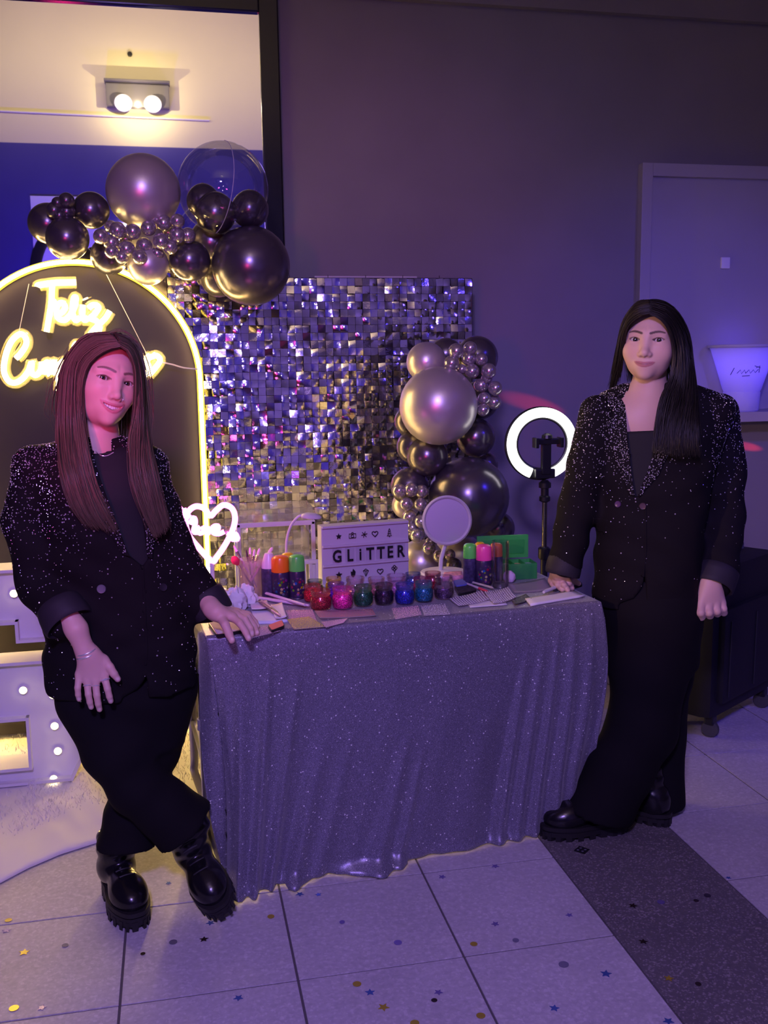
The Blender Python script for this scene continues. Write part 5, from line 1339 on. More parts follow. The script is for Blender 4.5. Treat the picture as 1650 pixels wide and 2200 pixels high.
def frame_axes(pos, yaw, pitch, roll):
    T_ = np.array([-pos[0], -pos[1], 0.0]); T_ /= np.linalg.norm(T_); U = np.array([0, 0, 1.0]); R_ = np.cross(U, T_)   # viewer's right
    if R_ @ RT < 0: R_ = -R_
    y1 = math.cos(yaw)*T_+math.sin(yaw)*R_; x1 = math.cos(yaw)*R_-math.sin(yaw)*T_
    y2 = math.cos(pitch)*y1+math.sin(pitch)*U; z2 = math.cos(pitch)*U-math.sin(pitch)*y1
    x3 = math.cos(roll)*x1-math.sin(roll)*z2; z3 = math.cos(roll)*z2+math.sin(roll)*x1
    return np.stack([x3, y2, z3], 1)
def eye_parts(parent, base, Mw, c, scale, inf, irisc, look, smile):
    for sx in (-1, 1):
        mb = MB(); n_, m_ = 20, 14; cols = []
        ctr = np.array([sx*inf['EY'][0], inf['EY'][1], inf['EY'][2]])
        d0 = np.array([look[0]+(-.02*sx), 1, look[1]]); d0 /= np.linalg.norm(d0); q = Vector(d0).to_track_quat('Z', 'Y')
        vs = []; fs = []
        angs = [0, .12, .24, .34, .46, .54, .60, .8, 1.2, 1.7, 2.4, PI]
        for a_ in angs:
            for k in range(n_):
                rr = inf['ER']*(1.02 if a_ < .5 else 1); v_ = q @ Vector((math.sin(a_)*math.cos(2*PI*k/n_), math.sin(a_)*math.sin(2*PI*k/n_), math.cos(a_)))*rr
                vs.append(np.array(v_)+ctr); cols.append((.004, .004, .004) if a_ < .26 else (irisc if a_ < .5 else ((.02, .015, .015) if a_ < .57 else (.62, .58, .58))))
        for i in range(len(angs)-1):
            for k in range(n_): fs.append((i*n_+k, i*n_+(k+1) % n_, (i+1)*n_+(k+1) % n_, (i+1)*n_+k))
        W = (np.array(vs)*scale) @ Mw.T+c-base
        me = np_mesh('eye', W, np.array(fs)[:, ::-1], np.array(cols)); me.materials.append(m_eye); link('eye', me, parent)
m_eye = mat('eye', (.7, .7, .7), .08, vcol='col', coat=1)
def teeth_parts(parent, base, Mw, c, scale, inf):
    mb = MB()
    for i in range(-5, 6):
        x = i*.0055; y = np.interp(x, inf['xu'], inf['yu'])-.0068-.0006*abs(i); zt_ = -.0565+.0070*(x/.0295)**2
        w_ = .0052 if abs(i) > 0 else .0056; hgt = .0135-.0014*abs(i)
        o = MB().bbox((0, 0, 0), (w_, .004, hgt), .0012)
        a = math.atan2(x, .035); vs = [Matrix.Rotation(-a, 3, 'Z') @ Vector(q)+Vector((x, y, zt_-hgt/2)) for q in o.v]
        mb.add([(np.array(v_)*scale) @ Mw.T+c-base for v_ in vs], o.f)
    mb.build('teeth', m_teeth, parent, 50)
m_teeth = mat('teeth', (.80, .77, .72), .25)

# ------------------------------------------------------------------ cloth solids from pixel sections
def sections(rows, Yc, exp_=2.3, yaw=0):
    """rows: (py, pxL, pxR, half depth, dY) -> field of a torso-like solid"""
    zz, cx, cyy, aa, bb = [], [], [], [], []
    for py, l, r, dep, dy in sorted(rows, key=lambda q: -q[0]):
        L_, R_ = P(l, py, Yc+dy), P(r, py, Yc+dy); zz.append((L_[2]+R_[2])/2); cx.append((L_[0]+R_[0])/2); cyy.append(Yc+dy); aa.append(np.linalg.norm(R_-L_)/2*math.cos(yaw)); bb.append(dep)
    zz, cx, cyy, aa, bb = map(np.array, (zz, cx, cyy, aa, bb)); tilt = 0
    ca, sa = math.cos(yaw), math.sin(yaw)
    def F(p, grow=0):
        z = p[:, 2]; dx, dy = p[:, 0]-np.interp(z, zz, cx), p[:, 1]-np.interp(z, zz, cyy)
        X, Y_ = dx*ca+dy*sa, -dx*sa+dy*ca
        a, b = np.interp(z, zz, aa)+grow, np.interp(z, zz, bb)+grow
        r = ((np.abs(X)/a)**exp_+(np.abs(Y_)/b)**exp_)**(1/exp_)
        g = np.minimum(a, b)*.5+.25*(a+b)
        d = (r-1)*np.minimum(a, b)
        return np.maximum(d, np.maximum(z-zz[-1]-grow*.5, zz[0]-z))
    return F
def wr(p, amp, sc, seed=0):
    """soft cloth wrinkles"""
    x, y, z = p[:, 0]*sc, p[:, 1]*sc, p[:, 2]*sc
    return amp*(np.sin(x*1.3+2.1*np.sin(z*.9+seed)+seed)*np.sin(z*1.7+.8*np.sin(y*1.1+x)+seed*2)+.5*np.sin(z*3.1+x*2.2+y+seed))
def px3(pts): return [P(x, y, Y) for x, y, Y in pts]
def pchain(p, pts, rpx, k=.03):
    """chain through (px,py,Y) points with radii in pixels"""
    q = px3(pts); return chain(p, q, [r*pxm(a) for r, a in zip(rpx, q)], k)
def solid(name, F, lo, hi, h, mtl, parent, base, it=1):
    v, f = surfnets(F, lo, hi, h)
    if it: v = relax(v, f, it)
    me = np_mesh(name, v-base, f); me.materials.append(mtl); o = link(name, me, parent); return o, v, f
def stones(parent, base, v, f, dens, n, mtl, seed, extra=None, name='rhinestones'):
    """tiny faceted stones scattered over a cloth surface"""
    r = np.random.RandomState(seed)
    a, b, c = v[f[:, 0]], v[f[:, 1]], v[f[:, 2]]; d = v[f[:, 3]]
    nr = np.cross(c-a, d-b); ar = np.linalg.norm(nr, axis=1)/2; nr /= np.maximum(2*ar, 1e-12)[:, None]
    cen = (a+b+c+d)/4; px, py, w_ = proj(cen); wt = ar*dens(px, py, cen, nr)
    pick = r.choice(len(f), n, p=wt/wt.sum()); s, t = r.rand(n), r.rand(n)
    p = (a[pick]*(1-s)[:, None]+b[pick]*s[:, None])*(1-t)[:, None]+(d[pick]*(1-s)[:, None]+c[pick]*s[:, None])*t[:, None]
    # keep them apart
    keep = []; cellmap = {}
    for i in range(n):
        k = tuple((p[i]/.0055).astype(int))
        if k in cellmap: continue
        cellmap[k] = 1; keep.append(i)
    p, m = p[keep], nr[pick][keep]; n = len(p)
    rad = r.choice([.0010, .0013, .0017, .0022], n, p=[.3, .35, .25, .1])
    t1 = np.cross(m, np.array([.3, .2, .9])); t1 /= np.linalg.norm(t1, axis=1)[:, None]; t2 = np.cross(m, t1)
    vs = []
    for k in range(6): vs.append(p+(t1*math.cos(k*PI/3)+t2*math.sin(k*PI/3))*rad[:, None]+m*.0002)
    for k in range(3): vs.append(p+(t1*math.cos(k*2*PI/3+.5)+t2*math.sin(k*2*PI/3+.5))*rad[:, None]*.5+m*(rad*.75)[:, None])
    V = np.stack(vs, 1).reshape(-1, 3); base_i = np.arange(n)[:, None]*9
    tri = np.array([(0, 1, 6), (1, 7, 6), (1, 2, 7), (2, 3, 7), (3, 8, 7), (3, 4, 8), (4, 5, 8), (5, 6, 8), (5, 0, 6), (6, 7, 8)])
    T_ = (base_i[:, :, None]+tri[None]).reshape(-1, 3)
    me = np_mesh(name, V-base, T_); me.polygons.foreach_set('use_smooth', np.zeros(len(T_), bool)); me.materials.append(mtl)
    return tag(link(name, me, parent), kind='stuff')
# ------------------------------------------------------------------ hair
def PT(x, y, Y, ctr, Yref):
    """pixel -> point at offset Y-Yref behind the plane through ctr that faces the camera"""
    n_ = np.array([ctr[0], ctr[1], 0.0]); n_ /= np.linalg.norm(n_); r_ = ray(x, y)
    return CAM+r_*(((ctr-CAM) @ n_+(Y-Yref))/(r_ @ n_))
def hair(parent, base, guides, n, mtl, seed, rad=.0011, wav=.004, name='hair', ctr=None, Yref=0, cutlo=.66):
    """guides: list of guide groups; each group is a list of polylines (px,py,Y) blended at random"""
    r = np.random.RandomState(seed); mb_v, mb_f = [], []; off = 0; nseg = 26
    for grp, cnt, spread in guides:
        G = []
        for g in grp:
            sp = smooth_path([Vector(P(*q) if ctr is None else PT(*q, ctr, Yref)) for q in g], 8); sp = np.array(sp); L_ = np.r_[0, np.cumsum(np.linalg.norm(np.diff(sp, axis=0), axis=1))]; t = np.linspace(0, L_[-1], nseg)
            G.append(np.stack([np.interp(t, L_, sp[:, i]) for i in range(3)], 1))
        G = np.array(G)
        for k in range(cnt):
            u = r.rand()*(len(G)-1); i = min(int(u), len(G)-2); w_ = u-i
            p = G[i]*(1-w_)+G[i+1]*w_; s = np.linspace(0, 1, nseg)[:, None]
            p = p+r.normal(0, 1, 3)*spread*(.35+.65*s)+np.sin(s*r.uniform(3, 9)+r.uniform(0, 6))*r.normal(0, wav, 3)*s
            cut = 1-(1-cutlo)*r.rand()**1.7; m_ = max(6, int(nseg*cut)); p = p[:m_]
            tn = np.gradient(p, axis=0); tn /= np.linalg.norm(tn, axis=1)[:, None]
            x = np.cross(tn, np.array([.2, 1, .1])); x /= np.maximum(np.linalg.norm(x, axis=1), 1e-6)[:, None]; y = np.cross(tn, x)
            rr = rad*r.uniform(.6, 1.5)*np.interp(np.linspace(0, 1, m_), [0, .08, .8, 1], [.6, 1, .8, .15])[:, None]
            ring = [p+(x*math.cos(a)*1.8+y*math.sin(a))*rr for a in (0, 2.09, 4.19)]
            V = np.stack(ring, 1).reshape(-1, 3); mb_v.append(V)
            i0 = np.arange(m_-1)[:, None]*3; q = np.concatenate([np.stack([i0[:, 0]+a, i0[:, 0]+b, i0[:, 0]+b+3, i0[:, 0]+a+3], 1) for a, b in ((0, 1), (1, 2), (2, 0))]); mb_f.append(q+off); off += len(V)
    me = np_mesh(name, np.concatenate(mb_v)-base, np.concatenate(mb_f)); me.materials.append(mtl); return link(name, me, parent)
def hair_mat(name, c1, c2, rough=.38):
    m = mat(name, c1, rough, spec=.45); b = m.node_tree.nodes['Principled BSDF']; g = N(m, 'ShaderNodeNewGeometry')
    mx = N(m, 'ShaderNodeMix'); mx.data_type = 'RGBA'; mx.inputs[6].default_value = (*c1, 1); mx.inputs[7].default_value = (*c2, 1)
    L(m, g.outputs['Random Per Island'], mx.inputs[0]); L(m, mx.outputs[2], b.inputs['Base Color']); return m

m_skin = mat('skin', (.6, .4, .33), .48, vcol='col', spec=.4, sss=.12)
m_blz = mat('black_suit_cloth', (.0085, .0072, .0085), .82, spec=.14, bump=.08, bscale=500)
m_trs = mat('black_trouser_cloth', (.0075, .0065, .008), .85, spec=.15)
m_lin = mat('black_lining', (.022, .019, .026), .62, spec=.3)
m_topc = mat('black_knit', (.008, .008, .011), .8)
m_stone = mat('rhinestone', (.80, .78, .84), .22, metal=.55)
m_lea = mat('black_leather', (.007, .006, .008), .22, spec=.6, bump=.05, bscale=90)
m_sole = mat('black_rubber', (.012, .011, .012), .55)
m_silver = mat('silver', (.85, .83, .86), .25, metal=.7)
def skin_mesh(name, parent, base, v, f, skin, nails=(), extra=None):
    col = np.tile(A3(skin), (len(v), 1))
    for c_, r_, cc in nails:
        k = np.clip(1.6-1.6*np.linalg.norm(v-np.array(c_), axis=1)/r_, 0, 1)[:, None]; col = col*(1-k)+A3(cc)*k
    return v, f, col
def join_body(parts, parent, base, mtl):
    vs, fs, cs, o = [], [], [], 0
    for v, f, c in parts: vs.append(v); fs.append(f+o); cs.append(c); o += len(v)
    me = np_mesh('body', np.concatenate(vs)-base, np.concatenate(fs), np.concatenate(cs)); me.materials.append(mtl); return link('body', me, parent)
def tint_arr(n, c): return np.tile(A3(c), (n, 1))
def hand(fingers, palm, forearm, h=.0019, k=.006):
    """fingers: list of (points px/py/Y, radii mm); palm: list of chains"""
    Q = [(px3(pts), [r/1000 for r in rr]) for pts, rr in fingers]; PM = [(px3(pts), [r/1000 for r in rr]) for pts, rr in palm]; FA = (px3(forearm[0]), [r/1000 for r in forearm[1]])
    def F(p):
        d = chain(p, *FA, .01)
        for a, b in PM: d = smin(d, chain(p, a, b, .006), .012)
        g = None
        for a, b in Q: e = chain(p, a, b, .0025); g = e if g is None else np.minimum(g, e)
        return smin(d, g, k)
    allp = np.array([q for a, _ in Q+PM+[FA] for q in a]); lo, hi = allp.min(0)-.05, allp.max(0)+.05
    v, f = surfnets(F, lo, hi, h); return v, f, Q
def boot(parent, base, name, label, heel, toe, hgt, shaft_px, roll=0, pitch=0, sole_t=.045, lift=0, wid=.048, laces=True):
    """a lug-soled boot from the heel to the toe (world xy), with its shaft up to a world point"""
    heel, toe = np.array([*heel, 0.]), np.array([*toe, 0.]); fw_ = toe-heel; Ln = np.linalg.norm(fw_); fw_ /= Ln
    up_ = np.array([0, 0, 1.]); rt_ = np.cross(fw_, up_)
    M3 = Matrix(((fw_[0], rt_[0], 0), (fw_[1], rt_[1], 0), (0, 0, 1)))
    Rr = np.array(M3 @ Matrix.Rotation(pitch, 3, 'Y') @ Matrix.Rotation(roll, 3, 'X'))
    org = heel+np.array([0, 0, lift])
    toW = lambda q: (np.asarray(q) @ Rr.T)+org
    inv = np.linalg.inv(Rr)
    tp = np.array(shaft_px); tl_ = inv @ (tp-org)
    st = sole_t
    def Fu(p):
        d = rcone(p, (.045, 0, st+.035), (Ln-.085, 0, st+.028), .040, .036)
        d = smin(d, ell(p, (Ln-.068, 0, st+.016), (.066, wid*.98, .044)), .03)
        d = smin(d, ell(p, (.042, 0, st+.03), (.042, wid*.82, .05)), .03)
        d = smin(d, rcone(p, (.060, 0, st+.05), (.062, 0, st+.12), .042, .043), .03)
        if hgt > .10: d = smin(d, chain(p, [(.062, 0, st+.11), tuple(tl_)], [.043, .047], .02), .03)
        d = np.maximum(d, st-.004-p[:, 2])
        cr = .0022*np.sin(p[:, 2]*150+3*np.sin(p[:, 0]*40))*np.clip((p[:, 2]-st-.05)/.04, 0, 1); return d+cr
    hi = np.maximum(np.array([Ln+.03, .075, st+.16]), tl_+.07); lo = np.minimum(np.array([-.03, -.075, 0]), tl_-.07)
    v, f = surfnets(Fu, lo, hi, .0045); v = relax(v, f, 1)
    o = thing(name, None, None, (0, 0, 0)); 
    bpy.data.objects.remove(o); 
    W = toW(v)-base
    me = np_mesh(name, W, f); me.materials.append(m_lea); ob = link(name, me, parent)
    # sole with lugs
    n_ = 44; ol = []
    for k in range(n_):
        a = 2*PI*k/n_; x = Ln/2+(Ln/2+.006)*math.cos(a); t = x/Ln; hw = wid*(np.interp(t, [0, .12, .35, .65, .85, 1], [.80, .86, .76, 1.02, 1.0, .9]))+.005
        yv = hw*np.sign(math.sin(a))*abs(math.sin(a))**.62; ol.append((x, yv))
    sb_ = MB()
    for z0, z1, g in ((.012, st-.012, 1.0), (st-.012, st-.008, .96), (st-.008, st+.004, 1.02)):
        sb_.prism([(Ln/2+(x-Ln/2)*g, y*g) for x, y in ol], 1, lambda x, y, t, z0=z0, z1=z1: toW((x, y, z0+(z1-z0)*t))-base)
    so = sb_.build('sole', m_sole, ob, 40)
    lb_ = MB()
    for k in range(0, n_, 2):
        x, y = ol[k]; x2, y2 = ol[(k+1) % n_]
        q = [(x, y), (x2, y2), (Ln/2+(x2-Ln/2)*.72, y2*.72), (Ln/2+(x-Ln/2)*.72, y*.72)]
        lb_.prism([((a-Ln/2)*1.015+Ln/2, b*1.015) for a, b in q], 1, lambda x, y, t: toW((x, y, .0+.024*t))-base)
    tag(lb_.build('sole_lugs', m_sole, ob), kind='stuff')
    if laces:
        for i in range(5):
            z = st+.062+.016*i; xx = Ln*.60-.026*i if i < 3 else .102-.002*i
            c0 = march_local(Fu, [(xx+.05, s_*.020, z+.05) for s_ in (-1, -.3, .3, 1)], np.array([-.5, 0, -.8]))
            if c0 is None: continue
            MB().tube([toW(q)-base for q in c0], .0022, 6).build('lace', m_sole, ob, True)
    return ob
def march_local(F, pts, d):
    d = d/np.linalg.norm(d); p = np.array(pts, float)
    for _ in range(90):
        s = F(p.astype(f32)); mv = s > .0008
        if not mv.any(): break
        p[mv] += d*np.maximum(s[mv], .0008)[:, None]*.7
    return p if (F(p.astype(f32)) < .004).all() else None
# ------------------------------------------------------------------ left woman
LY = 2.52
b0 = np.array([-.15, 2.52, 0.0])
pl = thing('person', 'smiling woman with long brown hair and rhinestone blazer leaning on the table left end', 'person', b0)
SK1, LIP1 = (.66, .43, .36), (.56, .22, .23)
hc = P(245, 817, LY-.060); Mh = frame_axes(hc, math.radians(22), math.radians(3), math.radians(15))
hs = 1.0; hc0 = hc-Mh @ np.array([0, .062, 0.002])
nk = [hc0+Mh @ np.array([0, -.034, -.055]), P(208, 930, LY+.005), P(204, 975, LY+.01), P(205, 1030, LY+.02)]
Wv, Wf, Wc, inf = build_head(Mh, hc0, hs, True, .97, .90, SK1, LIP1, (.13, .075, .06), nk, [.047, .046, .054, .08], [])
# blazer
rowsL = [(1474, 100, 418, .125, .0), (1440, 94, 422, .13, .0), (1380, 90, 420, .128, .0), (1300, 92, 408, .122, .0), (1220, 96, 396, .118, .0), (1140, 84, 376, .122, .0), (1060, 68, 358, .122, .0),
         (1005, 58, 342, .110, .005), (968, 76, 318, .092, .01), (948, 112, 288, .074, .015), (934, 142, 262, .056, .025)]
torL = sections(rowsL, LY, 2.3, -.10)
armA = ([(70, 998, LY+.0), (54, 1120, LY-.0), (88, 1262, LY-.02), (138, 1322, LY-.105)], [42, 44, 46, 47])
armB = ([(318, 1000, LY+.01), (352, 1115, LY+.0), (388, 1212, LY-.01), (446, 1294, LY-.02)], [38, 39, 41, 40])
vL = [(188, 925), (262, 930), (300, 1060), (318, 1200), (306, 1216), (268, 1185), (226, 1080), (196, 990)]
def blzL_raw(p):
    d = torL(p); d = smin(d, pchain(p, *armA, .02), .035); d = smin(d, pchain(p, *armB, .02), .035)
    return d+wr(p, .0035, 22, 1)
def blzL(p):
    d = blzL_raw(p)
    px_, py_, w_ = proj(p)
    s = poly_sd(px_, py_, vL)*.00118; d = np.maximum(d, -np.maximum(s, p[:, 1]-(LY-.035)))
    # rounded front corner of the hem and slit below the button
    s = poly_sd(px_, py_, [(318, 1500), (316, 1440), (311, 1460), (296, 1480), (262, 1500), (262, 1520), (330, 1520)])*.00118; d = np.maximum(d, -np.maximum(s, p[:, 1]-(LY)))
    return d
A_ = np.array([P(x, y, LY) for x, y in ((-10, 900), (500, 900), (-10, 1510), (500, 1510))])
lo, hi = A_.min(0)-np.array([.0, .17, .02]), A_.max(0)+np.array([.0, .15, .02])
bz1, bv, bf = solid('blazer', blzL, lo, hi, .0055, m_blz, pl, b0, 1)
# top underneath
tp = lambda p: np.maximum(torL(p, -.013), -1)
def topL(p):
    d = torL(p, -.012); d = np.maximum(d, -rcone(p, P(212, 930, LY-.03), P(206, 800, LY-.05), .058, .08)); px_, py_, w_ = proj(p)
    return np.maximum(d, np.maximum(960-py_, py_-1260)*.00118)
solid('knit_top', topL, lo, hi, .007, m_topc, pl, b0, 1)
# trousers
def troL(p):
    hip = sections_hipL(p)
    f1 = pchain(p, [(205, 1505, LY-.01), (252, 1610, LY-.04), (296, 1690, LY-.05), (350, 1732, LY-.05), (440, 1812, LY-.04)], [76, 68, 60, 62, 78], .02)
    ax = P(470, 1846, LY-.04)-P(400, 1773, LY-.04); ax /= np.linalg.norm(ax); f1 = np.maximum(f1, (p-A3(P(402, 1774, LY-.04))) @ A3(ax))
    f2 = pchain(p, [(352, 1475, LY+.03), (326, 1600, LY+.03), (300, 1695, LY+.03), (280, 1750, LY+.02), (270, 1830, LY+.02)], [70, 62, 56, 54, 66], .02)
    f2 = np.maximum(f2, P(270, 1812, LY+.02)[2]-p[:, 2])
    d = smin(smin(f1, f2, .012), hip, .04); return d+wr(p, .003, 16, 4)
sections_hipL = sections([(1600, 190, 384, .08, .0), (1540, 160, 396, .10, .0), (1490, 134, 408, .112, 0), (1440, 118, 412, .115, 0)], LY, 2.2)
A_ = np.array([P(x, y, LY) for x, y in ((90, 1430), (490, 1430), (180, 1850), (490, 1850))])
solid('trousers', troL, A_.min(0)-np.array([.02, .17, .02]), A_.max(0)+np.array([.02, .17, .02]), .007, m_trs, pl, b0, 2)
# hands
hA = LY-.152
vA, fA, QA = hand([([(170, 1448, hA), (167, 1478, hA-.012), (168, 1492, hA-.010), (170, 1502, hA-.006)], [8.6, 7.6, 7.0, 6.2]),
                   ([(187, 1462, hA-.006), (190, 1492, hA-.018), (193, 1508, hA-.016), (196, 1519, hA-.010)], [9, 7.9, 7.3, 6.5]),
                   ([(205, 1462, hA-.008), (208, 1494, hA-.020), (211, 1512, hA-.018), (214, 1524, hA-.012)], [9.2, 8.1, 7.5, 6.7]),
                   ([(224, 1452, hA-.006), (231, 1480, hA-.018), (235, 1496, hA-.016), (238, 1506, hA-.011)], [9.2, 8.1, 7.5, 6.7]),
                   ([(222, 1418, hA+.004), (236, 1434, hA-.006), (245, 1448, hA-.010), (253, 1459, hA-.008)], [13, 10.5, 9.2, 7.4])],
                  [([(184, 1412, hA), (172, 1448, hA)], [17, 11]), ([(188, 1410, hA), (188, 1460, hA-.004)], [18, 12]), ([(192, 1410, hA), (205, 1460, hA-.006)], [18, 12]), ([(196, 1408, hA), (223, 1450, hA-.003)], [18, 12]), ([(196, 1404, hA), (221, 1420, hA+.002)], [18, 14])],
                  ([(188, 1412, hA), (183, 1398, hA), (164, 1352, LY-.150), (136, 1304, LY-.125)], [20.5, 22, 26, 27]))
cA = tint_arr(len(vA), SK1)
hB = 2.50
def pb(x, y, z): q = Zp(x, y, z); return (x, y, float(q[1]))
tz = TT+.010
vB, fB, QB = hand([([pb(472, 1322, tz+.050), pb(484, 1342, tz+.035), pb(492, 1362, tz+.014), pb(498, 1376, tz+.001)], [13, 11, 10, 8]),
                   ([pb(500, 1326, tz+.045), pb(516, 1340, tz+.034), pb(528, 1358, tz+.014), pb(534, 1372, tz-.001)], [10, 9, 8.4, 7.2]),
                   ([pb(505, 1320, tz+.045), pb(526, 1330, tz+.036), pb(538, 1350, tz+.014), pb(541, 1363, tz-.001)], [10, 9, 8.4, 7.2]),
                   ([pb(510, 1317, tz+.042), pb(533, 1326, tz+.034), pb(547, 1346, tz+.010), pb(552, 1360, tz-.002)], [9.5, 8.6, 8, 7]),
                   ([pb(512, 1314, tz+.036), pb(534, 1320, tz+.028), pb(548, 1336, tz+.008), pb(553, 1346, tz-.002)], [8.6, 7.8, 7.2, 6.6])],
                  [([pb(464, 1316, tz+.058), pb(500, 1326, tz+.045)], [17, 12]), ([pb(464, 1314, tz+.058), pb(506, 1320, tz+.045)], [17, 12]), ([pb(464, 1312, tz+.056), pb(511, 1315, tz+.040)], [17, 11]), ([pb(462, 1316, tz+.056), pb(474, 1324, tz+.048)], [18, 14])],
                  ([pb(466, 1316, tz+.058), pb(456, 1308, tz+.064), pb(438, 1280, tz+.085), (420, 1240, LY-.01)], [20, 22, 29, 33]))
cB = tint_arr(len(vB), SK1)
for v_, Q_, c_ in ((vA, QA, cA), (vB, QB, cB)):   # nails
    for a, r in Q_:
        tip = np.array(a[-1]); out = np.array([0, -.006, .0035]) if v_ is vA else np.array([.002, -.005, .006])
        k = np.clip(1.8-1.8*np.linalg.norm(v_-(tip+out), axis=1)/.0062, 0, 1)[:, None]; c_[:] = c_*(1-k)+np.array([.80, .58, .55])*k
def coreL(p):
    d = torL(p, -.035); hp_ = sections_hipL(p, -.02); d = smin(d, hp_, .05)
    d = smin(d, pchain(p, armA[0], [q-12 for q in armA[1]], .02), .02); return smin(d, pchain(p, armB[0], [q-11 for q in armB[1]], .02), .02)
vC, fC = surfnets(coreL, lo-np.array([0, 0, .1]), hi, .016)
_, pyC, _ = proj(vC); kp = (pyC > 1000) & (pyC < 1420); fC = fC[np.all(kp[fC], axis=1)]
body = join_body([(Wv, Wf, Wc), (vA, fA, cA), (vB, fB, cB), (vC, fC, tint_arr(len(vC), SK1))], pl, b0, m_skin)
eye_parts(body, b0, Mh, hc0, hs, inf, (.10, .055, .03), (-.26, .03), True); teeth_parts(body, b0, Mh, hc0, hs, inf)
# cuffs, lapels, buttons
def cuff(parent, base, a, b, r0, r1, flat=.85, name='rolled_cuff'):
    a, b = np.array(P(*a)), np.array(P(*b)); u = (b-a)/np.linalg.norm(b-a); s = pxm(a); prof = []
    n_ = 14; L_ = np.linalg.norm(b-a)
    for t, rr in ((-.12, r0*.90), (-.04, r0*1.0), (.3, (r0+r1)/2*1.03), (.75, r1*1.03), (.96, r1*1.01), (1.02, r1*.96), (.98, r1*.88), (.3, r1*.80)): prof.append((rr*s, t*L_))
    mb = MB().lathe(prof, (0, 0, 0), 40); R3 = Vector(u).to_track_quat('Z', 'Y').to_matrix(); vs = []
    for q in mb.v:
        v_ = R3 @ Vector(q); v_.y *= flat; k = .004*math.sin(math.atan2(q[1], q[0])*3+q[2]*60)*min(1, abs(q[2])*40); vs.append(tuple(Vector(v_)*(1+k*4)+Vector(a-base)))
    mb.v = vs; mb.f = mb.f[:-2] if len(mb.f) > 2 else mb.f
    return mb.build(name, m_lin, parent, 60)
cuff(bz1, b0, (126, 1302, LY-.112), (150, 1342, LY-.140), 49, 53); cuff(bz1, b0, (438, 1276, LY-.02), (460, 1318, LY-.03), 42, 43, .9)
lapL = [(150, 925), (190, 925), (205, 1000), (236, 1085), (272, 1180), (280, 1196), (262, 1190), (222, 1120), (190, 1060), (196, 1040), (166, 1010)]
lapR = [(270, 956), (292, 952), (318, 1010), (326, 1080), (330, 1130), (326, 1200), (316, 1196), (306, 1120), (288, 1030)]
sv, sf = [], []
for nm, pg in (('lapel', lapL), ('lapel', lapR)):
    o, p3, nn = patch(nm, blzL_raw, pg, .002, .004, m_blz, bz1, b0, LY-.2, LY+.1)
    q = p3+nn*.0042+b0; fs_ = np.array([list(pp.vertices) for pp in o.data.polygons if len(pp.vertices) == 4])
    me_v = np.array([list(v_.co) for v_ in o.data.vertices])+b0
    nrm_ = grad(blzL_raw, me_v); me_v = me_v+nrm_*.0042
    stones(o, b0, me_v, fs_, lambda x, y, c_, n_: np.ones(len(x)), 420, m_stone, 31)
def button(parent, base, F, px_, py_, lo_, hi_, r=.011, mtl=None):
    p3 = march(F, [(px_, py_)], lo_, hi_); nn = grad(F, p3)[0]
    MB().lathe([(0, 0), (r, 0), (r*1.02, .002), (r*.9, .0042), (r*.7, .0034), (0, .003)], p3[0]+nn*.0005-base, 20, nn).build('button', mtl or mat('grey_button', (.16, .15, .18), .35), parent, True)
button(bz1, b0, blzL_raw, 218, 1265, LY-.25, LY+.1); button(bz1, b0, blzL_raw, 350, 1262, LY-.25, LY+.1, .010, m_lin)
def densL(x, y, c_, n_):
    d = np.interp(y, [900, 1010, 1090, 1160, 1230, 1320, 1500], [1, .95, .55, .28, .10, .05, .025]); inner = np.clip((x-150)/60, 0, 1)*np.clip((330-x)/30, 0, 1); d = d*(1-.55*inner*(y > 1000))
    return d*(n_[:, 1] < .5)
stones(bz1, b0, bv, bf, densL, 3300, m_stone, 5)
o, p3, nn = patch('front_edge', blzL_raw, [(304, 1216), (309, 1216), (318, 1400), (315, 1430), (310, 1430), (312, 1400)], .001, .003, m_blz, bz1, b0, LY-.25, LY+.1, 4)
# jewellery
def ringband(parent, c, ax_, r, tube_r, nm, base, sc=1): 
    q = Vector(ax_).to_track_quat('Z', 'Y'); MB().tube([q @ Vector((r*math.cos(2*PI*k/24), r*math.sin(2*PI*k/24)*sc, 0))+Vector(c-base) for k in range(24)], tube_r, 6, closed=True).build(nm, m_silver, parent, True)
fa = np.array(P(164, 1352, hA))-np.array(P(188, 1412, hA))
for px_, py_, sp in ((186, 1399, 0), (187, 1406, .15)): ringband(body, np.array(P(px_, py_, hA)), fa+np.array([sp*.01, 0, 0]), .0258, .0021, 'bangle', b0, .95)
for i, t_, rr in ((1, .35, .0012), (2, .35, .0012), (3, .30, .0022)):
    a, b = QA[i][0][0], QA[i][0][1]; ringband(body, a*(1-t_)+b*t_, np.array(b)-np.array(a), .0100, rr, 'finger_ring', b0)
tx = text_mesh('telaraña', .017, .00005, 0, 'tattoo'); bpy.data.meshes.remove(tx)
FAf = lambda p: chain(p, *(px3([(188, 1412, hA), (183, 1398, hA), (164, 1352, LY-.150)]), [.0205, .022, .026]), .01)
tp_ = [(152, 1371), (154, 1367), (156, 1371), (158, 1368), (160, 1372), (162, 1366), (164, 1370), (167, 1368), (170, 1368), (172, 1366), (175, 1366), (178, 1363), (181, 1363), (184, 1359), (187, 1358)]
q = march(FAf, tp_, hA-.1, hA+.08, .002)
if not np.isnan(q).any(): MB().tube([Vector(x)-Vector(b0)+Vector((0, -.0006, 0)) for x in q], .0007, 5).build('wrist_tattoo', mat('tattoo_ink', (.10, .05, .06), .6), body)
nq = (np.array([.0150, .0985, -.0440])*hs) @ Mh.T+hc0; ringband(body, nq, Mh @ np.array([1, .2, 0]), .0048, .0006, 'nose_ring', b0)
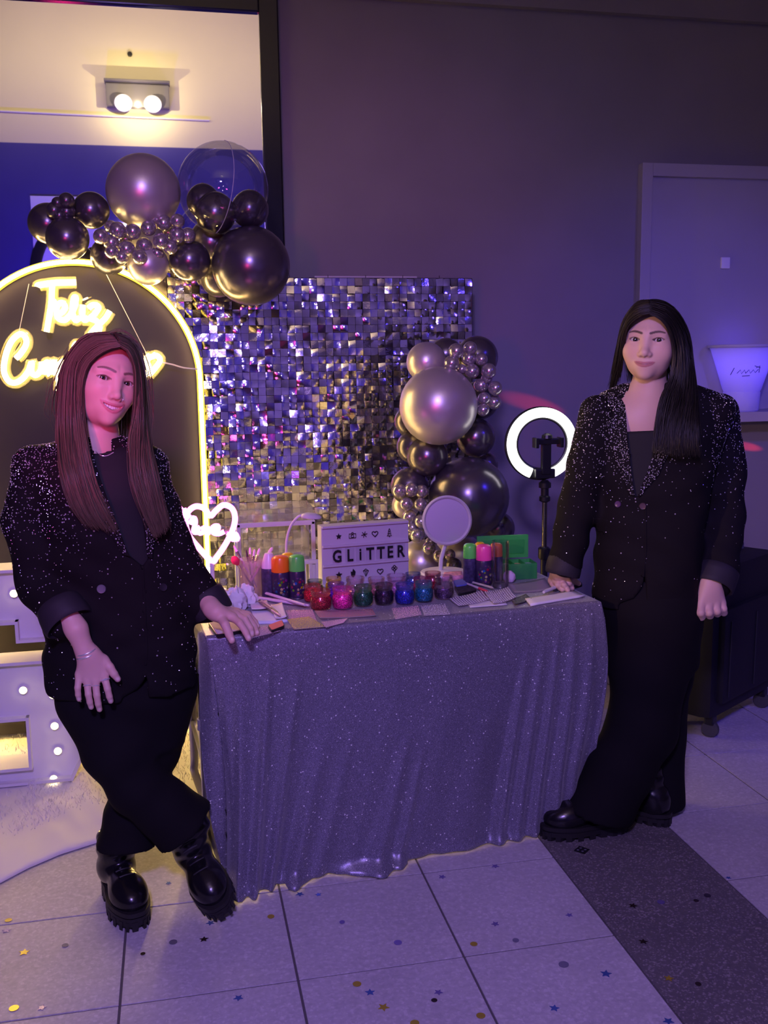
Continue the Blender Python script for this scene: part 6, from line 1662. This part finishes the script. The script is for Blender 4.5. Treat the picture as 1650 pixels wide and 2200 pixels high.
MB().tube(smooth_path([Vector(q)-Vector(b0) for q in march(lambda p: np.minimum(topL(p), chain(p, nk, [.052, .050, .056, .08], .02)), [(205, 968), (216, 978), (230, 979), (244, 972)], LY-.2, LY+.05, .002)], 4), .0011, 6).build('necklace', m_silver, pl, True)
# hair
m_hr1 = hair_mat('brown_hair', (.064, .045, .031), (.155, .108, .070))
def capL(p):
    q = (p-A3(hc0)) @ A3(Mh)/hs
    d = ell(q, (0, -.016, .030), (.081, .102, .0945))
    fw_ = q[:, 1]-(.066-.9*np.maximum(0, .062-q[:, 2])-14*(q[:, 0]-.012)**2)
    d = smax(d, fw_, .004); return np.maximum(d, -.13-q[:, 2])
lo_, hi_ = hc0-np.array([.13, .14, .16]), hc0+np.array([.13, .14, .14])
solid('hair_cap', capL, lo_, hi_, .004, mat('brown_hair_base', (.09, .05, .034), .5), pl, b0, 2)
F_ = LY-.085; S_ = LY-.01; Bk = LY+.055
g1 = [[(258, 744, F_-.015), (226, 752, F_-.012), (190, 782, F_), (177, 830, F_), (177, 890, F_+.005), (186, 960, F_-.030), (206, 1050, F_-.052), (250, 1135, F_-.055), (262, 1160, F_-.05)],
      [(250, 732, F_), (205, 738, F_+.01), (165, 775, F_+.02), (158, 840, F_+.015), (160, 920, F_+.01), (168, 1000, F_-.035), (195, 1090, F_-.052), (236, 1150, F_-.05)],
      [(240, 722, F_+.03), (190, 728, S_-.02), (146, 780, S_-.01), (138, 850, S_-.01), (138, 930, S_-.03), (148, 1010, F_-.040), (175, 1090, F_-.052), (214, 1152, F_-.045)],
      [(230, 716, S_), (178, 725, S_+.01), (136, 790, S_+.01), (128, 870, S_+.01), (127, 940, S_-.01), (136, 1020, F_-.030), (160, 1090, F_-.045), (196, 1140, F_-.04)],
      [(220, 716, Bk), (170, 735, Bk), (134, 800, Bk-.01), (127, 880, Bk-.02), (126, 940, Bk-.03), (134, 1000, S_-.03), (150, 1060, F_-.02), (180, 1120, F_-.03)]]
g2 = [[(258, 744, F_-.015), (276, 756, F_-.008), (289, 790, F_+.01), (291, 840, F_+.02), (287, 900, F_+.03), (278, 960, F_-.005), (288, 1050, F_-.045), (325, 1140, F_-.05), (340, 1170, F_-.045)],
      [(256, 730, F_), (284, 745, F_+.02), (299, 790, F_+.03), (303, 850, F_+.03), (302, 920, F_+.02), (300, 1000, F_-.025), (318, 1080, F_-.045), (345, 1165, F_-.045)],
      [(250, 720, F_+.03), (284, 738, S_), (304, 790, S_), (309, 850, S_), (312, 920, S_-.02), (320, 1000, F_-.02), (336, 1080, F_-.040), (358, 1160, F_-.035)],
      [(244, 716, S_+.01), (282, 736, Bk-.02), (303, 790, Bk-.02), (311, 860, Bk-.03), (317, 930, S_), (332, 1010, F_-.01), (350, 1090, F_-.03), (366, 1150, F_-.03)]]
gt = [[(205, 717, S_+.02), (170, 740, Bk+.02), (150, 800, Bk+.03), (150, 880, Bk+.02), (155, 960, Bk+.01)], [(240, 715, Bk), (245, 760, Bk+.06), (240, 850, Bk+.07), (235, 960, Bk+.05), (230, 1000, Bk+.04)], [(260, 720, S_+.02), (290, 750, Bk+.02), (300, 820, Bk+.03), (300, 900, Bk+.01), (298, 960, Bk)]]
hair(pl, b0, [(g1, 1750, .0036), (g2, 1150, .0034), (gt, 420, .005)], 0, m_hr1, 11, .0008)
# fly-away strands
hair(pl, b0, [([[(150, 745, S_), (120, 800, S_), (106, 860, S_), (110, 900, S_), (124, 940, S_)], [(140, 770, S_), (112, 840, S_), (104, 880, S_), (118, 900, S_), (126, 930, S_)]], 14, .008), ([[(230, 716, S_), (262, 708, S_), (300, 742, S_), (318, 830, S_), (322, 900, S_)], [(270, 722, S_), (300, 745, S_), (316, 800, S_), (324, 880, S_), (332, 960, S_)]], 16, .006)], 0, m_hr1, 5, .0005, .008, 'loose_strands')
# boots
boot(pl, b0, 'boot', None, (-.222, 2.620), (-.148, 2.385), .2, P(271, 1792, LY+.035), 0, 0, .045)
boot(pl, b0, 'boot', None, (.012, 2.590), (.072, 2.365), .2, P(412, 1772, LY-.03), math.radians(-24), math.radians(14), .045, .070)
# ------------------------------------------------------------------ right woman
RYY = 2.64
b1 = np.array([1.36, 2.66, 0.0])
pr2 = thing('person', 'woman with long black hair in a rhinestone black blazer, standing at the table right end', 'person', b1)
SK2, LIP2 = (.60, .40, .33), (.42, .17, .17)
h2 = P(1391, 729, RYY-.075); M2 = frame_axes(h2, math.radians(-9), math.radians(3), math.radians(2.5)); s2 = 1.0
h20 = h2-M2 @ np.array([0, .062, .002])*s2
nk2 = [h20+M2 @ np.array([0, -.036, -.06]), P(1392, 848, RYY-.01), P(1388, 890, RYY-.01), P(1382, 940, RYY-.0)]
Wv, Wf, Wc, inf2 = build_head(M2, h20, s2, False, 1.07, .97, SK2, LIP2, (.035, .024, .022), nk2, [.046, .047, .056, .085], [('ell', P(1384, 905, RYY+.012), (.125, .090, .10))])
rowsR = [(1296, 1272, 1492, .130, 0), (1230, 1274, 1500, .132, 0), (1150, 1280, 1508, .128, 0), (1080, 1282, 1516, .124, 0), (1000, 1276, 1530, .126, 0), (930, 1266, 1552, .126, .0), (890, 1262, 1568, .116, .005), (862, 1272, 1566, .100, .01), (842, 1296, 1535, .086, .015), (822, 1334, 1480, .066, .02)]
TN = np.array([1.38, 2.62, 0]); TN /= np.linalg.norm(TN)
CR = P(1420, 1050, RYY)
def dep(p): return (p-A3(CR)) @ A3(TN)+f32(RYY)
torR = sections(rowsR, RYY, 2.3, -.42)
def tpix(x, y, z): return (x, y, float(Zp(x, y, z)[1]))
hR = tpix(1208, 1240, TT+.045)
arA = ([(1282, 885, RYY+.01), (1258, 1000, RYY+.02), (1238, 1095, RYY+.04), (1216, 1205, hR[2]-.005)], [36, 38, 40, 36])
arB = ([(1544, 884, RYY+.01), (1556, 1000, RYY+.01), (1552, 1120, RYY-.01), (1538, 1240, RYY-.065)], [40, 43, 44, 45])
vR = [(1344, 842), (1428, 840), (1424, 905), (1402, 985), (1372, 1068), (1362, 1064), (1354, 1010), (1346, 930)]
def blzR_raw(p):
    d = torR(p); d = smin(d, pchain(p, *arA, .02), .03); d = smin(d, pchain(p, *arB, .02), .03); return d+wr(p, .003, 20, 3)
def blzR(p):
    d = blzR_raw(p); px_, py_, w_ = proj(p)
    s = poly_sd(px_, py_, vR)*.0013; d = np.maximum(d, -np.maximum(s, dep(p)-(RYY-.02)))
    s = poly_sd(px_, py_, [(1390, 1310), (1386, 1225), (1380, 1262), (1362, 1286), (1330, 1297), (1330, 1320), (1390, 1320)])*.0013; d = np.maximum(d, -np.maximum(s, dep(p)-(RYY-.02)))
    return d
A_ = np.array([P(x, y, RYY) for x, y in ((1140, 815), (1640, 815), (1140, 1310), (1640, 1310))])
lo, hi = A_.min(0)-np.array([.0, .2, .02]), A_.max(0)+np.array([.0, .25, .02])
bz2, bv2, bf2 = solid('blazer', blzR, lo, hi, .0055, m_blz, pr2, b1, 1)
def topR(p):
    d = torR(p, -.006); px_, py_, w_ = proj(p); return np.maximum(d, np.maximum((926-.04*(px_-1380))-py_, py_-1150)*.0013)
solid('black_top', topR, lo, hi, .006, m_topc, pr2, b1, 1)
hipR = sections([(1420, 1308, 1492, .10, 0), (1350, 1298, 1498, .115, 0), (1280, 1284, 1496, .12, 0), (1230, 1284, 1494, .12, 0)], RYY, 2.2, -.35)
def troR(p):
    f1 = pchain(p, [(1402, 1330, RYY-.03), (1394, 1440, RYY-.04), (1380, 1560, RYY-.045), (1330, 1655, RYY-.04), (1262, 1790, RYY-.03)], [90, 79, 72, 68, 78], .03)
    ax = P(1282, 1722, RYY-.03)-P(1382, 1560, RYY-.045); ax /= np.linalg.norm(ax)
    pl_ = P(1282, 1744, RYY-.03); f1 = np.maximum(f1, (p-A3(pl_)) @ A3((-.25, .05, -.967)))
    f2 = pchain(p, [(1440, 1330, RYY+.04), (1420, 1450, RYY+.05), (1410, 1580, RYY+.05), (1410, 1790, RYY+.05)], [62, 62, 58, 62], .03)
    f2 = np.maximum(f2, P(1440, 1722, RYY+.05)[2]-p[:, 2])
    return smin(smin(f1, f2, .010), hipR(p), .05)+wr(p, .0016, 13, 2)
A_ = np.array([P(x, y, RYY) for x, y in ((1190, 1225), (1520, 1225), (1190, 1800), (1520, 1800))])
solid('trousers', troR, A_.min(0)-np.array([.02, .17, .02]), A_.max(0)+np.array([.02, .2, .02]), .007, m_trs, pr2, b1, 2)
# hand on the table
tz = TT+.009
vA, fA, QA = hand([([tpix(1216, 1244, tz+.026), tpix(1222, 1252, tz+.018), tpix(1226, 1259, tz+.006), tpix(1229, 1264, tz)], [11, 10, 9, 7.6]),
                   ([tpix(1206, 1248, tz+.020), tpix(1212, 1257, tz+.014), tpix(1217, 1264, tz+.004), tpix(1220, 1268, tz)], [10.5, 9.4, 8.6, 7.4]),
                   ([tpix(1195, 1248, tz+.018), tpix(1199, 1257, tz+.012), tpix(1204, 1263, tz+.003), tpix(1208, 1267, tz)], [10.5, 9.4, 8.6, 7.4]),
                   ([tpix(1185, 1247, tz+.014), tpix(1187, 1254, tz+.009), tpix(1190, 1259, tz+.002), tpix(1193, 1262, tz)], [9.8, 8.6, 7.8, 7]),
                   ([tpix(1216, 1238, tz+.030), tpix(1228, 1246, tz+.020), tpix(1236, 1250, tz+.010), tpix(1243, 1254, tz+.004)], [12, 10.4, 9, 7.6])],
                  [([tpix(1206, 1230, tz+.045), tpix(1216, 1245, tz+.026)], [20, 13]), ([tpix(1204, 1230, tz+.044), tpix(1206, 1248, tz+.021)], [21, 13]), ([tpix(1200, 1230, tz+.042), tpix(1195, 1248, tz+.019)], [20, 12.5]), ([tpix(1196, 1230, tz+.040), tpix(1186, 1247, tz+.015)], [20, 12])],
                  ([tpix(1202, 1232, tz+.045), tpix(1203, 1224, tz+.055), (1206, 1205, hR[2]), (1214, 1170, hR[2])], [24, 25, 28, 30]))
cA = tint_arr(len(vA), SK2)
# hanging fist
hB = RYY-.100
vB, fB, QB = hand([([(1504, 1300, hB-.014), (1505, 1316, hB-.028), (1507, 1325, hB-.016), (1512, 1318, hB+.002)], [13.5, 12.5, 11.5, 9.5]),
                   ([(1521, 1303, hB-.018), (1523, 1316, hB-.030), (1525, 1322, hB-.016), (1526, 1314, hB+.004)], [13.5, 12.5, 11.5, 9.5]),
                   ([(1537, 1301, hB-.017), (1540, 1313, hB-.028), (1541, 1318, hB-.014), (1539, 1310, hB+.004)], [13, 12, 11, 9.5]),
                   ([(1550, 1295, hB-.010), (1554, 1308, hB-.020), (1555, 1316, hB-.010), (1551, 1308, hB+.006)], [12, 11, 10.5, 9]),
                   ([(1500, 1285, hB+.006), (1496, 1302, hB+.000), (1495, 1314, hB-.002), (1498, 1321, hB-.002)], [13, 11.5, 10.5, 8.6])],
                  [([(1520, 1252, hB), (1505, 1300, hB-.012)], [24, 15]), ([(1524, 1252, hB), (1521, 1302, hB-.014)], [25, 16]), ([(1530, 1254, hB), (1536, 1300, hB-.013)], [25, 15]), ([(1534, 1256, hB), (1549, 1295, hB-.008)], [24, 14])],
                  ([(1526, 1262, hB+.002), (1528, 1240, hB+.02), (1536, 1190, hB+.07)], [27, 28, 30]))
cB = tint_arr(len(vB), SK2)
def coreR(p):
    d = smin(torR(p, -.035), hipR(p, -.02), .05); d = smin(d, pchain(p, arA[0], [q-10 for q in arA[1]], .02), .02); return smin(d, pchain(p, arB[0], [q-10 for q in arB[1]], .02), .02)
vC, fC = surfnets(coreR, lo-np.array([0, 0, .1]), hi, .016); _, pyC, _ = proj(vC); fC = fC[np.all(((pyC > 960) & (pyC < 1240))[fC], axis=1)]
body2 = join_body([(Wv, Wf, Wc), (vA, fA, cA), (vB, fB, cB), (vC, fC, tint_arr(len(vC), SK2))], pr2, b1, m_skin)
eye_parts(body2, b1, M2, h20, s2, inf2, (.035, .02, .014), (.15, -.03), False)
cuff(bz2, b1, (1216, 1198, hR[2]-.005), (1208, 1234, hR[2]-.008), 36, 37, 1.0); cuff(bz2, b1, (1541, 1226, RYY-.07), (1530, 1262, RYY-.09), 47, 44, .95)
lapA = [(1304, 856), (1330, 850), (1344, 872), (1348, 930), (1356, 1010), (1364, 1066), (1352, 1062), (1332, 1010), (1306, 930), (1298, 905), (1322, 890), (1302, 876)]
lapB = [(1434, 862), (1462, 856), (1470, 880), (1450, 915), (1440, 960), (1414, 1020), (1374, 1068), (1376, 1050), (1404, 980), (1426, 905)]
for pg in (lapA, lapB):
    o, p3, nn = patch('lapel', blzR_raw, pg, .002, .004, m_blz, bz2, b1, RYY-.25, RYY+.12)
    fs_ = np.array([list(pp.vertices) for pp in o.data.polygons if len(pp.vertices) == 4]); me_v = np.array([list(v_.co) for v_ in o.data.vertices])+b1
    me_v = me_v+grad(blzR_raw, me_v)*.0042
    stones(o, b1, me_v, fs_, lambda x, y, c_, n_: np.ones(len(x)), 620, m_stone, 41)
button(bz2, b1, blzR_raw, 1328, 1083, RYY-.25, RYY+.1, .0095, mat('violet_button', (.10, .05, .12), .3)); button(bz2, b1, blzR_raw, 1381, 1087, RYY-.25, RYY+.1, .0095, mat('brown_button', (.10, .06, .07), .3))
patch('pocket_flap', blzR_raw, [(1274, 1112), (1306, 1116), (1302, 1144), (1272, 1142)], .001, .005, m_blz, bz2, b1, RYY-.25, RYY+.12, 4)
patch('front_edge', blzR_raw, [(1384, 1090), (1389, 1090), (1390, 1180), (1384, 1240), (1379, 1240), (1385, 1180)], .001, .003, m_blz, bz2, b1, RYY-.25, RYY+.1, 4)
def densR(x, y, c_, n_):
    d = np.interp(y, [820, 930, 990, 1040, 1100, 1180, 1300], [1, .95, .6, .22, .07, .04, .035]); d = d*np.where(x > 1400, np.where(x > 1530, .75, .3), 1); return d*(n_[:, 1] < .5)
stones(bz2, b1, bv2, bf2, densR, 3000, m_stone, 9)
# ear stud
eq = (np.array([-.078, .006, -.040])*s2) @ M2.T+h20; MB().ball(Vector(eq-b1), .0035, 10, 7).build('earring', m_silver, body2, True)
# hair
m_hr2 = hair_mat('black_hair', (.006, .0045, .0045), (.014, .010, .009), .42)
def capR(p):
    q = (p-A3(h20)) @ A3(M2)/s2
    d = ell(q, (0, -.016, .028), (.083, .103, .0925)); fw_ = q[:, 1]-(.068-.9*np.maximum(0, .066-q[:, 2])-11*(q[:, 0]-.004)**2)
    d = smax(d, fw_, .004); return np.maximum(d, -.13-q[:, 2])
solid('hair_cap', capR, h20-np.array([.14, .15, .17]), h20+np.array([.14, .15, .14]), .004, mat('black_hair_base', (.012, .009, .009), .45), pr2, b1, 2)
F_ = RYY-.10; S_ = RYY-.02; Bk = RYY+.05
ga = [[(1396, 674, F_-.02), (1372, 680, F_-.016), (1348, 700, F_), (1339, 730, F_+.03), (1336, 765, S_-.02), (1330, 800, S_+.02), (1322, 830, S_+.04)],
      [(1395, 660, F_), (1366, 666, F_), (1344, 696, F_+.03), (1334, 740, S_-.02), (1328, 780, S_+.01), (1320, 815, S_+.04), (1312, 838, S_+.06)],
      [(1394, 650, F_+.03), (1366, 656, S_-.03), (1342, 690, S_-.02), (1330, 740, S_), (1322, 785, S_+.03), (1316, 820, S_+.05), (1308, 846, S_+.07)],
      [(1394, 646, S_), (1368, 652, S_+.02), (1344, 690, S_+.03), (1332, 750, S_+.04), (1326, 800, S_+.06), (1320, 840, S_+.08)]]
gbb = [[(1397, 674, F_-.02), (1420, 684, F_-.018), (1440, 712, F_-.005), (1449, 760, F_+.01), (1442, 810, F_+.01), (1424, 850, F_-.015), (1412, 900, F_-.035), (1406, 950, F_-.055), (1404, 985, F_-.06)],
       [(1398, 662, F_), (1430, 676, F_), (1456, 715, F_+.02), (1464, 770, F_+.02), (1462, 830, F_+.01), (1448, 890, F_-.03), (1440, 940, F_-.05), (1438, 990, F_-.055)],
       [(1398, 652, F_+.03), (1438, 666, F_+.03), (1470, 712, S_-.02), (1480, 775, S_-.02), (1484, 840, F_+.02), (1476, 900, F_-.025), (1470, 950, F_-.045), (1474, 995, F_-.045)],
       [(1398, 647, S_), (1444, 660, S_), (1476, 712, S_+.01), (1486, 780, S_+.01), (1492, 845, S_-.03), (1496, 905, F_-.01), (1500, 955, F_-.03), (1508, 995, F_-.03)]]
gt2 = [[(1380, 647, S_+.02), (1355, 680, Bk+.03), (1345, 750, Bk+.05), (1345, 830, Bk+.05)], [(1400, 646, Bk), (1400, 690, Bk+.08), (1400, 760, Bk+.09), (1400, 850, Bk+.07)], [(1430, 652, S_+.02), (1468, 700, Bk+.02), (1482, 770, Bk+.03), (1484, 850, Bk+.0)]]
hair(pr2, b1, [(ga, 850, .0035), (gbb, 1900, .0040), (gt2, 420, .005)], 0, m_hr2, 21, .00085, ctr=h20, Yref=RYY-.007)
# shoes
boot(pr2, b1, 'shoe', None, (1.285, 2.600), (1.026, 2.612), .08, P(1270, 1700, RYY), 0, 0, .038, 0, .050)
boot(pr2, b1, 'shoe', None, (1.425, 2.590), (1.255, 2.765), .08, P(1400, 1700, RYY+.05), 0, 0, .036, 0, .045)
